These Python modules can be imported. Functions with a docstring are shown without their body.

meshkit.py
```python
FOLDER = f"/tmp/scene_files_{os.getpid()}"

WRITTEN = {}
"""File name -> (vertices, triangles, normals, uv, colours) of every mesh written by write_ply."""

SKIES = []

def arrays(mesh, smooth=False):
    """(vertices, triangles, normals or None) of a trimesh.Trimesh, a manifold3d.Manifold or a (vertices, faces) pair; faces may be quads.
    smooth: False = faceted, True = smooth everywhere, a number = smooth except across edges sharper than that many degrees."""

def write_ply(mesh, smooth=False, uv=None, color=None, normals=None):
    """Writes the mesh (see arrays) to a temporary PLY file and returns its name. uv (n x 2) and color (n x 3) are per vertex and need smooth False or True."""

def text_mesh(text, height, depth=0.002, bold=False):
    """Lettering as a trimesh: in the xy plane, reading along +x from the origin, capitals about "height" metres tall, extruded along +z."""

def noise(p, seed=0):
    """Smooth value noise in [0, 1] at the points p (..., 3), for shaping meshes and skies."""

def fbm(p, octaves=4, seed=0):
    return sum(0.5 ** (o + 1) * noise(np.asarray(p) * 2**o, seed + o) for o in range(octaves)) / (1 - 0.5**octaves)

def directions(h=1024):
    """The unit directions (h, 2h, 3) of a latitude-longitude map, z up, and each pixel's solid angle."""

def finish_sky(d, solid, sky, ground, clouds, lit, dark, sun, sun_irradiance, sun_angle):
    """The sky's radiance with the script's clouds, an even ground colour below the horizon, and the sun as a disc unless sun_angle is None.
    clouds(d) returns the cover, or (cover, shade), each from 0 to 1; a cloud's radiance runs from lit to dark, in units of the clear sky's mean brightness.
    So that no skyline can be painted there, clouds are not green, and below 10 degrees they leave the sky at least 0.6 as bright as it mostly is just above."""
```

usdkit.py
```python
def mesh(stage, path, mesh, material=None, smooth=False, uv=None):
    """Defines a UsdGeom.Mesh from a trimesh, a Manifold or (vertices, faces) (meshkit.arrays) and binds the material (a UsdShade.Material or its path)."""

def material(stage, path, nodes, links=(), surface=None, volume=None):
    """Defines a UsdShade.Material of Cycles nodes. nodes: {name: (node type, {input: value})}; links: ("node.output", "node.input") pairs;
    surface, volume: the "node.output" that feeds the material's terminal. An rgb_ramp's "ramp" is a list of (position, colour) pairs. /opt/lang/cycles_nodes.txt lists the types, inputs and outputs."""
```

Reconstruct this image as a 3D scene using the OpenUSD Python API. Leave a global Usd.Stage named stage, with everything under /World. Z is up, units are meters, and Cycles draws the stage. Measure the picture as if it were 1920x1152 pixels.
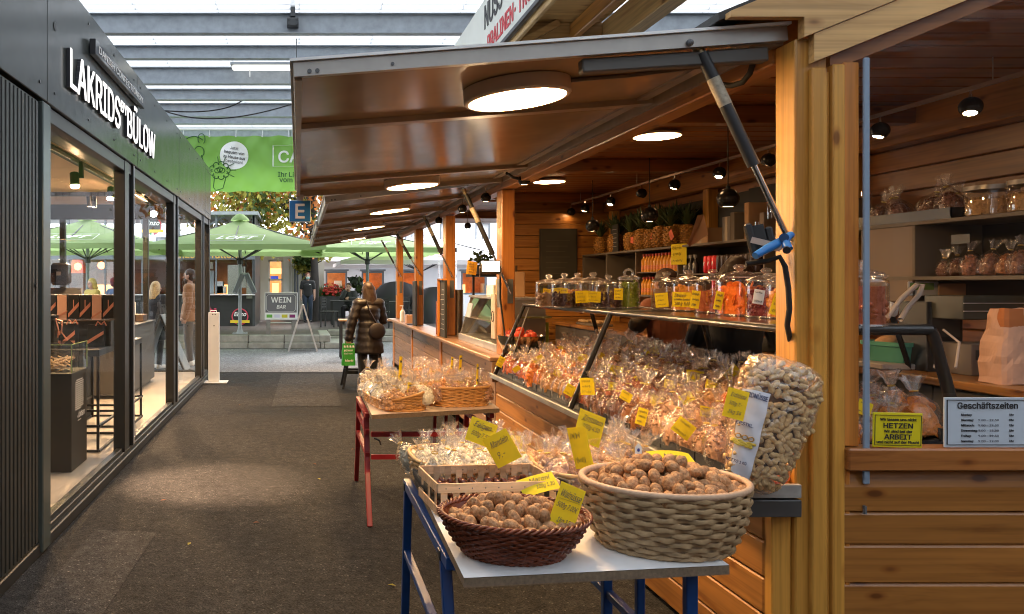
import math, random
import numpy as np, trimesh, usdkit, meshkit
import manifold3d as m3
from manifold3d import Manifold
from pxr import Usd, UsdGeom, UsdLux, UsdShade, Gf, Sdf

stage = Usd.Stage.CreateInMemory()
UsdGeom.SetStageUpAxis(stage, 'Z')
UsdGeom.SetStageMetersPerUnit(stage, 1.0)
world = UsdGeom.Xform.Define(stage, '/World')
UsdGeom.Scope.Define(stage, '/World/Looks')
random.seed(7)
rng = np.random.default_rng(7)

# ---------------------------------------------------------------- camera, sky, sun, exposure
FPX, CX, CY, EYE = 1450.0, 560.0, 532.0, 1.58        # of the 1920 x 1152 photograph
cam = UsdGeom.Camera.Define(stage, '/World/camera')
cam.CreateHorizontalApertureAttr(36.0)
cam.CreateVerticalApertureAttr(36.0 * 1152 / 1920)
cam.CreateFocalLengthAttr(36.0 * FPX / 1920)
cam.CreateHorizontalApertureOffsetAttr((960 - CX) * 36.0 / 1920)
cam.CreateVerticalApertureOffsetAttr(-(576 - CY) * 36.0 / 1920)
cam.CreateClippingRangeAttr(Gf.Vec2f(0.05, 2000))
cam.AddTranslateOp().Set(Gf.Vec3d(0, 0, EYE))
cam.AddRotateXOp().Set(90.0)
cam.CreateExposureAttr(2.1)

SUN_EL, SUN_ROT = math.radians(38), math.radians(25)
dome = UsdLux.DomeLight.Define(stage, '/World/sky')
dome.GetPrim().SetCustomDataByKey('kind', 'structure')
dome.CreateIntensityAttr(1.0)
skymat = usdkit.material(stage, '/World/Looks/sky', {
    'tc': ('texture_coordinate', {}),
    'n': ('noise_texture', {'scale': 2.2, 'detail': 5.0, 'roughness': 0.55}),
    'r': ('rgb_ramp', {'ramp': [(0.0, (0.8, 0.8, 0.8)), (0.42, (0.86, 0.86, 0.86)), (0.7, (1, 1, 1))]}),
    's': ('sky_texture', {'sky_type': 'single_scattering', 'sun_disc': False, 'sun_elevation': SUN_EL, 'sun_rotation': SUN_ROT}),
    'm': ('mix_color', {'b': (7.6, 8.0, 8.6)}),
    'b': ('background_shader', {'strength': 0.15}),
}, [('tc.generated', 'n.vector'), ('n.fac', 'r.fac'), ('r.color', 'm.fac'), ('s.color', 'm.a'), ('m.result', 'b.color')], surface='b.background')
UsdShade.MaterialBindingAPI.Apply(dome.GetPrim()).Bind(skymat)
sun = UsdLux.DistantLight.Define(stage, '/World/sun')
sun.CreateIntensityAttr(0.3)
sun.CreateAngleAttr(14.0)
sun.CreateNormalizeAttr(True)
sun.CreateColorAttr(Gf.Vec3f(1.0, 0.96, 0.9))
sun.AddRotateZOp().Set(-math.degrees(SUN_ROT))
sun.AddRotateXOp().Set(-(90 - math.degrees(SUN_EL)))

# ---------------------------------------------------------------- names, things, parts
def at(px, py, Y):
    """World point seen at a pixel of the 1920 x 1152 photograph, at depth Y."""
    return np.array([(px - CX) * Y / FPX, Y, EYE - (py - CY) * Y / FPX])

_used = {}
def numbered(parent, name):
    k = (parent, name)
    n = _used.get(k, 0)
    _used[k] = n + 1
    return name if n == 0 else '%s_%03d' % (name, n)

class Node:
    def __init__(s, path, base):
        s.path, s.base = path, np.asarray(base, float)
        s.prim = stage.GetPrimAtPath(path)

def _data(prim, label=None, cat=None, group=None, kind=None):
    for k, v in (('label', label), ('category', cat), ('group', group), ('kind', kind)):
        if v:
            prim.SetCustomDataByKey(k, v)

def thing(name, label, cat, base=(0, 0, 0), rotz=0.0, group=None, kind=None, world_pts=False, euler=None):
    path = '/World/' + numbered('/World', name)
    x = UsdGeom.Xform.Define(stage, path)
    x.AddTranslateOp().Set(Gf.Vec3d(*map(float, base)))
    if rotz:
        x.AddRotateZOp().Set(math.degrees(rotz))
    if euler is not None:
        x.AddRotateXYZOp().Set(Gf.Vec3f(*map(float, euler)))
    _data(x.GetPrim(), label, cat, group, kind)
    return Node(path, base if world_pts else (0, 0, 0))

def proto(name):
    path = '/World/' + numbered('/World', name)
    stage.CreateClassPrim(path)
    return Node(path, (0, 0, 0))

def dup(src, name, label, cat, loc, rotz=0.0, group=None, scale=None, euler=None):
    path = '/World/' + numbered('/World', name)
    x = UsdGeom.Xform.Define(stage, path)
    x.AddTranslateOp().Set(Gf.Vec3d(*map(float, loc)))
    if euler is not None:
        x.AddRotateXYZOp().Set(Gf.Vec3f(*map(float, euler)))
    elif rotz:
        x.AddRotateZOp().Set(math.degrees(rotz))
    if scale is not None:
        s = (scale,) * 3 if np.ndim(scale) == 0 else scale
        x.AddScaleOp().Set(Gf.Vec3f(*map(float, s)))
    p = x.GetPrim()
    p.GetReferences().AddInternalReference(src.path)
    p.SetInstanceable(True)
    _data(p, label, cat, group)
    return p

def part(parent, name, mesh, mat, smooth=False, label=None, kind=None):
    if isinstance(mesh, MB):
        mesh = mesh.mesh()
    v, f, n = meshkit.arrays(mesh, smooth)
    v = v - parent.base
    path = parent.path + '/' + numbered(parent.path, name)
    m = usdkit.mesh(stage, path, (v, f), mat, False)
    if n is not None:
        m.CreateNormalsAttr([Gf.Vec3f(*map(float, q)) for q in n] if len(n) < 1 else __import__('pxr').Vt.Vec3fArray.FromNumpy(n.astype(np.float32)))
        m.SetNormalsInterpolation('vertex')
    _data(m.GetPrim(), label, None, None, kind)
    return Node(path, parent.base)

_ONES = 'first second third fourth fifth sixth seventh eighth ninth tenth eleventh twelfth thirteenth fourteenth fifteenth sixteenth seventeenth eighteenth nineteenth'.split()
def nth(n):
    n += 1
    if n < 20: return _ONES[n - 1]
    t = ['twent', 'thirt', 'fort', 'fift'][n // 10 - 2]
    return t + 'ieth' if n % 10 == 0 else t + 'y-' + _ONES[n % 10 - 1]
ROOT = Node('/World', (0, 0, 0))
def single(name, mesh, mat, label=None, cat=None, group=None, kind=None, smooth=False):
    n = part(ROOT, name, mesh, mat, smooth)
    _data(n.prim, label, cat, group, kind)
    return n
def struct(name, mesh, mat, smooth=False):
    return single(name, mesh, mat, kind='structure', smooth=smooth)

# ---------------------------------------------------------------- mesh helpers
def _chamfer_faces():
    from scipy.spatial import ConvexHull
    p = _chamfer_points(np.array([1., 1., 1.]), .2)
    h = ConvexHull(p)
    f = h.simplices.copy()
    for i, (a, b, c) in enumerate(f):
        nn = np.cross(p[b] - p[a], p[c] - p[a])
        if nn @ (p[a] + p[b] + p[c]) < 0:
            f[i] = [a, c, b]
    return f
def _chamfer_points(h, b):
    out = []
    for sx in (-1, 1):
        for sy in (-1, 1):
            for sz in (-1, 1):
                s = np.array([sx, sy, sz], float)
                for k in range(3):
                    q = s * (h - b)
                    q[k] = s[k] * h[k]
                    out.append(q)
    return np.array(out)
_CF = _chamfer_faces()
_BV = np.array([[x, y, z] for x in (-1, 1) for y in (-1, 1) for z in (-1, 1)], float)
_BF = np.array([[0,1,3],[0,3,2],[4,6,7],[4,7,5],[0,4,5],[0,5,1],[2,3,7],[2,7,6],[0,2,6],[0,6,4],[1,5,7],[1,7,3]])

def rotm(axis, ang):
    return trimesh.transformations.rotation_matrix(ang, axis)[:3, :3]
def euler(rx=0, ry=0, rz=0):
    return rotm([0, 0, 1], rz) @ rotm([0, 1, 0], ry) @ rotm([1, 0, 0], rx)

class MB:
    """Collects pieces; mesh() joins them."""
    def __init__(s):
        s.v, s.f, s.n = [], [], 0
    def add(s, v, f, R=None, t=None):
        v = np.asarray(v, float)
        if R is not None:
            v = v @ np.asarray(R).T
        if t is not None:
            v = v + np.asarray(t, float)
        f = np.asarray(f, int)
        if f.shape[1] == 4:
            f = np.vstack([f[:, [0, 1, 2]], f[:, [0, 2, 3]]])
        s.v.append(v); s.f.append(f + s.n); s.n += len(v)
        return s
    def tm(s, m, R=None, t=None):
        return s.add(np.array(m.vertices), np.array(m.faces), R, t)
    def box(s, x0, x1, y0, y1, z0, z1, bev=0.0):
        c = np.array([(x0 + x1) / 2, (y0 + y1) / 2, (z0 + z1) / 2])
        h = np.abs(np.array([(x1 - x0) / 2, (y1 - y0) / 2, (z1 - z0) / 2]))
        return s.obox(c, h * 2, None, bev)
    def obox(s, c, size, R=None, bev=0.0):
        h = np.asarray(size, float) / 2
        if bev > 0:
            return s.add(_chamfer_points(h, min(bev, h.min() * .9)), _CF, R, c)
        return s.add(_BV * h, _BF, R, c)
    def bar(s, p, q, w, d=None, bev=0.0, up=(0, 0, 1)):
        """Box of section w x d from p to q."""
        p, q = np.asarray(p, float), np.asarray(q, float)
        d = d or w
        z = q - p; L = np.linalg.norm(z); z = z / L
        u = np.asarray(up, float)
        if abs(u @ z) > .95: u = np.array([0, 1., 0])
        x = np.cross(u, z); x /= np.linalg.norm(x); y = np.cross(z, x)
        return s.obox((p + q) / 2, (w, d, L), np.stack([x, y, z], 1), bev)
    def tube(s, pts, r, n=8, closed=False, cap=True):
        p = np.asarray(pts, float)
        if closed:
            t = np.roll(p, -1, 0) - np.roll(p, 1, 0)
        else:
            t = np.gradient(p, axis=0)
        t /= np.linalg.norm(t, axis=1, keepdims=True) + 1e-12
        a = np.empty_like(p)
        u = np.array([0, 0, 1.]) if abs(t[0, 2]) < .9 else np.array([1., 0, 0])
        for i in range(len(p)):
            q = np.cross(t[i], u)
            ql = np.linalg.norm(q)
            a[i] = q / ql if ql > 1e-6 else a[i - 1]
            u = np.cross(a[i], t[i])
        b = np.cross(t, a)
        th = np.arange(n) * 2 * np.pi / n
        r = np.broadcast_to(np.asarray(r, float), (len(p),))
        v = p[:, None] + r[:, None, None] * (np.cos(th)[None, :, None] * a[:, None] + np.sin(th)[None, :, None] * b[:, None])
        return s._grid(v, closed, cap)
    def _grid(s, v, closed=False, cap=True):
        m, n = v.shape[:2]
        mm = m if closed else m - 1
        i, j = np.meshgrid(np.arange(mm), np.arange(n), indexing='ij')
        i2, j2 = (i + 1) % m, (j + 1) % n
        q = np.stack([i * n + j, i2 * n + j, i2 * n + j2, i * n + j2], -1).reshape(-1, 4)
        f = np.vstack([q[:, [0, 2, 1]], q[:, [0, 3, 2]]])
        f = f[:, ::-1]
        vv = v.reshape(-1, 3)
        if cap and not closed:
            k = len(vv)
            vv = np.vstack([vv, v[0].mean(0), v[-1].mean(0)])
            jj = np.arange(n)
            f = np.vstack([f, np.stack([np.full(n, k), (jj + 1) % n, jj], 1), np.stack([np.full(n, k + 1), (m - 1) * n + jj, (m - 1) * n + (jj + 1) % n], 1)])
        tr = trimesh.Trimesh(vv, f, process=False)
        if not closed and cap and tr.volume < 0: f = f[:, ::-1]
        if closed and tr.volume < 0: f = f[:, ::-1]
        return s.add(vv, f)
    def cyl(s, p, q, r0, r1=None, n=16, cap=True):
        return s.tube([p, q], [r0, r0 if r1 is None else r1], n, cap=cap)
    def lathe(s, prof, n=24, c=(0, 0, 0), R=None, sx=1.0, sy=1.0):
        prof = np.asarray(prof, float)
        th = np.arange(n) * 2 * np.pi / n
        v = np.stack([prof[:, None, 0] * np.cos(th) * sx, prof[:, None, 0] * np.sin(th) * sy, np.broadcast_to(prof[:, None, 1], (len(prof), n))], -1)
        m = len(prof)
        i, j = np.meshgrid(np.arange(m - 1), np.arange(n), indexing='ij')
        j2 = (j + 1) % n
        q = np.stack([i * n + j, i * n + j2, (i + 1) * n + j2, (i + 1) * n + j], -1).reshape(-1, 4)
        return s.add(v.reshape(-1, 3), q, R, c)
    def quad(s, a, b, c, d):
        return s.add([a, b, c, d], [[0, 1, 2], [0, 2, 3]])
    def poly(s, pts2, thick, O, U, V):
        """Polygon in the plane O + u U + v V, extruded both ways by thick/2 along U x V."""
        from shapely.geometry import Polygon
        g = pts2 if hasattr(pts2, 'area') else Polygon(pts2)
        m = trimesh.creation.extrude_polygon(g, thick, engine='earcut')
        v = np.array(m.vertices); U, V = np.asarray(U, float), np.asarray(V, float)
        N = np.cross(U, V)
        w = np.asarray(O, float) + v[:, :1] * U + v[:, 1:2] * V + (v[:, 2:] - thick / 2) * N
        return s.add(w, m.faces)
    def text(s, txt, height, O, U, V, depth=.002, bold=False, center=False, width=None, shear=0.0, cond=1.0):
        key = (txt, bold)
        if key not in _TXT:
            m = meshkit.text_mesh(txt, 1.0, 1.0, bold)
            _TXT[key] = (np.array(m.vertices), np.array(m.faces))
        v, f = _TXT[key]
        v = v.copy() * np.array([height * cond, height, depth])
        w = v[:, 0].max() - v[:, 0].min()
        if width:
            v[:, 0] *= width / w; w = width
        v[:, 0] -= v[:, 0].min() + (w / 2 if center else 0)
        v[:, 0] += shear * v[:, 1]
        U, V = np.asarray(U, float), np.asarray(V, float)
        N = np.cross(U, V)
        return s.add(np.asarray(O, float) + v[:, :1] * U + v[:, 1:2] * V + v[:, 2:] * N, f)
    def blob(s, c, r, sub=1, R=None):
        ic = _ICO[sub]
        return s.add(ic[0] * np.asarray(r, float), ic[1], R, c)
    def mesh(s):
        return trimesh.Trimesh(np.vstack(s.v), np.vstack(s.f), process=False)
_TXT = {}
_ICO = {}
for _k in range(4):
    _m = trimesh.creation.icosphere(subdivisions=_k)
    _ICO[_k] = (np.array(_m.vertices), np.array(_m.faces))
X1, Y1, Z1 = np.eye(3)

# ---------------------------------------------------------------- materials
MATS = {}
def mat(name, color, rough=.6, metal=0.0, spec=.5, noise=0.0, nscale=20.0, bump=0.0, bscale=60.0, coat=0.0, rand=0.0, translucent=0.0, sheen=0.0):
    """Plain painted / cloth / plastic surface with tonal noise, per-object variation and fine relief."""
    if name in MATS: return MATS[name]
    N = {'p': ('principled_bsdf', {'base_color': color, 'roughness': rough, 'metallic': metal, 'specular_ior_level': spec, 'coat_weight': coat, 'sheen_weight': sheen})}
    L = []
    if noise or bump:
        N['g'] = ('texture_coordinate', {})
    src = None
    if noise:
        N['n'] = ('noise_texture', {'scale': nscale, 'detail': 5.0, 'roughness': .6})
        c = np.array(color)
        N['r'] = ('rgb_ramp', {'ramp': [(.25, tuple(c * (1 - noise))), (.5, tuple(c)), (.75, tuple(np.minimum(c * (1 + noise), 1)))]})
        L += [('g.object', 'n.vector'), ('n.fac', 'r.fac')]
        src = 'r.color'
        N['rr'] = ('map_range', {'from_min': .3, 'from_max': .7, 'to_min': max(rough - .12 * min(1, noise * 3), .03), 'to_max': min(rough + .12 * min(1, noise * 3), 1)})
        L += [('n.fac', 'rr.value'), ('rr.result', 'p.roughness')]
    if rand:
        N['o'] = ('object_info', {})
        N['mr'] = ('map_range', {'to_min': 1 - rand, 'to_max': 1 + rand})
        N['h'] = ('hsv', {'color': color})
        L += [('o.random', 'mr.value'), ('mr.result', 'h.value')]
        if src: L += [(src, 'h.color')]
        src = 'h.color'
    if src: L.append((src, 'p.base_color'))
    if bump:
        N['bn'] = ('noise_texture', {'scale': bscale, 'detail': 4.0})
        N['b'] = ('bump', {'strength': bump, 'distance': .004})
        L += [('g.object', 'bn.vector'), ('bn.fac', 'b.height'), ('b.normal', 'p.normal')]
    surf = 'p.BSDF'
    if translucent:
        N['t'] = ('translucent_bsdf', {'color': color}); N['mx'] = ('mix_closure', {'fac': translucent})
        L += [('p.BSDF', 'mx.closure1'), ('t.BSDF', 'mx.closure2')]
        if src: L.append((src, 't.color'))
        surf = 'mx.closure'
    MATS[name] = usdkit.material(stage, '/World/Looks/' + name, N, L, surface=surf)
    return MATS[name]

def wood(name, base, dark, axis, rough=.38, grain=1.0, knots=True, coat=.25, rand=.20):
    """Varnished pine: grain along one axis, knots, tone and figure different on every board."""
    if name in MATS: return MATS[name]
    lo, hi = 1.1 * grain, 16.0 * grain
    sc = [hi] * 3; sc['xyz'.index(axis)] = lo
    ks = [7.0] * 3; ks['xyz'.index(axis)] = 3.0
    b, d = np.array(base), np.array(dark)
    N = {'g': ('geometry', {}), 'o': ('object_info', {}),
         'rv': ('math', {'math_type': 'multiply', 'value2': 37.0}),
         'cv': ('combine_xyz', {}),
         'ad': ('vector_math', {'math_type': 'add'}),
         'm': ('mapping', {'scale': tuple(sc)}),
         'n': ('noise_texture', {'scale': 1.0, 'detail': 5.0, 'roughness': .62, 'distortion': .8}),
         'm2': ('mapping', {'scale': tuple(np.array(sc) * np.where(np.array(sc) == lo, .8, 4.0))}),
         'n2': ('noise_texture', {'scale': 1.0, 'detail': 3.0, 'roughness': .5}),
         'r': ('rgb_ramp', {'ramp': [(.28, tuple(d * .9)), (.45, tuple(b * .88)), (.58, tuple(b)), (.75, tuple(np.minimum(b * 1.12, 1)))]}),
         'mr': ('map_range', {'to_min': 1 - rand, 'to_max': 1 + rand}),
         'h': ('hsv', {}),
         'fin': ('mix_color', {'blend_type': 'multiply', 'fac': .55}),
         'r2': ('rgb_ramp', {'ramp': [(.3, (.55, .5, .42)), (.55, (1, 1, 1))]}),
         'b': ('bump', {'strength': .4, 'distance': .002}),
         'p': ('principled_bsdf', {'roughness': rough, 'coat_weight': coat, 'coat_roughness': .25})}
    L = [('o.random', 'rv.value1'), ('rv.value', 'cv.x'), ('rv.value', 'cv.y'), ('rv.value', 'cv.z'), ('g.position', 'ad.vector1'), ('cv.vector', 'ad.vector2'),
         ('ad.vector', 'm.vector'), ('m.vector', 'n.vector'), ('n.fac', 'r.fac'), ('ad.vector', 'm2.vector'), ('m2.vector', 'n2.vector'),
         ('n2.fac', 'r2.fac'), ('r.color', 'fin.a'), ('r2.color', 'fin.b'), ('o.random', 'mr.value'), ('mr.result', 'h.value'), ('n2.fac', 'b.height'), ('b.normal', 'p.normal')]
    last = 'fin.result'
    if knots:
        N['mk'] = ('mapping', {'scale': tuple(ks)})
        N['v'] = ('voronoi_texture', {'scale': 1.25})
        N['rk'] = ('rgb_ramp', {'ramp': [(0, (.2, .12, .07)), (.09, (.3, .19, .12)), (.13, (.75, .64, .52)), (.20, (1, 1, 1))]})
        N['mk2'] = ('mix_color', {'blend_type': 'multiply', 'fac': .9})
        L += [('ad.vector', 'mk.vector'), ('mk.vector', 'v.vector'), ('v.distance', 'rk.fac'), (last, 'mk2.a'), ('rk.color', 'mk2.b')]
        last = 'mk2.result'
    L += [(last, 'h.color'), ('h.color', 'p.base_color')]
    MATS[name] = usdkit.material(stage, '/World/Looks/' + name, N, L, surface='p.BSDF')
    return MATS[name]

def pane(name, tint=(1, 1, 1), rough=.0, base=.04, top=.96, power=5.0, crinkle=0.0, cscale=60.0, haze=0.0, hcol=(1, 1, 1)):
    """Thin clear sheet: see-through, mirror-like at a slant; crinkle for film; haze = part of it that scatters."""
    if name in MATS: return MATS[name]
    N = {'lw': ('layer_weight', {'blend': .5}), 'pw': ('math', {'math_type': 'power', 'value2': power}),
         'ma': ('math', {'math_type': 'multiply_add', 'value2': top, 'value3': base}),
         't': ('transparent_bsdf', {'color': tint}), 'g': ('glossy_bsdf', {'color': (1, 1, 1), 'roughness': rough}), 'x': ('mix_closure', {})}
    L = [('lw.facing', 'pw.value1'), ('pw.value', 'ma.value1'), ('ma.value', 'x.fac'), ('t.BSDF', 'x.closure1'), ('g.BSDF', 'x.closure2')]
    surf = 'x.closure'
    if crinkle:
        N['tc'] = ('texture_coordinate', {})
        N['n'] = ('noise_texture', {'scale': cscale, 'detail': 2.0, 'distortion': 1.5})
        N['b'] = ('bump', {'strength': crinkle, 'distance': .02})
        L += [('tc.object', 'n.vector'), ('n.fac', 'b.height'), ('b.normal', 'g.normal'), ('b.normal', 'lw.normal')]
    if haze:
        N['d'] = ('diffuse_bsdf', {'color': hcol}); N['tl'] = ('translucent_bsdf', {'color': hcol})
        N['h0'] = ('mix_closure', {'fac': .5}); N['h'] = ('mix_closure', {'fac': haze})
        L += [('d.BSDF', 'h0.closure1'), ('tl.BSDF', 'h0.closure2'), (surf, 'h.closure1'), ('h0.closure', 'h.closure2')]
        surf = 'h.closure'
    MATS[name] = usdkit.material(stage, '/World/Looks/' + name, N, L, surface=surf)
    return MATS[name]

def glow(name, color, strength):
    if name not in MATS:
        MATS[name] = usdkit.material(stage, '/World/Looks/' + name, {'e': ('emission', {'color': color, 'strength': strength})}, surface='e.emission')
    return MATS[name]

# asphalt: dark binder, pale and dark chippings, worn patches
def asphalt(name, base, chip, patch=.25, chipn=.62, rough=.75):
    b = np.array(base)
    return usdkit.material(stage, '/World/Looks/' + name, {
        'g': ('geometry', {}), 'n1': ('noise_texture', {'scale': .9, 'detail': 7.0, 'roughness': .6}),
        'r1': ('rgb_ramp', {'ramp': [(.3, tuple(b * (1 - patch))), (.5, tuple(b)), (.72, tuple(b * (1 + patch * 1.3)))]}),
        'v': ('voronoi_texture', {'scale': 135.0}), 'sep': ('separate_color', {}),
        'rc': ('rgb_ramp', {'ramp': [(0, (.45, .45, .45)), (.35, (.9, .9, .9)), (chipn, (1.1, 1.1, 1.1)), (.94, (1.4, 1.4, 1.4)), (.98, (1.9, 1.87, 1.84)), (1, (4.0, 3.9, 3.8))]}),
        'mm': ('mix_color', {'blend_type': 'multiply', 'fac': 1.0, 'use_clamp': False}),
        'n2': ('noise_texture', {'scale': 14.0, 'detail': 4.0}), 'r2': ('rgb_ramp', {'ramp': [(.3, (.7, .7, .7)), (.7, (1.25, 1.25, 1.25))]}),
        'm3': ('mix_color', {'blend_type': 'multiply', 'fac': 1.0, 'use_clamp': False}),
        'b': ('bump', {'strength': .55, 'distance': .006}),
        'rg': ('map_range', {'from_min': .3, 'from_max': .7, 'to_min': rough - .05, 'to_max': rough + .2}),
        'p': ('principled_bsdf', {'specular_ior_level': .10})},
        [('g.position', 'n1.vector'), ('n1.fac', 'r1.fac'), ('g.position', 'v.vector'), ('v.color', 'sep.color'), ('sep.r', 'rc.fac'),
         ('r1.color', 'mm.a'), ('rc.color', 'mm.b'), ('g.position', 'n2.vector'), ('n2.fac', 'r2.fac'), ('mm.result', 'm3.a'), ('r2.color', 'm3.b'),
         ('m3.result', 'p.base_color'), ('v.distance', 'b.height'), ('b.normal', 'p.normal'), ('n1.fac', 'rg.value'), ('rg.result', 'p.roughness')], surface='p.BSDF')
# ---------------------------------------------------------------- palette
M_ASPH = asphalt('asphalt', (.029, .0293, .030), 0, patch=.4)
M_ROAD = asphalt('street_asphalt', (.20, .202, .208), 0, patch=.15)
M_CONC = mat('kerb_concrete', (.30, .29, .25), .85, noise=.3, nscale=6, bump=.5, bscale=90)
M_STEEL = mat('galvanised_steel', (.27, .29, .31), .5, spec=.4, noise=.16, nscale=5)
M_STEELD = mat('steel_shadow', (.10, .105, .11), .55, noise=.15, nscale=5)
M_BLACK = mat('black_powder_coat', (.018, .018, .019), .42, bump=.15, bscale=300)
M_BLACKM = mat('black_matt', (.022, .021, .02), .7)
M_ALU = mat('brushed_aluminium', (.55, .55, .54), .38, metal=.85, noise=.08, nscale=9)
M_CHROME = mat('chrome', (.75, .75, .75), .12, metal=1.0)
M_WHITE = mat('white_paint', (.78, .78, .76), .5, noise=.04, nscale=3)
M_WHITEP = mat('white_print', (.82, .82, .8), .6)
M_INK = mat('black_print', (.02, .02, .022), .7)
M_YELLOW = mat('yellow_card', (.86, .70, .02), .75, translucent=.25, noise=.05, nscale=30)
M_PEN = mat('felt_pen', (.10, .10, .08), .8)
M_DKGREY = mat('anthracite', (.045, .048, .05), .5, noise=.12, nscale=4)
G_WINDOW = pane('window_glass', base=.022, top=.6)
G_SHOP = pane('shop_glass', tint=(.95, .97, .96), base=.018, top=.17)

# ---------------------------------------------------------------- ground, street, kerbs, terrace
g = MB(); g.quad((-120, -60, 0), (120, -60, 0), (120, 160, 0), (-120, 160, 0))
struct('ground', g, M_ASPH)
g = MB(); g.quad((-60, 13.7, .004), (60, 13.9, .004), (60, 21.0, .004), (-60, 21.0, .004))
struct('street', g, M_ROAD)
t = thing('terrace', '', '', kind='structure')
m = MB()
m.box(-40, 40, 21.1, 30, 0, .314)
m.box(-40, .62, 18.95, 21.1, 0, .314)
M_PAVE = usdkit.material(stage, '/World/Looks/terrace_paving', {
    'g': ('geometry', {}), 'b': ('brick_texture', {'scale': 1.0, 'brick_width': .4, 'row_height': .4, 'mortar_size': .008, 'offset': .5, 'color1': (.085, .062, .055), 'color2': (.062, .047, .042), 'mortar': (.03, .026, .024)}),
    'n': ('noise_texture', {'scale': 4.0, 'detail': 4.0}), 'r': ('rgb_ramp', {'ramp': [(.3, (.75, .75, .75)), (.7, (1.25, 1.25, 1.25))]}),
    'm': ('mix_color', {'blend_type': 'multiply', 'fac': 1.0, 'use_clamp': False}), 'p': ('principled_bsdf', {'roughness': .6})},
    [('g.position', 'b.vector'), ('g.position', 'n.vector'), ('n.fac', 'r.fac'), ('b.color', 'm.a'), ('r.color', 'm.b'), ('m.result', 'p.base_color')], surface='p.BSDF')
part(t, 'paving', m, M_PAVE)
x = -9.1
while x < .75:                         # two courses of long kerb stones
    m = MB(); m.box(x + .006, min(x + .865, .62), 18.72, 18.944, .004, .145, .015); part(t, 'kerb_stone', m, M_CONC)
    m = MB(); m.box(x + .006, min(x + .865, .5), 18.86, 19.06, .149, .322, .015); part(t, 'step_stone', m, M_CONC)
    x += .875
m = MB(); m.box(.63, 1.3, 18.72, 20.2, .004, .145, .015); part(t, 'kerb_stone', m, M_CONC)
m = MB(); m.box(.51, .78, 18.86, 20.9, .149, .322, .015); part(t, 'step_stone', m, M_CONC)
x = .8
while x < 9:
    m = MB(); m.box(x, x + .89, 20.85, 21.09, .004, .16, .015); part(t, 'kerb_stone', m, M_CONC)
    m = MB(); m.box(x, x + .89, 20.98, 21.2, .164, .323, .015); part(t, 'step_stone', m, M_CONC)
    x += .9

# ---------------------------------------------------------------- canopy over the market lane
M_SHEET = usdkit.material(stage, '/World/Looks/canopy_sheet', {
    't': ('transparent_bsdf', {'color': (.40, .415, .425)}), 'l': ('translucent_bsdf', {'color': (.30, .31, .317)}), 'd': ('diffuse_bsdf', {'color': (.8, .82, .83)}),
    'a': ('mix_closure', {'fac': .25}), 'b': ('mix_closure', {'fac': .45})},
    [('t.BSDF', 'a.closure1'), ('d.BSDF', 'a.closure2'), ('a.closure', 'b.closure1'), ('l.BSDF', 'b.closure2')], surface='b.closure')
M_LITTER = mat('steel_weathered', (.33, .36, .39), .55, noise=.2, nscale=7, spec=.3)
ZR = 5.62
t = thing('canopy_roof', 'large flat market canopy of grey steel beams under clear corrugated sheets', 'canopy')
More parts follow.
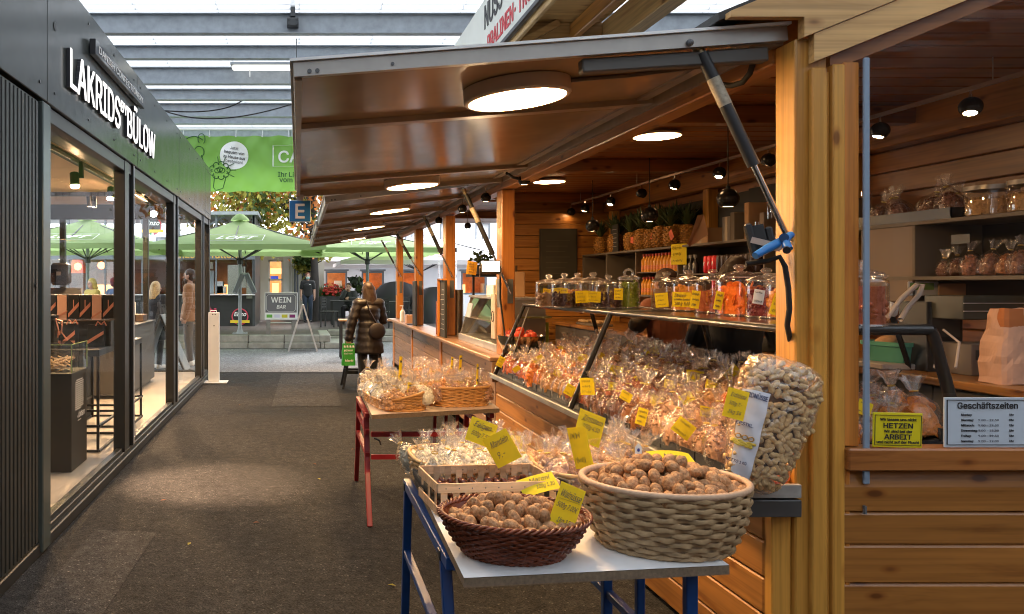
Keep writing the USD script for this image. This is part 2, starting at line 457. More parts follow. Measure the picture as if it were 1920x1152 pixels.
# corrugated sheets, ribs running across the lane, one sheet every 1.2 m
for k in range(-6, 9):
    yy = np.arange(-12, 20.6, .04)
    zz = ZR + .03 * np.sin(yy * 2 * np.pi / .20)
    x0, x1 = k * 1.2, k * 1.2 + 1.215
    P = np.stack([np.stack([np.full_like(yy, x0), yy, zz + .003 * (k % 2)], 1), np.stack([np.full_like(yy, x1), yy, zz + .003 * (k % 2)], 1)], 1)
    n = len(yy); i = np.arange(n - 1)
    m = MB(); m.add(P.reshape(-1, 3), np.stack([2 * i, 2 * i + 1, 2 * i + 3, 2 * i + 2], 1)); part(t, 'roof_sheet', m, M_SHEET)
beams = [(-10.5, .3), (-9, .24), (-7.5, .3), (-6, .24), (-4.5, .3), (-3, .24), (-1.5, .3), (-.2, .24), (1.2, .30), (2.7, .24), (4.2, .3), (5.7, .24), (7.2, .3), (8.7, .24), (10.1, .24), (11.45, .30), (13.0, .22), (14.3, .31), (15.9, .22), (17.15, .30), (18.3, .22), (19.85, .34)]
for Y, hh in beams:                    # I-beams: web, two flanges
    m = MB()
    m.box(-7.4, 10.6, Y - .006, Y + .006, ZR - .05 - hh + .012, ZR - .062)
    m.box(-7.4, 10.6, Y - .07, Y + .07, ZR - .062, ZR - .05)
    m.box(-7.4, 10.6, Y - .07, Y + .07, ZR - .05 - hh, ZR - .038 - hh)
    part(t, 'roof_beam', m, M_LITTER)
for X in (-7.2, 10.4):
    for Y in (-7.5, 1.2, 11.45, 19.85):
        m = MB(); m.box(X - .08, X + .08, Y - .08, Y + .08, 0, ZR - .05 - .35, .01); part(t, 'column', m, M_STEEL)
    m = MB(); m.box(X - .08, X + .08, -11.9, 20.3, ZR - .72, ZR - .45, .008); part(t, 'edge_girder', m, M_STEEL)
m = MB(); m.box(-7.4, 10.6, 20.35, 20.5, ZR - .3, ZR + .05); part(t, 'gutter', m, M_LITTER)
# hanger on the first beam in view and thin rod behind it
a = at(549, 40, 11.38)
m = MB(); m.box(a[0] - .035, a[0] + .035, 11.3, 11.37, a[2] + .05, ZR + 1.8); m.box(a[0] - .085, a[0] + .085, 11.30, 11.44, a[2] - .09, a[2] + .03, .006)
for s in (-1, 1):
    for zz in (-.06, 0): m.cyl((a[0] + s * .06, 11.28, a[2] + zz), (a[0] + s * .06, 11.31, a[2] + zz), .012, n=8)
part(t, 'hanger', m, M_DKGREY)
m = MB(); m.cyl((a[0] + .05, 12.6, ZR - .05), (a[0] + .05, 12.6, ZR - .42), .008, n=6); part(t, 'rod', m, M_DKGREY)
# strip light below the canopy
a, b = at(432, 127, 14.0), at(560, 127, 14.0)
t = thing('strip_light', 'long white fluorescent strip light hanging under the canopy beams', 'lamp', a, world_pts=True)
m = MB(); m.box(a[0], a[0] + 1.55, 13.93, 14.07, a[2] + .035, a[2] + .09, .012); part(t, 'housing', m, M_STEEL)
m = MB(); m.box(a[0] + .03, a[0] + 1.52, 13.92, 14.08, a[2] - .045, a[2] + .034, .03); part(t, 'diffuser', m, glow('strip_glow', (1, .97, .86), .5))
for q in (.35, 1.2):
    m = MB(); m.box(a[0] + q - .012, a[0] + q + .012, 13.99, 14.01, a[2] + .09, ZR - .3); part(t, 'bracket', m, M_WHITE)
# two slack cables
for i, (p0, pm, p1, Y) in enumerate([((280, 205), (395, 208), (460, 184), 16.0), ((300, 205), (420, 222), (575, 186), 15.6)]):
    pts = [at(*p0, Y), at(*pm, Y), at(*p1, Y)]
    s = np.linspace(0, 1, 24)[:, None]
    c = (1 - s) ** 2 * pts[0] + 2 * s * (1 - s) * (2 * pts[1] - .5 * pts[0] - .5 * pts[2]) + s ** 2 * pts[2]
    m = MB(); m.tube(c, .014, 6)
    single('cable', m, M_BLACKM, ['upper black cable sagging across the canopy beams', 'lower longer black cable sagging across the canopy beams'][i], 'cable', smooth=True)

# ---------------------------------------------------------------- buildings behind the terrace
M_REN = mat('white_render', (.66, .67, .70), .85, noise=.05, nscale=1.2)
M_CREAM = mat('cream_render', (.66, .63, .55), .85, noise=.05, nscale=1.2)
M_GREYROOF = mat('grey_sheet_roof', (.24, .25, .27), .6, noise=.1, nscale=3)
M_FRAME = mat('grey_window_frame', (.13, .145, .16), .5)
M_ORANGE = mat('orange_interior', (.55, .20, .06), .7, noise=.35, nscale=5)
M_DARKIN = mat('dark_interior', (.035, .03, .028), .8, noise=.3, nscale=3)
G_FAR = pane('far_glass', base=.07)
E_WARM = glow('warm_lamp', (1, .55, .22), 6.0)
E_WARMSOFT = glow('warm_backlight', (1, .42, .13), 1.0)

def window(t, x0, x1, z0, z1, y, fr=.06, inner=M_ORANGE, cross=False, wall_t=.3):
    m = MB()
    m.box(x0, x0 + fr, y - .02, y + .05, z0, z1); m.box(x1 - fr, x1, y - .02, y + .05, z0, z1)
    m.box(x0 + fr, x1 - fr, y - .02, y + .05, z1 - fr, z1); m.box(x0 + fr, x1 - fr, y - .02, y + .05, z0, z0 + fr)
    if cross: m.box((x0 + x1) / 2 - fr / 3, (x0 + x1) / 2 + fr / 3, y - .015, y + .04, z0 + fr, z1 - fr)
    w = part(t, 'window', m, M_FRAME)
    m = MB(); m.quad((x0 + fr, y + .01, z0 + fr), (x1 - fr, y + .01, z0 + fr), (x1 - fr, y + .01, z1 - fr), (x0 + fr, y + .01, z1 - fr)); part(w, 'pane', m, G_FAR)
    return w

def wall_holes(x0, x1, z0, z1, holes, y, th):
    from shapely.geometry import box as sb
    s = sb(x0, z0, x1, z1)
    for h in holes: s = s.difference(sb(*h))
    m = MB()
    for gph in getattr(s, 'geoms', [s]): m.poly(gph, th, (0, y + th / 2, 0), (1, 0, 0), (0, 0, 1))
    return m

# long white restaurant with lit windows
t = thing('white_restaurant', 'low white rendered building with grey roof and orange lit windows', 'building', (5, 30, .31), world_pts=True)
W = [(at(608, 0, 30)[0] + .05, 1.28, at(651, 0, 30)[0], 2.06), (at(678, 0, 30)[0], 1.15, at(720, 0, 30)[0], 2.06), (at(750, 0, 30)[0], 1.15, at(790, 0, 30)[0], 2.06), (6.3, 1.15, 7.3, 2.06), (8.1, 1.15, 9.1, 2.06)]
m = wall_holes(at(596, 0, 30)[0], 14, .31, 2.52, W, 30, .3); part(t, 'wall', m, M_REN)
for k, (a0, c0, a1, c1) in enumerate(W):
    w = window(t, a0, a1, c0, c1, 30.05, .07)
    m = MB(); m.box(a0 - .06, a1 + .06, 29.95, 30.02, c1 + .01, c1 + .07); part(w, 'lintel', m, M_FRAME)
m = MB(); m.box(.9, 14, 33.2, 33.3, .31, 2.5); part(t, 'interior_wall', m, M_ORANGE)
m = MB(); m.box(.9, 14, 30.32, 33.2, 2.36, 2.45); part(t, 'ceiling', m, M_CREAM)
r2 = random.Random(3)
for k in range(9):
    xx = 1.1 + k * .95
    m = MB(); m.blob((xx, 31.2 + r2.random(), 2.1), (.09, .09, .07), 1); part(t, 'ceiling_lamp', m, E_WARM)
for k in range(16):
    xx = 1.0 + k * .52; zz = 1.2 + .5 * r2.random(); m = MB(); m.box(xx, xx + .3, 32.6, 33.0, .9, zz)
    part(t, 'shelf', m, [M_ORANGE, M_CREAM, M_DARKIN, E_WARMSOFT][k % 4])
m = MB(); m.add([(.3, 29.6, 2.53), (14.4, 29.6, 2.53), (14.4, 33.5, 3.5), (.9, 33.5, 3.5), (.3, 29.6, 2.45), (14.4, 29.6, 2.45), (14.4, 33.5, 3.42), (.9, 33.5, 3.42)],
               [[0, 1, 2, 3], [7, 6, 5, 4], [0, 4, 5, 1], [1, 5, 6, 2], [2, 6, 7, 3], [3, 7, 4, 0]]); rf = part(t, 'roof', m, M_GREYROOF)
m = MB(); m.box(.3, 14.4, 29.52, 29.6, 2.42, 2.56, .02); part(rf, 'gutter', m, M_REN)
# tall blocks further back
t = thing('tall_white_house', 'pale multi storey house with small dark windows behind the restaurant', 'building', (12, 46, 0), world_pts=True)
W = [(4.2 + 2.1 * i, 3.6 + 2.9 * j, 5.1 + 2.1 * i, 5.2 + 2.9 * j) for i in range(7) for j in range(2)]
m = wall_holes(3.2, 19, .0, 8.6, W, 46, .3); m.box(3.2, 19, 46.3, 54, 0, 8.55); part(t, 'wall', m, M_REN)
for (a0, c0, a1, c1) in W: window(t, a0, a1, c0, c1, 46.08, .09, cross=True)
m = MB(); m.box(2.9, 19.3, 45.7, 54.2, 8.61, 8.95); part(t, 'roof', m, M_GREYROOF)
t = thing('grey_block', 'pale grey office block seen through the autumn leaves', 'building', (-2, 52, 0), world_pts=True)
W = [(-9.6 + 1.9 * i, 3.0 + 2.6 * j, -8.4 + 1.9 * i, 4.7 + 2.6 * j) for i in range(7) for j in range(1)]
m = wall_holes(-10, 2.9, .0, 4.9, W, 52, .3); m.box(-10, 2.9, 52.3, 58, 0, 4.85); part(t, 'wall', m, mat('pale_render', (.5, .52, .55), .8, noise=.06, nscale=1))
for (a0, c0, a1, c1) in W: window(t, a0, a1, c0, c1, 52.08, .09, cross=True)
# cream building with arched doorway
t = thing('cream_house', 'cream rendered house front with round cornered glass door', 'building', (0, 27, .31), world_pts=True)
d0, d1 = at(503, 0, 27)[0], at(530, 0, 27)[0]
zt = at(0, 488, 27)[2]
m = wall_holes(-2.1, at(608, 0, 27)[0], .31, 2.95, [(d0, .31, d1, zt)], 27, .35); part(t, 'wall', m, M_CREAM)
th = np.linspace(0, np.pi / 2, 8); R = .28
arc = [(d0 - .02, .33)] + [(d0 - .02, zt + .02)] + [(d1 - .0 + .28 - R + R * math.sin(a), zt + .3 - R + R * math.cos(a)) for a in th][::1] + [(d1 + .28, .33)]
m = MB(); m.tube([(p[0], 26.98, p[1]) for p in [(d0 - .25, zt + .3), (d1 + .0, zt + .3)] + arc[2:]], .05, 6); part(t, 'door_surround', m, M_WHITE)
m = MB(); m.box(d1 + .02, d1 + .23, 26.93, 27.0, .31, zt + .2); part(t, 'pilaster', m, M_WHITE)
m = MB()
m.box(d0, d0 + .05, 27.1, 27.15, .33, zt); m.box(d1 - .05, d1, 27.1, 27.15, .33, zt); m.box(d0, d1, 27.1, 27.15, zt - .05, zt); m.box(d0, d1, 27.1, 27.15, zt - .72, zt - .66)
dr = part(t, 'door', m, M_WHITE)
m = MB(); m.quad((d0, 27.12, .33), (d1, 27.12, .33), (d1, 27.12, zt), (d0, 27.12, zt)); part(dr, 'pane', m, G_FAR)
m = MB(); m.box(d0 - 1.2, d1 + .8, 29.6, 29.7, .31, 3.2); part(t, 'interior_wall', m, mat('yellow_interior', (.5, .27, .09), .7, noise=.3, nscale=4))
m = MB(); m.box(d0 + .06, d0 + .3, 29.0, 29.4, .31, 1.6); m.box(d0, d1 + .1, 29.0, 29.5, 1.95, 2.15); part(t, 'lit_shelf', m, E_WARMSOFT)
m = MB(); m.box(d0 + .05, d0 + .33, 27.8, 27.84, 1.72, 1.85); part(t, 'blue_sign', m, mat('blue_sign', (.02, .05, .5), .5))
for px in (553, 558):
    m = MB(); a = at(px, 0, 26.9); m.cyl((a[0], 26.9, .31), (a[0], 26.9, 2.93), .035, n=8); part(t, 'downpipe', m, M_FRAME)
m = MB(); m.box(at(566, 0, 27)[0], at(596, 0, 27)[0], 26.99, 27.05, 1.2, 2.1); part(t, 'side_window', m, M_DKGREY)

# trattoria kiosk, dark front, lettering, menus, roundel
t = thing('trattoria_kiosk', 'dark glazed trattoria kiosk with menu boards and painted pizza roundel', 'kiosk', (-4.5, 23, .31), world_pts=True)
KX0, KX1, KY = -10.2, at(478, 0, 23)[0], 23.0
zc = at(0, 553, 23)[2]; zs0, zs1 = at(0, 487, 23)[2], at(0, 470, 23)[2]
m = MB(); m.box(KX0, KX1, KY, KY + .1, .315, zc - .02); part(t, 'lower_panel', m, M_BLACKM)
m = MB(); m.box(KX0, KX1, KY - .08, KY + .3, zc - .02, zc + .015, .008); part(t, 'serving_counter', m, M_ALU)
m = MB(); m.box(KX0, KX1, KY - .03, KY + .06, zs0, zs1 + .12); part(t, 'fascia', m, M_FRAME)
m = MB(); m.box(KX1 - .07, KX1, KY - .02, KY + 3.2, .315, 3.6); part(t, 'side_wall', m, M_DKGREY)
m = MB(); m.box(KX0, KX1, KY + 3.2, KY + 3.3, .315, 2.6); part(t, 'rear_wall', m, mat('kiosk_rear', (.16, .12, .08), .7, noise=.5, nscale=2.5))
m = MB(); m.box(KX0, KX1 + .1, KY - .1, KY + 3.4, 3.62, 3.72); part(t, 'roof', m, M_STEEL)
m = MB(); m.box(KX0, KX1 - .08, KY + .1, KY + 3.2, 2.55, 2.6); part(t, 'ceiling', m, M_DKGREY)
for i in range(9):                     # glazing bars and roof glazing above the fascia
    xx = KX0 + .02 + (KX1 - KX0 - .1) * i / 8
    m = MB(); m.box(xx, xx + .06, KY - .02, KY + .06, zs1 + .13, 3.61); m.box(xx, xx + .05, KY - .01, KY + .05, zc + .02, zs0 - .004); part(t, 'mullion', m, M_FRAME)
    if i < 8:
        x2 = KX0 + .02 + (KX1 - KX0 - .1) * (i + 1) / 8
        m = MB(); m.quad((xx + .06, KY + .02, zs1 + .13), (x2, KY + .02, zs1 + .13), (x2, KY + .02, 3.61), (xx + .06, KY + .02, 3.61)); part(t, 'pane', m, G_FAR)
        m = MB(); m.quad((xx + .05, KY + .02, zc + .02), (x2, KY + .02, zc + .02), (x2, KY + .02, zs0), (xx + .05, KY + .02, zs0)); part(t, 'pane', m, G_FAR)
m = MB(); m.bar((KX1 - 2.6, KY + .08, 2.6), (KX1 - .9, KY + .08, 3.6), .06); part(t, 'brace', m, M_FRAME)
a = at(374, 484, KY - .05)
m = MB(); m.text("Enzo's Trattoria", .2, (a[0] - .75, KY - .034, a[2]), X1, Z1, .006, True); part(t, 'lettering', m, mat('brass_letters', (.62, .36, .09), .4))
for (px0, px1, py0, py1) in [(427, 448, 497, 554), (462, 473, 528, 560), (452, 461, 500, 540)]:
    p, q = at(px0, py1, KY - .02), at(px1, py0, KY - .02)
    m = MB(); m.box(p[0], q[0], KY - .035, KY - .02, p[2], q[2]); part(t, 'menu_board', m, mat('menu_paper', (.20, .20, .17), .6, noise=.35, nscale=30))
# roundel: red ring, black field, yellow ribbon, flag
def roundel(t, c, r, y, txt):
    m = MB(); m.lathe([(r * .86, 0), (r, 0), (r, .02), (r * .86, .02), (r * .86, 0)], 32, (c[0], y, c[1]), euler(math.pi / 2)); part(t, 'roundel_ring', m, mat('red_print', (.5, .05, .08), .5))
    m = MB(); m.cyl((c[0], y + .0, c[1]), (c[0], y - .012, c[1]), r * .85, n=32); part(t, 'roundel_field', m, M_BLACK)
    m = MB(); m.text(txt, r * .46, (c[0], y - .022, c[1] + .02), X1, Z1, .004, True, True, shear=.25); part(t, 'roundel_lettering', m, M_WHITEP)
    m = MB(); m.box(c[0] - r * 1.15, c[0] + r * 1.15, y - .03, y - .018, c[1] - r * .75, c[1] - r * .42); part(t, 'ribbon', m, mat('ribbon_yellow', (.7, .5, .03), .5))
    for i, cm in enumerate((mat('flag_green', (.02, .25, .06), .5), M_WHITEP, mat('red_print', (.5, .05, .08), .5))):
        m = MB(); m.box(c[0] - r * .3 + i * r * .2, c[0] - r * .1 + i * r * .2, y - .032, y - .02, c[1] - r * 1.0, c[1] - r * .78); part(t, 'flag_stripe', m, cm)
a = at(450, 594, KY)
roundel(t, (a[0], a[2]), .25, KY - .004, 'Enzo')
a = at(287, 424, KY); roundel(t, (a[0], a[2]), .27, KY - .05, 'Enzo')
m = MB()
for i in range(40): m.blob((at(396, 0, KY)[0] + rng.normal(0, .12), KY - .1 + rng.normal(0, .04), at(0, 583, KY)[2] + rng.normal(0, .08)), .045, 0)
part(t, 'flower_box', m, mat('red_flowers', (.35, .03, .06), .8, noise=.5, nscale=20))
# kitchen things behind the kiosk window
for (px0, px1, py0, py1, cm) in [(388, 402, 508, 553, mat('steel_oven', (.32, .36, .40), .4)), (404, 419, 528, 553, M_REN), (405, 424, 537, 553, M_CREAM), (388, 400, 492, 506, M_CREAM)]:
    p, q = at(px0, py1, 23.5), at(px1, py0, 23.5)
    m = MB(); m.box(p[0], q[0], 23.35, 23.7, p[2] + .03, q[2]); part(t, 'kitchen_unit', m, cm)
for px, py in [(167, 467), (204, 464), (115, 482), (146, 500), (190, 498), (228, 462), (122, 510)]:
    a = at(px, py, 24.6); m = MB(); m.blob(a, (.12, .12, .12), 1); part(t, 'ceiling_lamp', m, E_WARM if px % 2 else glow('heater_glow', (1, .12, .03), 5.0))
for k in range(11):
    xx = -9.8 + k * .78
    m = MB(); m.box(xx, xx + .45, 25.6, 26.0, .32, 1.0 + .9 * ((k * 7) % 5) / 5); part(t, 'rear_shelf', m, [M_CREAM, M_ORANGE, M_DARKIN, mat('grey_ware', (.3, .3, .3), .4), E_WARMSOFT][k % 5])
a = at(280, 0, 25.9)
m = MB(); m.lathe([(.0, .55), (.16, .5), (.3, .0), (.0, .0)], 20, at(146, 492, 25.0) - np.array([0, 0, .35])); part(t, 'lamp_shade', m, mat('shade_tan', (.55, .32, .14), .7, translucent=.4))

# ---------------------------------------------------------------- autumn tree
def tree(name, label, x, y, h, r, nclump, nleaf, cols, crown_z, seed, trunk_r=.22, spread=(1, 1, 1), z0=.31, off=0.0):
    R = np.random.default_rng(seed)
    t = thing(name, label, 'tree', (x, y, z0))
    m = MB()
    pts = [(0, 0, -.1), (.05, .02, h * .25), (-.04, .05, h * .5), (.06, 0, h * .8), (.0, .0, h)]
    s = np.linspace(0, 1, 14); P = np.stack([np.interp(s, np.linspace(0, 1, 5), [p[k] for p in pts]) for k in range(3)], 1)
    m.tube(P, trunk_r * (1 - .75 * s), 9)
    part(t, 'trunk', m, mat('bark', (.035, .03, .026), .9, noise=.4, nscale=8, bump=.8, bscale=30), smooth=True)
    cl = []
    for k in range(nclump):
        d = R.normal(size=3); d /= np.linalg.norm(d)
        cl.append(np.array([off, 0, crown_z]) + d * r * np.array(spread) * R.uniform(.45, 1.0))
    for k in range(min(nclump, 12)):
        m = MB(); b0 = np.array([0, 0, h * R.uniform(.45, .9)]); e = cl[k]
        mid = (b0 + e) / 2 + R.normal(size=3) * .15
        m.tube([b0, mid, e], [trunk_r * .35, trunk_r * .2, trunk_r * .07], 5); part(t, 'limb', m, MATS['bark'], smooth=True)
    groups = [[] for _ in cols]
    for k, c in enumerate(cl):
        gi = R.integers(len(cols))
        n = nleaf // nclump
        p = c + R.normal(size=(n, 3)) * r * .19 * np.array([1, 1, .75])
        groups[gi].append(p)
    for gi, gp in enumerate(groups):
        if not gp: continue
        p = np.vstack(gp); n = len(p)
        a = R.normal(size=(n, 3)); a /= np.linalg.norm(a, axis=1, keepdims=True)
        b = np.cross(a, R.normal(size=(n, 3))); b /= np.linalg.norm(b, axis=1, keepdims=True)
        s = R.uniform(.07, .14, (n, 1))
        V = np.stack([p - a * s, p - b * s * .55, p + a * s, p + b * s * .55], 1).reshape(-1, 3)
        i = np.arange(n) * 4
        m = MB(); m.add(V, np.stack([i, i + 1, i + 2, i + 3], 1)); part(t, 'crown', m, cols[gi], kind='stuff')
L_OR = mat('leaf_orange', (.50, .17, .035), .6, translucent=.4, noise=.5, nscale=3)
L_YG = mat('leaf_yellowgreen', (.30, .27, .04), .6, translucent=.4, noise=.5, nscale=3)
L_GR = mat('leaf_green', (.055, .09, .02), .6, translucent=.35, noise=.4, nscale=3)
L_BR = mat('leaf_brown', (.16, .06, .025), .7, translucent=.3, noise=.5, nscale=3)
tree('autumn_tree', 'tall autumn tree with orange and yellow green leaves behind the parasols', .5, 25.9, 6.0, 2.5, 95, 9500, [L_OR, L_YG, L_GR, L_YG, L_YG, L_OR], 4.9, 5, .17, (1.45, .7, 1.0), off=-1.3)
tree('small_tree', 'slim young tree with yellow green leaves beside the waiter', .35, 28.6 - 2.3, 2.5, .62, 14, 1300, [L_YG, L_GR, L_YG], 2.15, 9, .09, (1, .7, .65))
# steel structure behind parasol is the kiosk roof glazing; pale sky beyond

# market hall closing the lane behind the photographer (seen only in reflections)
t = thing('market_hall', 'grey brick market hall closing the lane behind the photographer', 'building', (1.5, -13, 0), world_pts=True)
W = [(-9 + 3.2 * i, 1.0, -7.4 + 3.2 * i, 2.9) for i in range(7)]
m = wall_holes(-12, 15, 0, 6.5, W, -13.3, .3); part(t, 'wall', m, mat('hall_brick', (.16, .12, .10), .85, noise=.2, nscale=6))
for (a0, c0, a1, c1) in W: window(t, a0, a1, c0, c1, -13.1, .08, cross=True)
m = MB(); m.box(11.2, 11.5, -12.9, 14, 0, 6.4); part(t, 'wing_wall', m, MATS['hall_brick'])
m = MB(); m.box(11.0, 18, -12.9, 14.2, 6.5, 6.8); part(t, 'wing_roof', m, M_GREYROOF)
m = MB(); m.box(-12, 15, -22, -21.8, 0, 6.4); part(t, 'rear_wall', m, MATS['hall_brick'])
m = MB(); m.box(-12.2, 15.2, -22, -12.9, 6.5, 6.8); part(t, 'roof', m, M_GREYROOF)
M_REPAIR = asphalt('repaired_asphalt', (.044, .044, .045), 0, patch=.2)
for q in ([(-.35, 9.9), (.55, 9.95), (.6, 13.5), (-.3, 13.45)], [(-1.35, 3.2), (-.95, 3.15), (-.9, 4.9), (-1.3, 4.95)]):
    g = MB(); g.quad(*[(x, y, .004) for x, y in q]); struct('asphalt_patch', g, M_REPAIR)
# fallen leaves on the asphalt
LV = [(480, 982, 0), (355, 1022, 1), (590, 872, 0), (662, 844, 2), (598, 900, 1), (306, 940, 2), (880, 760, 0), (735, 1100, 1), (450, 760, 2)]
for k, (px, py, c_) in enumerate(LV):
    Y = EYE * FPX / (py - CY); p = at(px, py, Y); t = thing('fallen_leaf', nth(k) + ' tiny fallen leaf lying on the asphalt, counted across the lane', 'leaf', (p[0], Y, .006), rotz=k * 1.3)
    m = MB(); m.add([(-.022, 0, .0), (0, .012, .006), (.024, 0, .002), (0, -.012, .005)], [[0, 2, 1], [0, 3, 2]]); part(t, 'blade', m, [L_BR, L_YG, L_BR][c_])
# ---------------------------------------------------------------- parasols
M_PGREEN = mat('parasol_green', (.34, .47, .20), .75, translucent=.5, noise=.06, nscale=3)
M_PWHITE = mat('parasol_white', (.62, .60, .60), .8, translucent=.4)
def parasol(label, c, half, zh, zp, pole_z0, m_cloth, text, tcol, pole_mat, val=.13, group=None):
    t = thing('parasol', label, 'parasol', (c[0], c[1], pole_z0), group=group)
    zh, zp = zh - pole_z0, zp - pole_z0
    n = 48; m = MB()
    def rad(a):                                   # square outline, hem parallel to the lane's cross direction
        return half / max(abs(math.cos(a)), abs(math.sin(a)))
    A = np.arange(n) * 2 * np.pi / n
    rows = []
    for s in (0, .03, .25, .5, .75, 1.0):
        rows.append([(rad(a) * s * math.cos(a), rad(a) * s * math.sin(a), zp - (zp - zh) * (s ** .93) - .05 * math.sin(math.pi * s) * (.5 + .5 * math.cos(8 * a))) for a in A])
    rows.append([(x * 1.002, y * 1.002, z - val - .012 * math.sin(12 * a)) for (x, y, z), a in zip(rows[-1], A)])
    V = np.array(rows); r_, c_ = V.shape[:2]
    i, j = np.meshgrid(np.arange(r_ - 1), np.arange(n), indexing='ij'); j2 = (j + 1) % n
    m.add(V.reshape(-1, 3), np.stack([i * n + j, (i + 1) * n + j, (i + 1) * n + j2, i * n + j2], -1).reshape(-1, 4))
    cn = part(t, 'canopy', m, m_cloth, smooth=25)
    m = MB(); m.lathe([(0, .16), (.1, .14), (.22, .03), (.24, -.02)], 16, (0, 0, zp - .02)); part(cn, 'vent_cap', m, m_cloth, smooth=True)
    m = MB(); m.cyl((0, 0, 0), (0, 0, zp), .045, n=12); part(t, 'pole', m, pole_mat, smooth=30)
    m = MB(); m.obox((0, 0, .012), (.38, .3, .024), None, .005)
    for sx in (-1, 1):
        for sy in (-1, 1): m.cyl((sx * .14, sy * .1, .02), (sx * .14, sy * .1, .045), .016, n=6)
    m.lathe([(.045, .2), (.06, .1), (.1, .024)], 12, (0, 0, 0)); part(t, 'base_plate', m, pole_mat)
    for k in range(8):
        a = k * math.pi / 4 + math.pi / 4
        rr = rad(a); e = np.array([rr * math.cos(a), rr * math.sin(a), zh + .01]) * np.array([.98, .98, 1])
        m = MB(); m.bar((0, 0, zp - .06), e - np.array([0, 0, .05]), .022, .03)
        mid = np.array([0, 0, zp - .06]) * .5 + e * .5 - np.array([0, 0, .04]); m.bar((0, 0, zh - .32), mid, .02, .025)
        part(t, 'rib', m, M_BLACK)
    m = MB(); m.cyl((0, 0, zh - .4), (0, 0, zh - .24), .075, n=10); part(t, 'hub', m, M_BLACK)
    if text:
        y0 = -half; sl = np.array([0, half, zp - zh]); sl /= np.linalg.norm(sl)
        O = np.array([0, -half, zh]) + sl * half * .13 + np.array([0, -.03, .035])
        m = MB(); m.text(text, half * .12, O, X1, sl, .003, True, True, width=half * .40, shear=.5)
        w, hgt = half * .31, half * .22; o = O - sl * hgt * .22
        for (p, q) in [((-w, 0), (w, 0)), ((-w + .05, hgt), (w + .05, hgt)), ((-w, 0), (-w + .05, hgt)), ((w, 0), (w + .05, hgt))]:
            m.bar(o + X1 * p[0] + sl * p[1], o + X1 * q[0] + sl * q[1], .014, .006)
        part(cn, 'lettering', m, tcol)
    return t
c = at(450, 0, 19.5)
parasol('large green parasol with white lettering and speaker boxes above the wine bar board', (c[0], 19.5), 2.1, 2.47, 3.2, .314, M_PGREEN, 'LOFT', M_WHITEP, M_STEEL)
parasol('green parasol seen through the far glass of the dark shop', (-5.35, 19.6), 2.1, 2.5, 3.22, .314, M_PGREEN, 'LOFT', M_WHITEP, M_STEEL)
parasol('green parasol beyond the far end of the wooden awnings', (at(689, 0, 22.2)[0], 22.2), 1.9, 2.53, 3.15, .314, M_PGREEN, 'LOFT', M_WHITEP, M_FRAME)
parasol('wide pale parasol with faint red script before the white restaurant', (4.2, 26.6), 2.9, 2.3, 3.3, .314, M_PWHITE, 'Zipfer', mat('faint_red', (.6, .2, .24), .7), M_FRAME)
# two heater / speaker boxes on the first parasol's pole
c = at(458, 530, 19.45)
for k, (dx, tilt, lab) in enumerate([(-.13, .38, 'left tilted grey heater box hanging on the parasol pole'), (.16, -.42, 'right tilted grey heater box hanging on the parasol pole')]):
    t = thing('heater_box', lab, 'heater', (c[0] + dx, 19.36, c[2] - .02))
    m = MB(); m.obox((0, 0, 0), (.13, .13, .55), euler(0, tilt, 0), .015); part(t, 'case', m, M_STEEL)
    m = MB(); m.obox((0, -.07, 0), (.09, .012, .48), euler(0, tilt, 0)); part(t, 'grille', m, M_FRAME)
    m = MB(); m.tube([(math.sin(tilt) * .3 + s * .0, .02, .27) if s == 0 else (-dx * s * .7 + math.sin(tilt) * .3 * (1 - s), .02, .27 + .35 * s) for s in np.linspace(0, 1, 6)], .012, 5); part(t, 'hanging_cable', m, M_BLACKM)

# ---------------------------------------------------------------- banner
t = thing('banner', 'bright green vinyl banner with white disc hung below the canopy', 'banner', (-1, 19.35, 4.6), world_pts=True)
M_BAN = mat('banner_green', (.18, .37, .07), .42, translucent=.3, noise=.04, nscale=2)
bx0, bx1 = -3.6, 3.2; bz1, bz0 = at(0, 254, 19.35)[2], at(0, 361, 19.35)[2]
def ban(x, z):
    u, v = (x - bx0) / (bx1 - bx0), (z - bz0) / (bz1 - bz0)
    w = .05 * np.sin(7 * x + 5 * z) * np.sin(np.pi * v) + .035 * np.sin(13 * x - 9 * z + 2) * np.abs(v - .5) + .03 * meshkit.noise(np.stack([x * 3, z * 3, x * 0], -1)) 
    return w
nx, nz = 120, 26
xx, zz = np.meshgrid(np.linspace(bx0, bx1, nx), np.linspace(bz0, bz1, nz))
sag = .03 * np.abs(np.sin((xx - bx0) * np.pi / .62)) * np.where(zz > (bz0 + bz1) / 2, (zz - (bz0 + bz1) / 2), (zz - (bz0 + bz1) / 2)) / (bz1 - bz0) * 2
V = np.stack([xx, 19.35 + ban(xx, zz), zz - sag], -1).reshape(-1, 3)
i, j = np.meshgrid(np.arange(nz - 1), np.arange(nx - 1), indexing='ij')
m = MB(); m.add(V, np.stack([i * nx + j, i * nx + j + 1, (i + 1) * nx + j + 1, (i + 1) * nx + j], -1).reshape(-1, 4))
sheet = part(t, 'sheet', m, M_BAN, smooth=True)
def drape(m, d=.02):                             # lay print on the cloth
    q = m.mesh(); q = q.subdivide_to_size(.12, max_iter=6) if True else q
    v = np.array(q.vertices); v[:, 1] = 19.35 + ban(v[:, 0], v[:, 2]) - d + v[:, 1]
    return trimesh.Trimesh(v, q.faces, process=False)
def flat_disc(cx, cz, r, n=32):
    th = np.arange(n) * 2 * np.pi / n
    m = MB(); m.add(np.vstack([[cx, 0, cz], np.stack([cx + r * np.cos(th), 0 * th, cz + r * np.sin(th)], 1)]), [[0, 1 + k, 1 + (k + 1) % n] for k in range(n)]); return m
c = at(439, 292, 19.35)
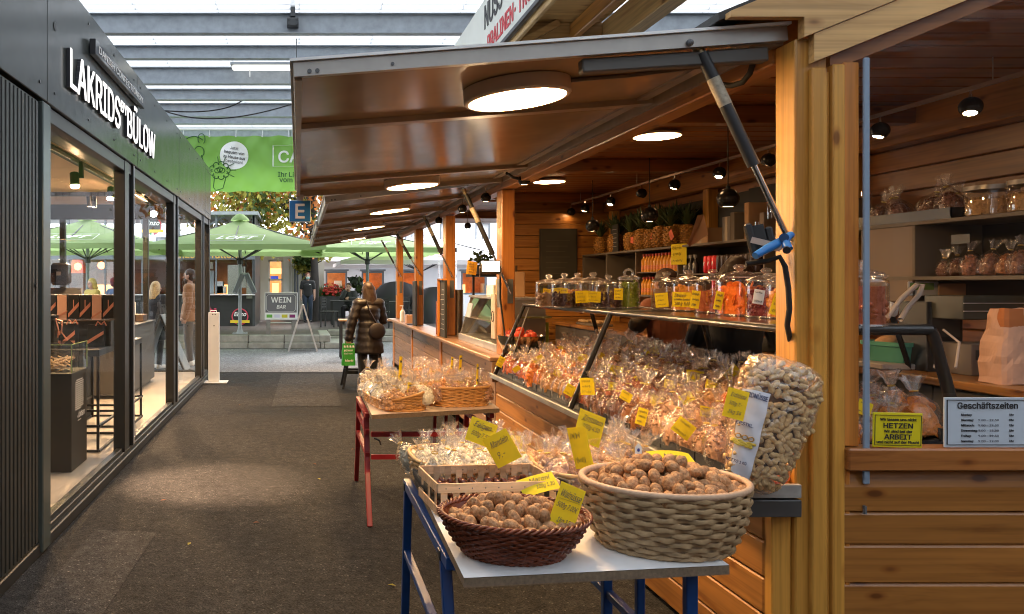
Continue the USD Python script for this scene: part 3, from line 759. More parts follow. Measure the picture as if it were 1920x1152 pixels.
part(sheet, 'print_disc', drape(flat_disc(c[0], c[2], .355)), M_WHITEP)
m = MB()
for k, (s, dz) in enumerate([('Jetzt', .17), ('bequem von', .06), ('zu Hause aus', -.06), ('bestellen!', -.17)]):
    m.text(s, .072, (c[0] + .0, 0, c[2] + dz - .02), (math.cos(.12), 0, -math.sin(.12)), (math.sin(.12), 0, math.cos(.12)), .001, k in (1, 2), True, width=[.2, .5, .54, .42][k])
part(sheet, 'disc_lettering', drape(m, .036), M_INK)
a = at(512, 313, 19.35); b = at(512, 273, 19.35)
m = MB()
for p, q in [((a[0], a[2]), (a[0], b[2])), ((a[0], b[2]), (a[0] + 2.2, b[2])), ((a[0], a[2]), (a[0] + 2.2, a[2])), ((a[0] + 2.2, a[2]), (a[0] + 2.2, b[2]))]:
    m.bar((p[0], 0, p[1]), (q[0], 0, q[1]), .022, .002)
m.text('CA', .27, (a[0] + .13, 0, a[2] + .12), X1, Z1, .001, True, cond=1.1)
part(sheet, 'white_lettering', drape(m, .028), M_WHITEP)
M_DKG = mat('dark_green_print', (.01, .07, .015), .6)
m = MB(); q = at(521, 332, 19.35); m.text('Ihr Lie', .12, (q[0], 0, q[2]), X1, Z1, .001, True); q = at(524, 342, 19.35); m.text('vom', .12, (q[0], 0, q[2] + .0), X1, Z1, .001, True)
part(sheet, 'small_lettering', drape(m, .028), M_DKG)
m = MB()                                          # line drawing: leafy sprig
q = at(412, 320, 19.35)
for k in range(9):
    a_ = k * 2 * math.pi / 9
    m.tube([(q[0] + .19 * math.cos(a_) + .075 * math.cos(s), 0, q[2] + .15 * math.sin(a_) + .075 * math.sin(s)) for s in np.linspace(a_ - 1.9, a_ + 1.9, 12)], .011, 4)
for k in range(3): m.tube([(q[0] + .07 * math.cos(s + k) + .06 * k - .06, 0, q[2] + .06 * math.sin(s + k) + .03 * (k % 2)) for s in np.linspace(0, 6.2, 14)], .010, 4)
m.tube([(q[0] - .12, 0, q[2] - .14), (q[0] - .16, 0, q[2] - .42), (q[0] - .1, 0, q[2] - .5), (q[0] + .08, 0, q[2] - .45), (q[0] + .16, 0, q[2] - .14)], .011, 4)
for a_ in (-.5, .0, .5, 1.2, 1.7): m.tube([(q[0] + .27 * math.cos(a_), 0, q[2] + .22 * math.sin(a_)), (q[0] + .42 * math.cos(a_), 0, q[2] + .35 * math.sin(a_))], .009, 4)
q = at(366, 276, 19.35)                           # line drawing: pair of big leaves
m.tube([(q[0] - .30 + .5 * s, 0, q[2] + .15 + .12 * math.sin(3 * s)) for s in np.linspace(0, 1, 10)], .011, 4)
m.tube([(q[0] + .16 + .09 * math.cos(s), 0, q[2] + .2 + .13 * math.sin(s)) for s in np.linspace(-1, 4, 14)], .011, 4)
m.tube([(q[0] + .1 + .12 * math.cos(s), 0, q[2] - .12 + .14 * math.sin(s)) for s in np.linspace(-2, 3.4, 14)], .011, 4)
m.tube([(q[0] + .15, 0, q[2] - .2), (q[0] + .22, 0, q[2] - .4)], .011, 4)
part(sheet, 'line_drawing', drape(m, .03), M_DKG)
for k in range(11):
    xx_ = bx0 + .05 + k * .66
    m = MB(); m.cyl((xx_, 19.33, bz1 - .03), (xx_, 19.31, bz1 - .03), .022, n=10); part(t, 'eyelet', m, M_ALU)
    m = MB(); m.cyl((xx_, 19.33, bz1 - .03), (xx_, 19.4, bz1 + .17), .006, n=5); part(t, 'tie_cord', m, M_WHITE)
m = MB(); m.cyl((bx0 - .4, 19.4, bz1 + .16), (bx1 + .4, 19.4, bz1 + .16), .025, n=8); part(t, 'hanging_tube', m, M_WHITE)
for xx_ in (bx0, -.2, bx1):
    m = MB(); m.cyl((xx_, 19.4, bz1 + .16), (xx_, 19.75, ZR - .4), .012, n=6); part(t, 'hanging_rod', m, M_STEEL)

# ---------------------------------------------------------------- people
M_SKIN = mat('skin', (.50, .29, .21), .5, noise=.06, nscale=30)
M_EYE = mat('eye', (.03, .02, .018), .2)
DEF = dict(pel=(0, 0, .95), wai=(0, .0, 1.10), che=(0, .0, 1.29), nec=(0, -.005, 1.46), hed=(0, .02, 1.62),
           shl=(-.175, 0, 1.40), ell=(-.23, -.02, 1.13), wrl=(-.24, .04, .89), shr=(.175, 0, 1.40), elr=(.23, -.02, 1.13), wrr=(.24, .04, .89),
           hil=(-.09, 0, .92), knl=(-.10, .02, .50), anl=(-.10, -.02, .08), tol=(-.11, .14, .03), hir=(.09, 0, .92), knr=(.10, .02, .50), anr=(.10, -.02, .08), tor=(.11, .14, .03))
def ell(c, r, n=20):
    return Manifold.sphere(1.0, n).scale([float(x) for x in r]).translate([float(x) for x in c])
def bone(a, ra, b, rb):
    ra = (ra,) * 3 if np.ndim(ra) == 0 else ra; rb = (rb,) * 3 if np.ndim(rb) == 0 else rb
    return Manifold.batch_hull([ell(a, ra), ell(b, rb)])
def fuse(ms, edge=.03, it=10):
    M = Manifold.batch_boolean(ms, m3.OpType.Add).refine_to_length(edge)
    q = M.to_mesh(); tmq = trimesh.Trimesh(np.array(q.vert_properties[:, :3]), np.array(q.tri_verts), process=True)
    trimesh.smoothing.filter_taubin(tmq, iterations=it)
    return tmq
def hand_bones(w, d, curl, side):
    """Palm, four unequal fingers, thumb; w wrist, d direction of the hand, curl = towards palm normal."""
    d = np.asarray(d, float) / np.linalg.norm(d); c_ = np.asarray(curl, float); c_ = c_ - (c_ @ d) * d; c_ /= np.linalg.norm(c_); s_ = np.cross(d, c_) * side
    w = np.asarray(w, float); k = w + d * .085
    out = [Manifold.batch_hull([ell(w, (.024,) * 3, 10), ell(k + s_ * .032, (.014,) * 3, 10), ell(k - s_ * .032, (.014,) * 3, 10)])]
    for i, (o, L) in enumerate([(.032, .066), (.011, .076), (-.011, .071), (-.031, .055)]):
        p0 = k + s_ * o; p1 = p0 + (d * .9 + c_ * .35) * L * .5; p2 = p1 + (d * .35 + c_ * .9) * L * .5
        out += [bone(p0, .010, p1, .009), bone(p1, .009, p2, .0075)]
    b0 = w + d * .03 + s_ * .03; b1 = b0 + (d * .5 + s_ * .6 + c_ * .4) * .04; b2 = b1 + (d * .7 + c_ * .6) * .03
    return out + [bone(b0, .013, b1, .011), bone(b1, .011, b2, .009)]
def figure(label, base, rotz, height, pose=None, look=None, edge=.032):
    """One continuous body; hair and clothes are its children. look: dict of parts -> material and settings."""
    J = {k: np.array(v, float) for k, v in DEF.items()}
    for k, v in (pose or {}).items(): J[k] = np.array(v, float)
    s = height / 1.75
    t = thing('person', label, 'person', base, rotz)
    def bones(d, what):
        o = []
        if 'torso' in what: o += [bone(J['pel'], (.16 + d, .11 + d, .11), J['wai'], (.135 + d, .10 + d, .09)), bone(J['wai'], (.135 + d, .10 + d, .09), J['che'], (.165 + d, .115 + d, .13)),
                                  bone(J['che'], (.15 + d, .105 + d, .1), J['nec'] - np.array([0, 0, .05]), (.08 + d, .065 + d, .05)), bone(J['shl'], .062 + d, J['shr'], .062 + d)]
        for q in ('l', 'r'):
            if 'arms' in what: o += [bone(J['sh' + q], .06 + d, J['el' + q], .046 + d), bone(J['el' + q], .045 + d, J['wr' + q], .032 + d)]
            if 'short' in what: o += [bone(J['sh' + q], .062 + d, J['sh' + q] * .35 + J['el' + q] * .65, .056 + d)]
            if 'legs' in what: o += [bone(J['hi' + q], .095 + d, J['kn' + q], .064 + d), bone(J['kn' + q], .062 + d, J['an' + q], .042 + d)]
            if 'feet' in what: o += [bone(J['an' + q], .042 + d, J['an' + q] + np.array([0, -.03, -.045]), .034 + d), bone(J['an' + q] + np.array([0, -.03, -.045]), .034 + d, J['to' + q], .03 + d)]
        return o
    fwd = np.array(look.get('face', (0, 1, 0)), float); fwd /= np.linalg.norm(fwd); rt = np.cross(fwd, Z1)
    h = J['hed']
    body = bones(0, ('torso', 'arms', 'legs', 'feet')) + [bone(J['nec'] - np.array([0, 0, .04]), .055, h - np.array([0, 0, .07]), .05),
        ell(h + np.array([0, 0, .015]), (.078, .095, .105)), ell(h + fwd * .035 - np.array([0, 0, .055]), (.055, .055, .055)), bone(h + fwd * .09 + np.array([0, 0, .01]), .011, h + fwd * .108 - np.array([0, 0, .02]), .016),
        ell(h + rt * .08, (.014, .02, .03)), ell(h - rt * .08, (.014, .02, .03)), ell(h + fwd * .088 - np.array([0, 0, .055]), (.022, .012, .010))]
    for q, sd in (('l', -1), ('r', 1)):
        dd = J['wr' + q] - J['el' + q]
        body += hand_bones(J['wr' + q], look.get('hd' + q, dd), look.get('hc' + q, (-sd, .2, 0)), sd)
    def put(name, tmq, mt, par=t):
        tmq.apply_scale(s); return part(par, name, tmq, mt, smooth=True)
    B = put('body', fuse(body, edge * .8, 6), M_SKIN)
    for sd in (-1, 1):
        e = MB(); e.blob((h + fwd * .086 + rt * sd * .032 + np.array([0, 0, .018])) * s, (.011 * s,) * 3, 1); part(B, 'eye', e, M_EYE, smooth=True)
    for name, what, d, mt in look['clothes']:
        ms = bones(d, what)
        if 'skirt' in what:
            zh = what['skirt'] if isinstance(what, dict) else look['hem']
            a, b = J['wai'], np.array([J['pel'][0], J['pel'][1], zh + .04])
            fl = look.get('flare', .05)
            ms += [bone(a, (.15 + d, .12 + d, .05), b, (.16 + fl + d, .13 + fl + d, .04))]
        if 'cut' in look and name in look['cut']:
            pass
        q = fuse(ms, edge, 8)
        if look.get('quilt') and name == 'coat':
            v = q.vertices; n = q.vertex_normals
            q.vertices = v + n * (.012 * np.abs(np.sin(v[:, 2:3] * math.pi / .115)) - .004 + .008 * (meshkit.noise(v * 14) - .5)[:, None])
        put(name, q, mt, B)
    if 'hair' in look:
        hs = [ell(h + np.array([0, 0, .045]) - fwd * .018, (.088, .1, .095))]
        L = look.get('hairlen', 0)
        if L: hs += [bone(h - fwd * .03 + np.array([0, 0, .02]), (.108, .085, .09), h - fwd * .07 - np.array([0, 0, L]), (.13, .07, .05))]
        else: hs += [ell(h - fwd * .035 + np.array([0, 0, -.01]), (.082, .07, .08))]
        q = fuse(hs, .02, 4)
        v = q.vertices; n = q.vertex_normals
        q.vertices = v + n * (.010 * (meshkit.noise(v * np.array([90, 90, 14.])) - .4))[:, None]
        hr = put('hair', q, look['hair'], B)
    return t, B, J, s
def cloth(name, c, **k):
    return mat(name, c, .85, noise=.18, nscale=22, bump=.35, bscale=160, sheen=.2, **k)
C_NAVY, C_JEANS, C_BLACK, C_GREY = cloth('navy_wool', (.012, .014, .022)), cloth('denim', (.025, .04, .075)), cloth('black_cotton', (.012, .012, .013)), cloth('grey_trousers', (.05, .05, .052))
H_BROWN, H_DARK, H_BLOND = [mat(n, c, .55, noise=.4, nscale=40) for n, c in (('brown_hair', (.035, .017, .009)), ('dark_hair', (.05, .025, .015)), ('blond_hair', (.50, .36, .17)))]
M_SHOEW, M_SHOEB = mat('white_leather', (.7, .7, .68), .5), mat('black_leather', (.02, .02, .02), .4)
# woman with the green bag
M_PUFF = mat('puffer_brown', (.018, .013, .012), .46, noise=.2, nscale=14, bump=.5, bscale=40)
wb = at(691, 735, 11.3)
tW, B, J, s = figure('woman seen from behind in dark brown quilted coat holding a green bag', (wb[0], 11.3, 0), .25, 1.60,
    pose=dict(ell=(-.29, -.03, 1.13), wrl=(-.34, -.02, .86), elr=(.27, .08, 1.14), wrr=(.14, .24, 1.05), nec=(0, .01, 1.46), hed=(-.01, .035, 1.62)),
    look=dict(face=(-.5, 1, -.05), hem=.60, flare=.055, quilt=True, hdl=(0, 0, -1), hcl=(.4, 1, 0), hair=H_BROWN, hairlen=.22,
              clothes=[('coat', ('torso', 'arms', 'skirt'), .032, M_PUFF), ('leggings', ('legs',), .012, C_BLACK), ('shoe_pair', ('feet',), .012, M_SHOEB)]))
m = MB()
for k, zz_ in enumerate(np.arange(.5, 1.4, .1)): pass
pts = [np.array((-.10, -.17, 1.46)), np.array((-.06, -.21, 1.3)), np.array((.05, -.23, 1.1)), np.array((.09, -.22, .98))]
m = MB(); m.tube(np.array(pts) * s, .013, 6); sb_ = part(B, 'bag_strap', m, mat('shoulder_bag', (.022, .014, .014), .6, bump=.6, bscale=120), smooth=True)
m = MB(); m.blob(np.array((.06, -.235, .98)) * s, np.array((.14, .05, .13)) * s, 3); part(B, 'shoulder_bag', m, MATS['shoulder_bag'], smooth=True)
# green shopping bag
a = at(654, 664, 11.25)
t = thing('shopping_bag', 'green printed carrier bag held in the hand of the woman in brown', 'bag', (a[0] - .01, 11.2, a[2] - .16), .1)
P = []
M_BAG = mat('bag_green', (.03, .33, .03), .4, noise=.1, nscale=9)
zz_ = np.linspace(0, .32, 8)
for z in zz_:
    k = 1 - .12 * (z / .32) + .02 * math.sin(z * 40)
    th = np.linspace(0, 2 * np.pi, 28, endpoint=False)
    P.append(np.stack([.10 * k * np.sign(np.cos(th)) * np.abs(np.cos(th)) ** .4, .05 * (1.1 - z / .6) * np.sign(np.sin(th)) * np.abs(np.sin(th)) ** .5 + .004 * np.sin(5 * th + z * 30), np.full(28, z)], 1))
V = np.array(P); m = MB(); m._grid(V, False, True); bg = part(t, 'sack', m, M_BAG, smooth=40)
m = MB()
for k in range(4): m.poly([(-.075 + k * .042, .262), (-.048 + k * .042, .262), (-.055 + k * .042, .292), (-.075 + k * .042, .292)], .003, (0, -.058, 0), X1, Z1)
m.text('gut, besser', .026, (-.075, -.06, .21), X1, Z1, .002, True, shear=.2, width=.13); m.text('frisch vom', .024, (-.075, -.063, .165), X1, Z1, .002, False, shear=.2, width=.12); m.text('Markt', .03, (-.06, -.066, .06), X1, Z1, .002, True, shear=.2, width=.12)
part(bg, 'print', m, M_WHITEP)
m = MB(); m.tube([(-.04, 0, .31), (-.035, .0, .38), (0, 0, .40), (.035, 0, .38), (.04, 0, .31)], .006, 6); part(t, 'handle', m, M_BAG)
# black trestle stool beside her
t = thing('bar_stool', 'black wooden trestle stool standing in the lane beside the woman', 'stool', (at(672, 0, 11.7)[0], 11.75, 0), world_pts=True)
a, b = at(672, 0, 11.7)[0] - .1, at(672, 0, 11.7)[0] + .28
for xx_, dx in ((a, -.14), (b, .12)):
    for yy_ in (11.62, 11.98):
        m = MB(); m.bar((xx_ + dx, yy_ + (yy_ - 11.8) * .3, 0), (xx_, yy_, .74), .035); part(t, 'leg', m, M_BLACKM)
m = MB(); m.box(a - .1, b + .09, 11.62, 11.66, .22, .27); m.box(a - .1, b + .09, 11.94, 11.98, .22, .27); part(t, 'stretcher', m, M_BLACKM)
m = MB(); m.box(a - .05, b + .05, 11.6, 12.0, .74, .775, .008); part(t, 'seat', m, M_BLACKM)
# man in camel coat
C_CAMEL = cloth('camel_wool', (.30, .13, .045))
mb = at(357, 0, 15.0)
tM, B, J, s = figure('bearded man in camel coat and white trainers outside the shop', (mb[0], 15.0, 0), math.pi * .47, 1.86,
    pose=dict(tol=(-.11, .15, .03), wrr=(.23, .10, .87), elr=(.25, -.03, 1.12), knr=(.1, -.03, .5), anr=(.1, -.12, .09), tor=(.11, .04, .03)),
    look=dict(hem=.78, flare=.03, hair=H_DARK, hairlen=0, clothes=[('coat', ('torso', 'arms', 'skirt'), .03, C_CAMEL), ('trousers', ('legs',), .014, C_GREY), ('trainers', ('feet',), .014, M_SHOEW)]))
m = MB(); m.blob((J['hed'] + np.array([0, .05, -.075])) * s, np.array((.058, .055, .05)) * s, 2); part(B, 'beard', m, H_DARK, smooth=True)
m = MB(); m.tube([(J['hed'] + np.array([x, .088 + (0 if abs(x) < .06 else -.08), .02])) * s for x in (-.082, -.06, .06, .082)], .004, 5)
for sd in (-1, 1): m.tube([(J['hed'] + np.array([sd * .034 + .026 * math.cos(q), .098, .016 + .019 * math.sin(q)])) * s for q in np.linspace(0, 6.2, 12)], .003, 4, closed=True)
part(B, 'glasses', m, M_BLACK)
m = MB(); m.box(.19 * s, .205 * s, -.02, .06, .78 * s, 1.05 * s); part(B, 'dark_strap', m, M_BLACKM)
# blond woman
bb = at(292, 0, 14.4)
figure('blond woman seen from behind in long navy coat outside the shop', (bb[0], 14.4, 0), -.5, 1.62,
    look=dict(face=(.3, 1, 0), hem=.55, flare=.02, hair=H_BLOND, hairlen=.2, clothes=[('coat', ('torso', 'arms', 'skirt'), .035, C_NAVY), ('trousers', ('legs',), .012, C_BLACK), ('trainers', ('feet',), .012, M_SHOEW)]))
# waiter
wb = at(577, 0, 25.4)
tm_, B, J, s = figure('waiter in black polo shirt and jeans wearing a pale face mask', (wb[0], 25.4, .314), math.pi, 1.62,
    pose=dict(knl=(-.1, .06, .5), tol=(-.13, .14, .03)), look=dict(hair=mat('red_hair', (.16, .06, .03), .6, noise=.3, nscale=40), clothes=[('polo_shirt', ('torso', 'short'), .022, C_BLACK), ('jeans', ('legs',), .014, C_JEANS), ('shoe_pair', ('feet',), .01, M_SHOEB)]))
m = MB(); m.blob((J['hed'] + np.array([0, .058, -.05])) * s, np.array((.064, .062, .056)) * s, 2); part(B, 'face_mask', m, mat('mask_mint', (.36, .56, .52), .8), smooth=True)
m = MB(); m.box(-.1 * s, -.055 * s, .137, .145, 1.32 * s, 1.345 * s); part(B, 'chest_logo', m, M_WHITEP)
# seated man
sb0 = at(660, 0, 24.2)
SIT = dict(pel=(0, 0, .50), wai=(0, .02, .66), che=(0, .05, .86), nec=(0, .08, 1.03), hed=(0, .12, 1.18), shl=(-.175, .05, .97), shr=(.175, .05, .97), ell=(-.25, .22, .78), wrl=(-.08, .34, .80), elr=(.2, .3, .8), wrr=(.09, .22, 1.02),
           hil=(-.09, 0, .5), knl=(-.13, .42, .5), anl=(-.13, .40, .08), tol=(-.13, .56, .03), hir=(.09, 0, .5), knr=(.13, .42, .5), anr=(.13, .40, .08), tor=(.13, .56, .03))
figure('man in dark jacket sitting at the black terrace table, hand at chin', (sb0[0] - .05, 24.7, .314), math.pi * .92, 1.72, pose=SIT,
    look=dict(hdr=(-.3, .1, 1), hcr=(-.5, -.6, 0), hair=H_DARK, clothes=[('jacket', ('torso', 'arms'), .03, cloth('black_jacket', (.02, .022, .024))), ('trousers', ('legs',), .014, C_BLACK), ('shoe_pair', ('feet',), .01, M_SHOEB)]))
# two passers-by far left, seen through the shop
figure('person in yellow hooded jacket on the street beyond the shop glass', (at(173, 0, 17.6)[0], 17.6, 0), 2.4, 1.70, look=dict(hair=cloth('yellow_wool', (.42, .30, .06)), hairlen=.1, hem=.8, clothes=[('jacket', ('torso', 'arms'), .035, cloth('yellow_wool', (.42, .30, .06))), ('trousers', ('legs',), .014, C_BLACK), ('shoe_pair', ('feet',), .012, M_SHOEB)]), edge=.04)
figure('person in blue jacket and dark red cap beyond the shop glass', (at(214, 0, 17.2)[0], 17.2, 0), -.9, 1.72, look=dict(hair=cloth('wine_wool', (.12, .02, .025)), hem=.8, clothes=[('jacket', ('torso', 'arms'), .04, cloth('blue_jacket', (.03, .06, .14))), ('trousers', ('legs',), .014, C_BLACK), ('shoe_pair', ('feet',), .012, M_SHOEB)]), edge=.04)

# ---------------------------------------------------------------- street furniture in the plaza
# white dispenser column
a = at(401, 718, 12.35)
t = thing('dispenser_column', 'white metal hand disinfection column on a flat foot by the shop corner', 'dispenser', (a[0], 12.35, 0))
M_COL = mat('column_white', (.76, .77, .76), .45, noise=.03, nscale=6)
m = MB(); m.box(-.21, .22, -.16, .16, .005, .017, .004); part(t, 'foot_plate', m, M_COL)
m = MB(); m.box(-.088, .088, -.05, .05, .018, 1.12, .006); part(t, 'post', m, M_COL)
m = MB(); m.tube([(-.05, 0, 1.12), (-.05, 0, 1.15), (.04, 0, 1.15), (.04, 0, 1.12)], .008, 6); part(t, 'handle', m, M_COL)
m = MB()
for x_, z_ in ((-.012, 1.09), (.028, 1.09), (.008, .91)): m.cyl((x_, -.049, z_), (x_, -.054, z_), .010, n=10)
part(t, 'screw', m, M_BLACK)
# WEIN BAR board
a0, a1 = at(495, 601, 18.95), at(558, 549, 18.95)
t = thing('wine_bar_board', 'grey and white notice board reading WEIN BAR on two wooden posts', 'sign', ((a0[0] + a1[0]) / 2, 19.3, .314), world_pts=True)
x0, x1, z0, z1 = a0[0], a1[0], a0[2], a1[2]; Y = 19.28
m = MB(); m.box(x0, x1, Y, Y + .06, z0, z1, .006); bd = part(t, 'board', m, M_WHITE)
zq = z0 + (z1 - z0) * .26
m = MB(); m.box(x0 + .02, x1 - .02, Y - .004, Y, zq, z1 - .02); part(bd, 'grey_field', m, mat('sign_grey', (.15, .145, .16), .6))
m = MB(); cx_ = (x0 + x1) / 2
m.text('WEIN', .135, (cx_ - .0, Y - .01, z1 - .25), X1, Z1, .003, True, True); m.text('BAR', .085, (cx_, Y - .01, z1 - .40), X1, Z1, .003, True, True, shear=.15)
k_ = .05
oc = [(x0 + .05 + k_, zq + .03), (x1 - .05 - k_, zq + .03), (x1 - .05, zq + .03 + k_), (x1 - .05, z1 - .05 - k_), (x1 - .05 - k_, z1 - .05), (x0 + .05 + k_, z1 - .05), (x0 + .05, z1 - .05 - k_), (x0 + .05, zq + .03 + k_)]
for p, q in zip(oc, oc[1:] + oc[:1]): m.bar((p[0], Y - .008, p[1]), (q[0], Y - .008, q[1]), .008, .006)
part(bd, 'lettering', m, M_WHITEP)
for k, c_ in enumerate([(.12, .38, .05), (.62, .62, .75), (.55, .5, .03), (.22, .02, .13)]):
    m = MB(); xq = x0 + .05 + k * .19; m.box(xq, xq + .14, Y - .004, Y, z0 + .05, z0 + .13); part(bd, 'coloured_label', m, mat('label_%s' % 'gbyr'[k], c_, .6))
for xq in (x0 + .09, x1 - .10):
    m = MB(); m.box(xq - .055, xq + .055, Y + .02, Y + .1, .314, z0 + .1, .006); part(t, 'post', m, mat('grey_timber', (.20, .185, .165), .8, noise=.2, nscale=12))
m = MB(); m.cyl((x0 + .09, Y + .06, .60), (x1 - .1, Y + .06, .60), .018, n=8); m.cyl((x0 + .09, Y + .06, .68), (x1 - .1, Y + .06, .68), .018, n=8); part(t, 'cross_rail', m, M_ALU)
# A-board seen edge on
a, b, c = at(541, 661, 17.9), at(568, 573, 17.9), at(595, 661, 17.9)
t = thing('a_board', 'folding aluminium pavement board standing open, seen from its narrow side', 'sign', (b[0], 17.95, 0), world_pts=True)
for p, zt_ in ((a, 0), (c, 0)):
    f = MB(); d_ = .03
    for yy_ in (17.9, 18.48): f.bar((p[0], yy_, .005), (b[0] + np.sign(p[0] - b[0]) * .012, yy_, b[2]), .035, .028)
    f.bar((p[0] * .93 + b[0] * .07, 17.9, b[2] * .07), (p[0] * .93 + b[0] * .07, 18.48, b[2] * .07), .03, .02)
    part(t, 'frame', f, M_ALU)
    q0 = np.array([p[0] * .9 + b[0] * .1, 0, b[2] * .1]); q1 = np.array([p[0] * .06 + b[0] * .94, 0, b[2] * .94])
    f = MB(); f.add([(q0[0], 17.93, q0[2]), (q0[0], 18.46, q0[2]), (q1[0], 18.46, q1[2]), (q1[0], 17.93, q1[2]), (q0[0] + .008, 17.93, q0[2]), (q0[0] + .008, 18.46, q0[2]), (q1[0] + .008, 18.46, q1[2]), (q1[0] + .008, 17.93, q1[2])], [[0, 1, 2, 3], [7, 6, 5, 4], [0, 4, 5, 1], [1, 5, 6, 2], [2, 6, 7, 3], [3, 7, 4, 0]])
    part(t, 'panel', f, M_WHITE)
m = MB(); m.cyl((b[0], 17.88, b[2]), (b[0], 18.5, b[2]), .02, n=8); part(t, 'hinge', m, M_ALU)
# easel style boards beside the blond woman, seen through the glass
a, b = at(258, 690, 14.0), at(305, 590, 14.0)
t = thing('leaning_board', 'grey A shaped pavement board beyond the shop door glass', 'sign', (at(290, 0, 14.1)[0], 14.0, 0), world_pts=True)
for (p0, p1) in [((272, 700), (306, 590)), ((351, 697), (306, 590)), ]:
    q0, q1 = at(*p0, 14.0), at(*p1, 14.0); q0[2] = max(q0[2], .01)
    m = MB(); m.bar(q0, q1, .05, .6, .01, up=(0, 1, 0)); part(t, 'panel', m, M_STEEL)
    m = MB(); m.bar(q0 + [0, -.31, 0], q1 + [0, -.31, 0], .035, .03); part(t, 'frame', m, M_BLACK)
# pedestrian planter
a, b = at(580, 0, 26.4), at(648, 0, 26.4); zt_ = at(0, 556, 26.4)[2]
t = thing('planter', 'long dark grey terrace planter with grasses and red flowers', 'planter', (a[0], 26.4, .314), world_pts=True)
m = MB(); m.box(a[0], b[0], 26.4, 26.9, .314, zt_, .01); part(t, 'trough', m, M_DKGREY)
m = MB()
for k in range(420):
    p = np.array([rng.uniform(a[0] + .05, b[0]), rng.uniform(26.45, 26.85), zt_]); d_ = rng.normal(size=3) * np.array([.12, .1, .06]) + np.array([0, 0, rng.uniform(.12, .42)])
    w_ = np.array([.02, .0, 0]); m.add([p - w_, p + w_, p + d_], [[0, 1, 2]])
part(t, 'grass', m, L_GR, kind='stuff')
fx = at(624, 545, 26.45)
m = MB()
for k in range(90): m.blob((fx[0] + rng.normal(0, .22), 26.5 + rng.normal(0, .1), fx[2] + rng.normal(0, .09)), rng.uniform(.03, .06), 0)
part(t, 'red_flowers', m, mat('geranium_red', (.50, .05, .03), .7, noise=.3, nscale=15), kind='stuff')
# terrace tables and chairs
def terrace_table(label, x, y, w, d, z0, h, top):
    t = thing('terrace_table', label, 'table', (x, y, z0))
    m = MB(); m.box(-w / 2, w / 2, -d / 2, d / 2, h - .03, h, .006); part(t, 'tabletop', m, top)
    for sx in (-1, 1):
        for sy in (-1, 1):
            m = MB(); m.box(sx * (w / 2 - .05) - .025, sx * (w / 2 - .05) + .025, sy * (d / 2 - .05) - .025, sy * (d / 2 - .05) + .025, 0, h - .03); part(t, 'leg', m, M_BLACKM)
    return t
terrace_table('black terrace table in front of the seated man', at(648, 0, 23.9)[0], 23.9, .95, .7, .314, .74, M_BLACKM)
terrace_table('black terrace table right of the woman in brown', at(735, 0, 23.0)[0], 23.0, 1.0, .7, .314, .74, M_BLACKM)
t = terrace_table('wooden topped bistro table on the street behind the woman', at(690, 0, 16.4)[0], 16.4, 1.25, .5, 0, .82, mat('table_pine', (.50, .24, .08), .5, noise=.2, nscale=10))
def chair(label, x, y, rz):
    t = thing('terrace_chair', label, 'chair', (x, y, .314), rz)
    for sx in (-1, 1):
        for sy in (-1, 1):
            m = MB(); m.bar((sx * .2, sy * .2, 0), (sx * .19, sy * .19, .45 if sy < 0 else .86), .035); part(t, 'leg', m, M_BLACKM)
    m = MB(); m.box(-.22, .22, -.22, .22, .43, .465, .01); part(t, 'seat', m, M_BLACKM)
    m = MB()
    for k in range(4): m.box(-.2, .2, .18, .2, .56 + k * .08, .61 + k * .08)
    part(t, 'backrest', m, M_BLACKM)
chair('black chair without guest left of the seated man', at(618, 0, 22.6)[0], 22.6, 1.2)
chair('black chair under the seated man', sb0[0] - .05, 24.72, math.pi * .92 + math.pi)
chair('black chair at the right terrace table', at(760, 0, 23.6)[0], 23.6, .2)
chair('black chair in front of the right terrace table', at(716, 0, 22.2)[0], 22.2, 3.0)
# black covered grill / tarpaulin heaps
for k, (px, Y, w_, h_, lab) in enumerate([(735, 25.6, 1.0, 1.28, 'black tarpaulin covering stacked furniture behind the woman in brown'), (806, 25.0, .8, 1.1, 'black tarpaulin heap further right between the stall posts')]):
    a = at(px, 0, Y)
    P = []
    for z in np.linspace(0, 1, 9):
        th = np.linspace(0, 2 * np.pi, 30, endpoint=False); r_ = (1 - .5 * z ** 2.2) * (1 + .05 * np.sin(7 * th + z * 4))
        P.append(np.stack([w_ * r_ * np.cos(th) + z * .15, .6 * r_ * np.sin(th), np.full(30, z * h_) - .06 * z * np.cos(th * 2)], 1))
    m = MB(); m._grid(np.array(P)); tt = thing('tarpaulin', lab, 'cover', (a[0], Y, .314)); part(tt, 'sheet', m, mat('tarpaulin_black', (.012, .013, .014), .5, bump=.5, bscale=8), smooth=30)
# shrub beside the seated man
a = at(668, 532, 26.2)
tree('terrace_shrub', 'dark sparse terrace shrub behind the seated man', a[0] + .1, 26.2, 1.15, .36, 8, 420, [L_GR, mat('leaf_dark', (.02, .035, .012), .6)], 1.2, 21, .03)
# ---------------------------------------------------------------- dark glazed sweet shop on the left
M_FASC = mat('fascia_panel', (.040, .044, .040), .2, spec=.6, noise=.05, nscale=2.5)
M_CLAD = mat('ribbed_cladding', (.040, .043, .040), .45, metal=.4, noise=.08, nscale=3)
M_SFRAME = mat('shop_frame', (.022, .023, .022), .38)
M_SFLOOR = mat('shop_floor', (.36, .33, .29), .42, noise=.12, nscale=2.2)
M_SCEIL = mat('shop_ceiling', (.62, .44, .30), .38, spec=.3, noise=.04, nscale=2)
SX = -1.51
SY1 = 13.1
shop = thing('sweet_shop', 'dark metal clad confectionery shop with glass front along the lane', 'shop', (SX, 4, 0), world_pts=True)
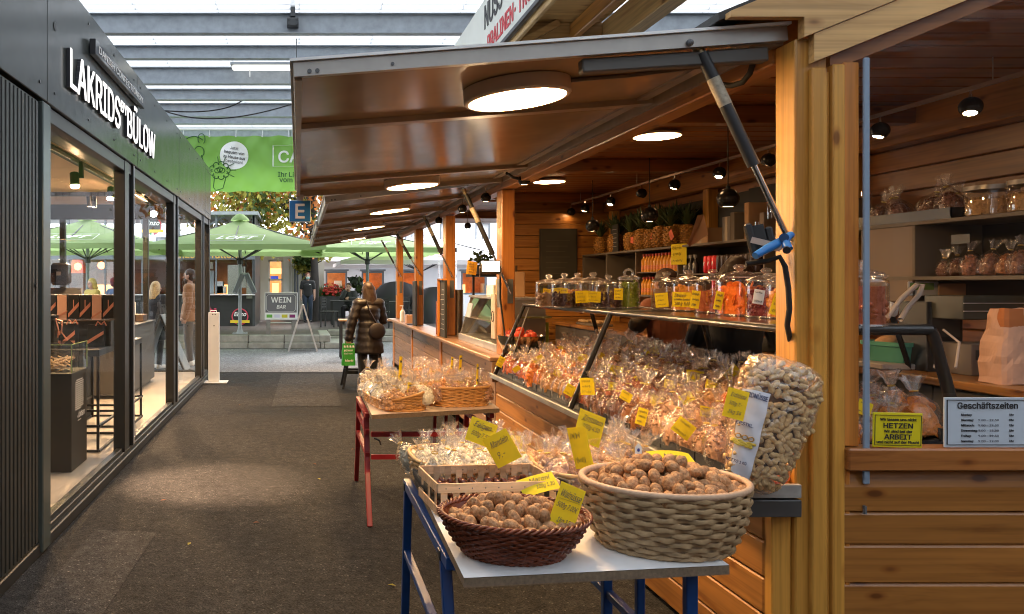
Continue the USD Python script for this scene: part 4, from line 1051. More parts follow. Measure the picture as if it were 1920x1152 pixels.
# ribbed cladding, near end, one folded sheet each
ys = [-1.2, .7, 2.6, 4.47]
for y0, y1 in zip(ys[:-1], ys[1:]):
    pr = []
    y = y0 + .004
    while y < y1 - .02:
        pr += [(SX + .018, y), (SX + .018, y + .032), (SX + .002, y + .036), (SX + .002, y + .052)]
        y += .056
    pr = [(p[0], min(p[1], y1 - .003)) for p in pr]
    n = len(pr); V = np.array([[p[0], p[1], .10] for p in pr] + [[p[0], p[1], 2.62] for p in pr]); i = np.arange(n - 1)
    m = MB(); m.add(V, np.stack([i, i + 1, n + i + 1, n + i], 1)); m.box(SX - .12, SX - .004, y0, y1, .02, 2.64); part(shop, 'cladding_sheet', m, M_CLAD)
m = MB(); m.box(SX - .12, SX + .03, 4.48, 4.62, .02, 2.64, .006); part(shop, 'corner_post', m, mat('post_green_grey', (.10, .125, .12), .3, metal=.5))
m = MB(); m.cyl((SX + .018, 4.38, 1.57), (SX + .028, 4.38, 1.57), .014, n=10); part(shop, 'screw', m, M_BLACK)
# sill
m = MB(); m.box(SX - .10, SX + .012, -1.2, SY1, .0, .075, .006); m.box(SX - .08, SX - .005, 4.62, SY1, .076, .115, .004); part(shop, 'sill', m, M_SFRAME)
# fascia panels (joints open 8 mm)
fy = [-1.2, 2.1, 4.58, 7.13, 9.62, 12.32, SY1]
for y0, y1 in zip(fy[:-1], fy[1:]):
    m = MB(); m.box(SX - .05, SX + .022, y0 + .005, y1 - .005, 2.655, 3.505, .004); fp = part(shop, 'fascia_panel', m, M_FASC)
    m = MB()
    for yy in np.linspace(y0 + .14, y1 - .14, 4):
        for zz in (2.74, 3.42): m.cyl((SX + .021, yy, zz), (SX + .027, yy, zz), .010, n=8)
    part(fp, 'rivet', m, M_BLACK, kind='stuff')
m = MB(); m.box(SX - .3, SX - .06, -1.2, SY1, 2.62, 3.45); part(shop, 'fascia_core', m, M_SFRAME)
m = MB(); m.box(-7.2, SX - .31, -1.2, SY1, 3.3, 3.42); part(shop, 'roof', m, M_DKGREY)
for (yy, zz, r) in [(4.72, 3.15, .028), (6.0, 2.95, .016)]:
    m = MB(); m.cyl((SX + .022, yy, zz), (SX + .026, yy, zz), r, n=12); part(shop, 'hole', m, M_BLACK)
# floor, ceiling, end walls
m = MB(); m.box(-7.2, SX - .1, 4.5, SY1, .0, .098); part(shop, 'floor', m, M_SFLOOR)
k = 0
for y0 in np.arange(4.5, 12.9, 1.43):
    for x0 in np.arange(-7.2, -1.7, 1.38):
        m = MB(); m.box(x0 + .003, min(x0 + 1.377, SX - .12), y0 + .003, min(y0 + 1.427, 12.9), 2.9, 2.93); part(shop, 'ceiling_panel', m, M_SCEIL)
m = MB(); m.box(-7.2, -7.1, 4.5, SY1, .1, 2.9); part(shop, 'rear_wall', m, M_DKGREY)
m = MB(); m.box(-7.2, SX - .13, 4.40, 4.47, .1, 3.3); part(shop, 'side_wall', m, M_DKGREY)
m = MB(); m.box(-7.2, SX - .02, SY1 - .12, SY1, 2.66, 3.5); part(shop, 'far_lintel', m, M_SFRAME)
m = MB(); m.box(-7.2, SX - .02, SY1 - .12, SY1, .0, .12); part(shop, 'far_sill', m, M_SFRAME)
for x0 in (-5.6, -4.02, -2.62, SX - .09):
    m = MB(); m.box(x0, x0 + (.09 if x0 < -1.7 else .10), SY1 - .11, SY1 - .01, .12, 2.66, .006); part(shop, 'far_post', m, M_SFRAME)
for x0, x1 in zip((-7.1, -5.51, -3.93, -2.53), (-5.6, -4.02, -2.62, SX - .09)):
    m = MB(); m.quad((x0, SY1 - .06, .12), (x1, SY1 - .06, .12), (x1, SY1 - .06, 2.66), (x0, SY1 - .06, 2.66)); part(shop, 'far_pane', m, G_SHOP)
# lane front: posts and panes
posts = [(6.72, 7.06), (9.35, 9.62), (12.0, 12.24)]
for y0, y1 in posts:
    m = MB(); ym = (y0 + y1) / 2
    m.box(SX - .10, SX - .0, y0, ym - .004, .115, 2.655, .005); m.box(SX - .10, SX - .02, ym + .004, y1 - .05, .115, 2.655, .005); m.box(SX - .06, SX + .008, y1 - .048, y1, .115, 2.655, .003)
    p_ = part(shop, 'door_post', m, M_SFRAME)
    m = MB(); m.box(SX + .009, SX + .015, y1 - .045, y1 - .004, .12, 2.65); part(p_, 'edge_strip', m, M_STEEL)
m = MB(); m.box(SX - .10, SX - .03, SY1 - .12, SY1 - .0, .115, 2.655); part(shop, 'door_post', m, M_SFRAME)
m = MB(); m.box(SX - .1, SX - .005, 4.62, SY1, 2.56, 2.652, .004); part(shop, 'door_track', m, M_SFRAME)
for y0, y1 in [(4.62, 6.72), (7.06, 9.35), (9.62, 12.0), (12.24, 12.98)]:
    m = MB(); m.quad((SX - .045, y1, .115), (SX - .045, y0, .115), (SX - .045, y0, 2.56), (SX - .045, y1, 2.56)); part(shop, 'glass_pane', m, G_SHOP)
    m = MB(); m.box(SX - .075, SX - .02, y0 + .01, y1 - .01, .116, .15, .003); part(shop, 'pane_rail', m, M_SFRAME)

# raised lettering
t = thing('shop_sign', 'white raised letters LAKRIDS BY BÜLOW on the dark shop fascia', 'sign', (SX + .1, 6.3, 2.95), world_pts=True)
M_LET = glow('sign_letters', (1, .98, .95), .4)
M_LETS = mat('sign_letter_sides', (.03, .03, .035), .5)
def letters(txt, y0, y1, z, h, par):
    m = MB(); m.text(txt, h, (SX + .047, y0, z), Y1, Z1, .006, False, width=y1 - y0); f_ = part(par, 'letter_faces', m, M_LET)
    m = MB(); m.text(txt, h, (SX + .024, y0, z), Y1, Z1, .023, False, width=y1 - y0); part(f_, 'letter_sides', m, M_LETS)
letters('LAKRIDS', 4.95, 6.33, 2.84, .25, t)
letters('BY', 6.36, 6.58, 3.0, .09, t)
letters('BÜLOW', 6.60, 7.86, 2.84, .25, t)
t = thing('name_plate', 'narrow black plate reading DANISH CONFECTIONERY above the white letters', 'sign', (SX + .1, 6.3, 3.25), world_pts=True)
m = MB(); m.box(SX + .03, SX + .075, 5.47, 7.2, 3.205, 3.315, .004); part(t, 'plate', m, mat('gloss_black', (.03, .03, .033), .12))
m = MB(); m.text('DANISH CONFECTIONERY', .052, (SX + .077, 5.56, 3.235), Y1, Z1, .002, False, width=1.56); part(t, 'lettering', m, M_WHITEP)

# ceiling tracks and spotlights
E_SPOT = glow('spot_lens', (1, .60, .30), 1500.0)
TX = -2.36
t = thing('light_track', 'black ceiling track running along the shop front', 'light track', (TX, 8.5, 2.88), world_pts=True)
m = MB(); m.box(TX - .03, TX + .03, 4.8, 12.7, 2.845, 2.899, .004); part(t, 'rail', m, M_BLACK)
t = thing('light_track', 'black ceiling track running across the shop near its far end', 'light track', (-4, 11.2, 2.88), world_pts=True)
m = MB(); m.box(-6.9, TX - .04, 11.15, 11.23, 2.845, 2.899, .004); part(t, 'rail', m, M_BLACK)
def spot(label, p, d, top=2.845, r=.047, L=.15, on=True):
    t = thing('spotlight', label, 'spotlight', p)
    d = np.asarray(d, float); d /= np.linalg.norm(d)
    m = MB(); m.cyl(-d * L / 2, d * L / 2, r, n=18, cap=False); m.cyl(-d * L / 2, -d * (L / 2 + .006), r, r * .7, n=18); part(t, 'barrel', m, M_BLACK, smooth=40)
    m = MB(); m.cyl(d * (L / 2 - .022), d * (L / 2 - .018), r * .93, n=18); part(t, 'lens', m, E_SPOT if on else M_BLACKM)
    m = MB(); h = top - p[2]; o = np.array([.06, .03, 0]); m.box(o[0] - .022, o[0] + .022, o[1] - .022, o[1] + .022, h - .17, h, .003); m.cyl((0, 0, 0), (o[0], o[1], max(h - .15, .02)), .01, n=6); part(t, 'arm', m, M_BLACK)
    return t
def tp(px, py, x): Y = -(x) * FPX / (CX - px); return at(px, py, Y)
spot('black track spotlight nearest the near corner post of the shop', at(140, 338, 8.0), (.15, -.35, -.92))
spot('black track spotlight beside the second glass panel edge', at(208, 363, 9.4), (.05, -.4, -.9))
spot('black spotlight pointing straight down on the cross track', at(169, 378, 11.2), (.1, .1, -1))
spot('black spotlight tilted away right of the first door post', at(265, 352, 9.9), (-.55, .3, -.8))
spot('spotlight glaring towards the lane above the shop counter', at(288, 398, 12.2), (.16, -.86, -.48), r=.055)
spot('unlit black spotlight beside the glaring one', at(318, 385, 12.3), (-.6, -.3, -.7), on=False)
# its beam, falling through the glass on to the asphalt
sl = UsdLux.SphereLight.Define(stage, '/World/spot_beam')
src = np.array([-2.3, 6.35, 2.72]); dst = np.array([-.72, 6.15, 0.0])
sl.CreateRadiusAttr(.05); sl.CreateIntensityAttr(1.0); sl.CreateColorAttr(Gf.Vec3f(1.0, .60, .36)); sl.CreateNormalizeAttr(True); sl.CreateExposureAttr(8.2)
sh = UsdLux.ShapingAPI.Apply(sl.GetPrim()); sh.CreateShapingConeAngleAttr(14.0); sh.CreateShapingConeSoftnessAttr(.9)
dd = dst - src; dd /= np.linalg.norm(dd)
sl.AddTranslateOp().Set(Gf.Vec3d(*src)); sl.AddRotateZOp().Set(math.degrees(math.atan2(dd[1], dd[0])) - 90); sl.AddRotateXOp().Set(math.degrees(math.asin(dd[2])) + 0 + 0) if False else None
yaw = math.atan2(-dd[0], dd[1]); pit = math.asin(dd[2])
sl.ClearXformOpOrder(); 
sl.GetPrim().RemoveProperty('xformOp:rotateZ')
op = sl.MakeMatrixXform(); Rm = euler(0, 0, yaw) @ euler(math.pi / 2 + pit, 0, 0); M4 = np.eye(4); M4[:3, :3] = Rm; M4[:3, 3] = src; op.Set(Gf.Matrix4d(*M4.T.ravel()))
spot('track spotlight aimed out through the glass at the lane', src + np.array([0, 0, .02]) - dd * .1, dd, top=2.845)

# pedestal with liquorice roots under a glass cover
M_PED = mat('pedestal_black', (.028, .027, .024), .5)
a = at(128, 882, 6.13)
t = thing('display_pedestal', 'matt black display pedestal with glass cover of dried liquorice roots', 'pedestal', (-2.06, 6.36, .1), world_pts=True)
x0, x1, y0, y1 = -2.30, -1.78, 6.06, 6.5
m = MB(); m.box(x0, x1, y0, y1, .1, .875, .004); bd = part(t, 'plinth', m, M_PED)
m = MB()
for k in range(15): m.box(x1 + .001, x1 + .002, y0 + .10 + (.03 if k == 0 else 0), y1 - .10 - (.09 if k == 14 else .03 * (k % 3 == 0)), .80 - k * .0165, .807 - k * .0165)
m.text('Johan', .05, (x1 + .001, y0 + .16, .50), Y1, Z1, .001, False, shear=.4); m.box(x1 + .001, x1 + .002, y0 + .17, y0 + .26, .475, .480)
part(bd, 'printed_text', m, M_WHITEP)
G_CASE = pane('case_glass', base=.08, tint=(.95, .98, .93))
zt = 1.10
for nm, q in [('front', ((x0, y0, .876), (x1, y0, .876), (x1, y0, zt), (x0, y0, zt))), ('side', ((x1, y0, .876), (x1, y1, .876), (x1, y1, zt), (x1, y0, zt))), ('rear', ((x1, y1, .876), (x0, y1, .876), (x0, y1, zt), (x1, y1, zt))), ('top', ((x0, y0, zt), (x1, y0, zt), (x1, y1, zt), (x0, y1, zt)))]:
    m = MB(); m.quad(*q); part(t, 'glass_cover', m, G_CASE)
m = MB()
for p, q in [((x0, y0, zt), (x1, y0, zt)), ((x1, y0, zt), (x1, y1, zt)), ((x1, y0, .88), (x1, y0, zt)), ((x1, y1, .88), (x1, y1, zt))]: m.bar(p, q, .007)
part(t, 'glass_edge', m, mat('glass_edge_green', (.25, .33, .12), .2))
M_ROOT = mat('liquorice_root', (.50, .34, .20), .7, noise=.3, nscale=30)
R = np.random.default_rng(4)
for k in range(70):
    c = np.array([R.uniform(x0 + .1, x1 - .1), R.uniform(y0 + .1, y1 - .1), .89 + R.uniform(0, .10) * (1 - abs(R.normal()) * .3)])
    a_ = R.uniform(0, 6.28); d_ = np.array([math.cos(a_), math.sin(a_), R.normal() * .25]) * R.uniform(.05, .1)
    d_[:2] = np.clip(c[:2] + d_[:2], [x0 + .02, y0 + .02], [x1 - .02, y1 - .02]) - c[:2]
    m = MB(); p_ = np.array([c - d_ * .9, c + R.normal(size=3) * .008, c + d_]); p_[:, 2] = np.maximum(p_[:, 2], .885); p_[:, :2] = np.clip(p_[:, :2], [x0 + .015, y0 + .015], [x1 - .015, y1 - .015])
    m.tube(p_, .007, 5); part(t, 'root', m, M_ROOT)

# wire frame display tables with gift boxes
M_BOX = mat('gift_box_black', (.022, .021, .020), .45)
M_RIB = mat('copper_ribbon', (.70, .30, .20), .35, metal=.3)
M_COP = mat('copper_stripe', (.72, .42, .30), .4, metal=.2)
def wire_table(label, x0, x1, y0, y1, z):
    t = thing('display_table', label, 'table', ((x0 + x1) / 2, (y0 + y1) / 2, .1), world_pts=True)
    m = MB(); m.box(x0, x1, y0, y1, z - .06, z, .004); part(t, 'tabletop', m, M_BLACK)
    for x in (x0 + .012, x1 - .012):
        for y in (y0 + .012, y1 - .012):
            m = MB(); m.box(x - .011, x + .011, y - .011, y + .011, .1, z - .06); part(t, 'leg', m, M_BLACK)
    for zz in (.112, .33):
        m = MB()
        for a_, b_ in [((x0, y0), (x1, y0)), ((x1, y0), (x1, y1)), ((x1, y1), (x0, y1)), ((x0, y1), (x0, y0))]: m.bar((a_[0], a_[1], zz), (b_[0], b_[1], zz), .02)
        part(t, 'frame', m, M_BLACK)
wire_table('black wire legged display table carrying ribboned gift boxes', -2.62, -1.75, 6.78, 7.6, 1.0)
wire_table('second black wire legged display table behind the first door post', -2.3, -1.74, 7.95, 8.6, .98)
def giftbox(label, x, y, z, w, d, h, ribbon, kind=0):
    t = thing('gift_box', label, 'box', (x, y, z))
    m = MB(); m.box(-w / 2, w / 2, -d / 2, d / 2, 0, h, .003); part(t, 'carton', m, M_BOX)
    m = MB()
    if kind == 0:
        m.poly([(-w / 2, h * .10), (-w / 2, h * .26), (w / 2, h * .72), (w / 2, h * .56)], .004, (0, -d / 2 - .002, 0), X1, Z1)
        m.box(-.004, .004, -d / 2 - .003, -d / 2 - .001, h * .42, h * .8) if w < .12 else None
    else:
        m.box(-w / 2 + .006, w / 2 - .006, -d / 2 - .003, -d / 2, .004, h - .004)
        part(t, 'copper_front', m, M_COP); m = MB()
        m.poly([(-w / 2, h * .05), (-w / 2, h * .12), (w / 2, h * .4), (w / 2, h * .32)], .004, (0, -d / 2 - .006, 0), X1, Z1)
    part(t, 'ribbon', m, M_RIB)
    if ribbon:
        m = MB()
        for s in (-1, 1): m.tube([(w / 2 - .02, -d / 2 - .01, h), (w / 2 - .02 + s * .03, -d / 2 - .02, h + .03), (w / 2 - .02 + s * .05, -d / 2 - .02, h - .01)], .007, 5)
        part(t, 'bow', m, M_RIB)
gx = [(-2.34, 'leftmost'), (-2.20, 'second'), (-2.06, 'third')]
for k in range(3):
    giftbox(['leftmost black gift box with diagonal copper ribbon, lower front row', 'middle black gift box with diagonal copper ribbon, lower front row', 'right black gift box with bow, lower front row'][k], -2.31 + k * .128, 6.95, 1.002, .122, .12, .225, k == 2)
giftbox('black gift box with bow at the right end of the display table', -1.87, 7.2, 1.002, .15, .16, .2, True)
giftbox('black gift box behind at the table corner by the door post', -1.83, 7.45, 1.002, .12, .12, .22, False)
q = 0
for k, kd in enumerate([1, 0, 1, 0, 0, 1, 0]):
    giftbox(['copper fronted box, far left of the upper row', 'plain black box between two copper fronted boxes, upper row', 'copper fronted box second from left in the upper row', 'black box with thin copper ribbon, upper row', 'black box left of the last copper box, upper row', 'copper fronted box at the right of the upper row', 'black box touching the door post, upper row'][k], -2.42 + k * .108, 7.3, 1.24 if k % 2 == 0 else 1.24, .1, .2, .235, False, kd)
m = MB(); m.box(-2.5, -1.74, 7.16, 7.5, 1.002, 1.238, .004); single('display_riser', m, M_BOX, 'black riser block under the upper row of gift boxes', 'riser')
# tall dark counter, further displays
t = thing('shop_counter', 'dark grey sales counter standing behind the second glass panel', 'counter', (-2.4, 11, .1), world_pts=True)
m = MB(); m.box(-2.85, -2.19, 9.9, 11.75, .16, 1.0, .006); m.box(-2.8, -2.24, 9.95, 11.7, .1, .16); part(t, 'body', m, mat('counter_grey', (.085, .08, .075), .5))
m = MB(); m.box(-2.87, -2.17, 9.88, 11.77, 1.002, 1.03, .004); part(t, 'top', m, M_BLACK)
m = MB(); m.box(-2.5, -2.25, 11.2, 11.5, 1.032, 1.13, .005); single('till_box', m, mat('box_brown', (.12, .08, .06), .6), 'small brown box on the dark shop counter', 'box')
def pump_bottle(label, x, y, z, s=1.0, mt=None):
    t = thing('pump_bottle', label, 'bottle', (x, y, z))
    m = MB(); m.lathe(np.array([(0, 0), (.032, 0), (.034, .01), (.034, .11), (.028, .135), (.012, .15), (.012, .165), (0, .165)]) * s, 16); part(t, 'bottle', m, mt or M_WHITE, smooth=40)
    m = MB(); m.cyl((0, 0, .165 * s), (0, 0, .2 * s), .006 * s, n=8); m.box(-.035 * s, .01 * s, -.008 * s, .008 * s, .195 * s, .21 * s, .002); part(t, 'pump', m, mt or M_WHITE)
pump_bottle('white pump bottle on the shop counter beside the blond woman', -2.38, 11.1, 1.135, 1.3)
# black soap / towel dispenser and grey back panel
a = at(117, 553, 10.4)
t = thing('wash_station', 'dark grey wash stand panel with steel tap inside the shop', 'wash stand', (a[0], 10.5, .1), world_pts=True)
m = MB(); m.box(a[0] - .22, a[0] + .24, 10.45, 10.5, .1, 1.52); part(t, 'panel', m, mat('panel_grey', (.12, .12, .125), .6))
m = MB(); m.box(-3.6, -3.0, 10.0, 10.44, .1, .95, .005); part(t, 'cabinet', m, M_BLACK)
b_ = at(88, 573, 10.2)
m = MB(); m.tube([(-3.35, 10.3, .95), (-3.35, 10.3, 1.25), (-3.33, 10.3, 1.30), (-3.25, 10.3, 1.31), (-3.2, 10.3, 1.28), (-3.2, 10.3, 1.2)], .018, 8); part(t, 'tap', m, M_CHROME, smooth=True)
a = at(112, 514, 10.3)
t = thing('towel_dispenser', 'glossy black paper towel dispenser mounted on the grey panel', 'dispenser', (a[0], 10.35, a[2]))
m = MB(); m.box(-.125, .125, -.1, .095, -.15, .15, .04); part(t, 'case', m, mat('gloss_black2', (.012, .012, .012), .12), smooth=50)
m = MB(); m.box(-.03, .03, -.104, -.1, -.02, .03); part(t, 'window', m, mat('smoked_window', (.1, .09, .08), .1))
# jars and little boxes left of the gift boxes
M_FLOW = mat('orange_flower', (.7, .22, .03), .5)
a = at(130, 590, 8.3)
t = thing('flower_packet', 'black packet printed with orange flowers standing behind the pedestal', 'packet', (a[0], 8.3, a[2] - .15))
m = MB(); m.box(-.17, .15, -.05, .05, 0, .26, .004); part(t, 'carton', m, M_BOX)
m = MB()
for fx_, fz_ in [(-.08, .19), (.05, .19), (-.08, .08), (.05, .08)]:
    for k in range(6): m.cyl((fx_ + .026 * math.cos(k * 1.047), -.052, fz_ + .026 * math.sin(k * 1.047)), (fx_ + .026 * math.cos(k * 1.047), -.056, fz_ + .026 * math.sin(k * 1.047)), .014, n=8)
part(t, 'flower_print', m, M_FLOW)
m = MB(); m.box(-3.4, -2.3, 8.1, 8.6, .1, 1.13, .006); single('shelf_block', m, M_BLACKM, 'black display block behind the pedestal carrying packets', 'display block')
for k in range(4):
    a = at(94 + k * 13, 603, 6.9)
    t = thing('sweet_jar', ['leftmost small sweet jar with white label behind the pedestal', 'second small sweet jar with white label behind the pedestal', 'third small sweet jar with white label behind the pedestal', 'small sweet jar next to the tall black tube'][k], 'jar', (a[0], 7.0, 1.10))
    m = MB(); m.cyl((0, 0, 0), (0, 0, .10), .034, n=14); part(t, 'jar', m, mat('jar_brown', (.25, .15, .09), .3)); m = MB(); m.cyl((0, 0, .1), (0, 0, .125), .035, n=14); part(t, 'lid', m, M_BLACK)
    m = MB(); m.box(-.02, .02, -.038, -.034, .02, .08); part(t, 'label', m, M_WHITEP)
m = MB(); m.box(-2.55, -2.34, 6.85, 7.2, .1, 1.098, .004); single('jar_block', m, M_PED, 'dark block carrying the small sweet jars', 'display block')
a = at(119, 620, 6.75)
t = thing('sweet_tube', 'tall black tube of sweets with copper bow beside the jars', 'tube', (-2.06, 6.62, 1.102) if False else (-2.0, 6.3, 1.104))
m = MB(); m.cyl((0, 0, 0), (0, 0, .2), .04, n=16); part(t, 'tube', m, M_BOX, smooth=40); m = MB(); m.cyl((0, 0, .2), (0, 0, .22), .043, n=16); part(t, 'lid', m, M_BLACK)
m = MB(); m.tube([(.03, -.03, .19), (.09, -.05, .17), (.08, -.04, .08), (.12, -.02, .02)], .006, 5); m.tube([(.03, -.03, .19), (.06, -.05, .1), (.05, -.04, .04)], .006, 5); part(t, 'ribbon', m, M_RIB)
# ---------------------------------------------------------------- wooden nut stall
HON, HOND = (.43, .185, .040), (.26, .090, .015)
W_X = wood('pine_along_x', HON, HOND, 'x')
W_XG = wood('gable_pine_along_x', (.38, .150, .030), (.23, .075, .012), 'x')
W_Y = wood('pine_along_y', HON, HOND, 'y')
W_Z = wood('pine_along_z', (.64, .31, .055), (.48, .20, .028), 'z', rand=.08)
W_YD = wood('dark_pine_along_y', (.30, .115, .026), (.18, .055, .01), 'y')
W_ZO = wood('post_along_z', (.54, .20, .036), (.38, .11, .018), 'z')
W_YB = wood('weathered_pine_along_y', (.33, .185, .10), (.20, .10, .05), 'y', rough=.5, coat=.1)
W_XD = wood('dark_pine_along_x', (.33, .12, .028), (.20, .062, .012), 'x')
W_PALE = wood('pale_pine_along_x', (.56, .33, .12), (.42, .21, .06), 'x', rough=.42)
W_PALEY = wood('pale_pine_along_y', (.58, .36, .14), (.44, .22, .07), 'y', rough=.42)
W_LEDGE = wood('ledge_pine', (.36, .20, .11), (.25, .12, .06), 'y', rough=.4)
GX = lambda px: (px - 560) / 500.0
GZ = lambda py: 1.58 - (py - 532) / 500.0
stall = thing('nut_stall', 'honey coloured wooden market stall selling nuts and dried fruit', 'market stall', (1.87, 2.9, 0), world_pts=True)
# gable below the window: bevelled boards
m = MB(); m.box(2.035, 4.15, 2.86, 2.955, GZ(881) + .003, GZ(838), .006); part(stall, 'sill_board', m, W_XD)
rows = [881, 956, 1017, 1089, 1161, 1233, 1306]
for k, (a, b) in enumerate(zip(rows[:-1], rows[1:])):
    zt, zb = GZ(a) - .004, GZ(b)
    prof = [(0, zb), (.0, zt - .012), (.010, zt), (.045, zt), (.045, zb)] if k else [(0, zb), (.0, zt - .058), (.020, zt), (.045, zt), (.045, zb)]
    m = MB(); n = len(prof)
    for (x0, x1) in ([(2.035, 4.15)]):
        pass
    V = np.array([[2.035, 2.885 + p[0], p[1]] for p in prof] + [[4.15, 2.885 + p[0], p[1]] for p in prof])
    F = [[i, n + i, n + (i + 1) % n, (i + 1) % n] for i in range(n)]
    m.add(V, [q[::-1] for q in F]); m.add(V, [[0, 1, 2], [0, 2, 3], [0, 3, 4]]); m.add(V, [[5, 7, 6], [5, 8, 7], [5, 9, 8]]); part(stall, 'cladding_board', m, W_XG)
# corner: post, trims, blue-grey seal strip
m = MB(); m.box(1.866, 1.985, 2.905, 3.03, 0, 2.50, .006); part(stall, 'corner_post', m, W_Z)
m = MB(); m.box(1.912, 1.970, 2.878, 2.904, 0, 2.385, .005); part(stall, 'corner_trim', m, W_Z)
m = MB(); m.box(1.974, 1.992, 2.905, 2.93, 0, 2.375); part(stall, 'corner_trim', m, W_Z)
m = MB(); m.box(1.994, 2.040, 2.884, 2.93, 0, 2.40, .005); part(stall, 'window_trim', m, W_Z)
m = MB(); m.box(2.042, 2.100, 2.897, 2.95, .97, 2.41, .003); part(stall, 'window_jamb', m, W_ZO)
m = MB(); m.box(2.042, 2.06, 2.888, 2.93, 0.0, .968, .003); part(stall, 'window_jamb', m, W_ZO)
m = MB(); m.box(2.101, 2.123, 2.872, 2.884, GZ(905), 2.42, .003); part(stall, 'seal_strip', m, mat('seal_blue_grey', (.22, .29, .38), .4))
m = MB(); m.box(2.10, 2.112, 2.868, 2.90, GZ(880), GZ(858)); m.box(2.10, 2.108, 2.868, 2.88, GZ(960), GZ(945)); part(stall, 'catch', m, M_STEELD)
m = MB(); m.quad((2.10, 2.925, .97), (4.1, 2.925, .97), (4.1, 2.925, 2.9), (2.10, 2.925, 2.9)); part(stall, 'window_pane', m, G_WINDOW)
m = MB(); m.box(4.10, 4.19, 2.885, 3.02, 0, 2.9, .005); part(stall, 'corner_post', m, W_Z)
# verge boards of the gable
SL = .405
def slope_board(nm, x0, x1, off0, off1, y0, y1, mt, cut=None):
    zl = lambda x: 2.372 + SL * (x - 1.95)
    pts = cut or [(x0, zl(x0) + off0), (x1, zl(x1) + off0), (x1, zl(x1) + off1), (x0, zl(x0) + off1)]
    m = MB(); m.poly(pts, y1 - y0, (0, (y0 + y1) / 2, 0), X1, Z1); part(stall, nm, m, mt)
zl = lambda x: 2.372 + SL * (x - 1.95)
slope_board('head_trim', 1.996, 3.1, -.012, .044, 2.905, 2.95, W_XD)
slope_board('verge_board', 1.912, 3.1, .046, .150, 2.868, 2.90, W_PALE)
slope_board('verge_board', 0, 0, 0, 0, 2.862, 2.90, W_PALE, [(1.60, 2.568), (1.872, 2.568), (1.872, zl(1.872) + .153), (3.1, zl(3.1) + .153), (3.1, zl(3.1) + .36), (1.60, 2.590)])
slope_board('head_trim', 0, 0, 0, 0, 2.862, 2.90, W_PALE, [(3.104, zl(3.1) - .0), (4.3, zl(1.9)), (4.3, zl(1.9) + .33), (3.104, zl(3.1) + .36)])
m = MB(); m.poly([(1.9, 2.45), (3.1, zl(3.1) + .05), (4.2, 2.45), (4.2, 2.70), (3.1, 3.1), (1.9, 2.70)], .03, (0, 3.06, 0), X1, Z1)
# roof skin, front slope and rear slope
M_FELT = mat('roof_felt', (.05, .048, .045), .9, noise=.2, nscale=6)
for (xa, za, xb, zb) in [(1.58, 2.60, 3.1, 3.22), (3.1, 3.22, 4.5, 2.62)]:
    m = MB(); m.add([(xa, 2.91, za), (xb, 2.91, zb), (xb, 15.0, zb), (xa, 15.0, za), (xa, 2.91, za - .03), (xb, 2.91, zb - .03), (xb, 15.0, zb - .03), (xa, 15.0, za - .03)],
                   [[0, 1, 2, 3], [7, 6, 5, 4], [0, 4, 5, 1], [1, 5, 6, 2], [2, 6, 7, 3], [3, 7, 4, 0]]); part(stall, 'roof_skin', m, M_FELT)
# floor, rear wall, partition, ceiling boards
m = MB(); m.box(1.80, 4.2, 2.96, 14.9, .02, .1); part(stall, 'floor', m, mat('stall_floor', (.12, .085, .06), .7, noise=.2, nscale=5))
for k in range(18):
    z = .1 + k * .15
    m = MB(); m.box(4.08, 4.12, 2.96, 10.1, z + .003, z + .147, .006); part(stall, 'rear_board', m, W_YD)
    if k > 3:
        m = MB(); m.box(2.66, 4.07, 10.02, 10.06, z + .003, z + .147, .006); part(stall, 'partition_board', m, W_X)
m = MB(); m.box(4.13, 4.15, 2.96, 10.1, .1, 2.85); part(stall, 'rear_sheathing', m, W_YB)
m = MB(); m.box(2.66, 4.07, 10.065, 10.08, .6, 2.8); part(stall, 'partition_back', m, W_YB)
y = 2.97
while y < 14.7:
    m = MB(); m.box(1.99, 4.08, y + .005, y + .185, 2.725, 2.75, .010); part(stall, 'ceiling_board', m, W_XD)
    y += .19
for Y in (5.0, 7.15, 9.8, 12.3):
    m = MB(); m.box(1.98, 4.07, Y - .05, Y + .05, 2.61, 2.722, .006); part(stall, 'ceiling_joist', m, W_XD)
m = MB(); m.box(1.86, 1.975, 3.035, 14.75, 2.44, 2.74, .006); part(stall, 'header_beam', m, wood('header_pine', (.42, .17, .04), (.28, .10, .02), 'y'))
m = MB(); m.box(3.95, 4.07, 2.97, 10.0, 2.5, 2.72, .006); part(stall, 'rear_beam', m, W_Y)
for Y in (3.75, 5.6, 7.55, 9.85):
    m = MB(); m.box(3.97, 4.07, Y - .05, Y + .05, .1, 2.5, .005); part(stall, 'rear_post', m, W_Z)
for Y in (7.04, 9.72, 12.2, 14.55):
    m = MB(); m.box(1.85, 1.97, Y, Y + .19, .925, 2.435, .006); pp = part(stall, 'post', m, W_ZO)
    m = MB(); m.box(1.845, 1.849, Y + .03, Y + .15, 1.36, 1.62); m.box(1.90, 1.95, Y - .006, Y - .001, 1.40, 1.62); part(pp, 'strut_plate', m, M_STEELD)
for X in (4.07,):
    for Y in (14.55, 12.2):
        m = MB(); m.box(X - .1, X, Y, Y + .12, .1, 2.72, .005); part(stall, 'post', m, W_ZO)
a = at(936, 405, 7.03)
m = MB(); m.box(1.849 - .003, 1.849, 7.09, 7.17, 2.1, 2.33); part(stall, 'paper_notice', m, mat('old_paper', (.45, .38, .25), .7, noise=.2, nscale=30))
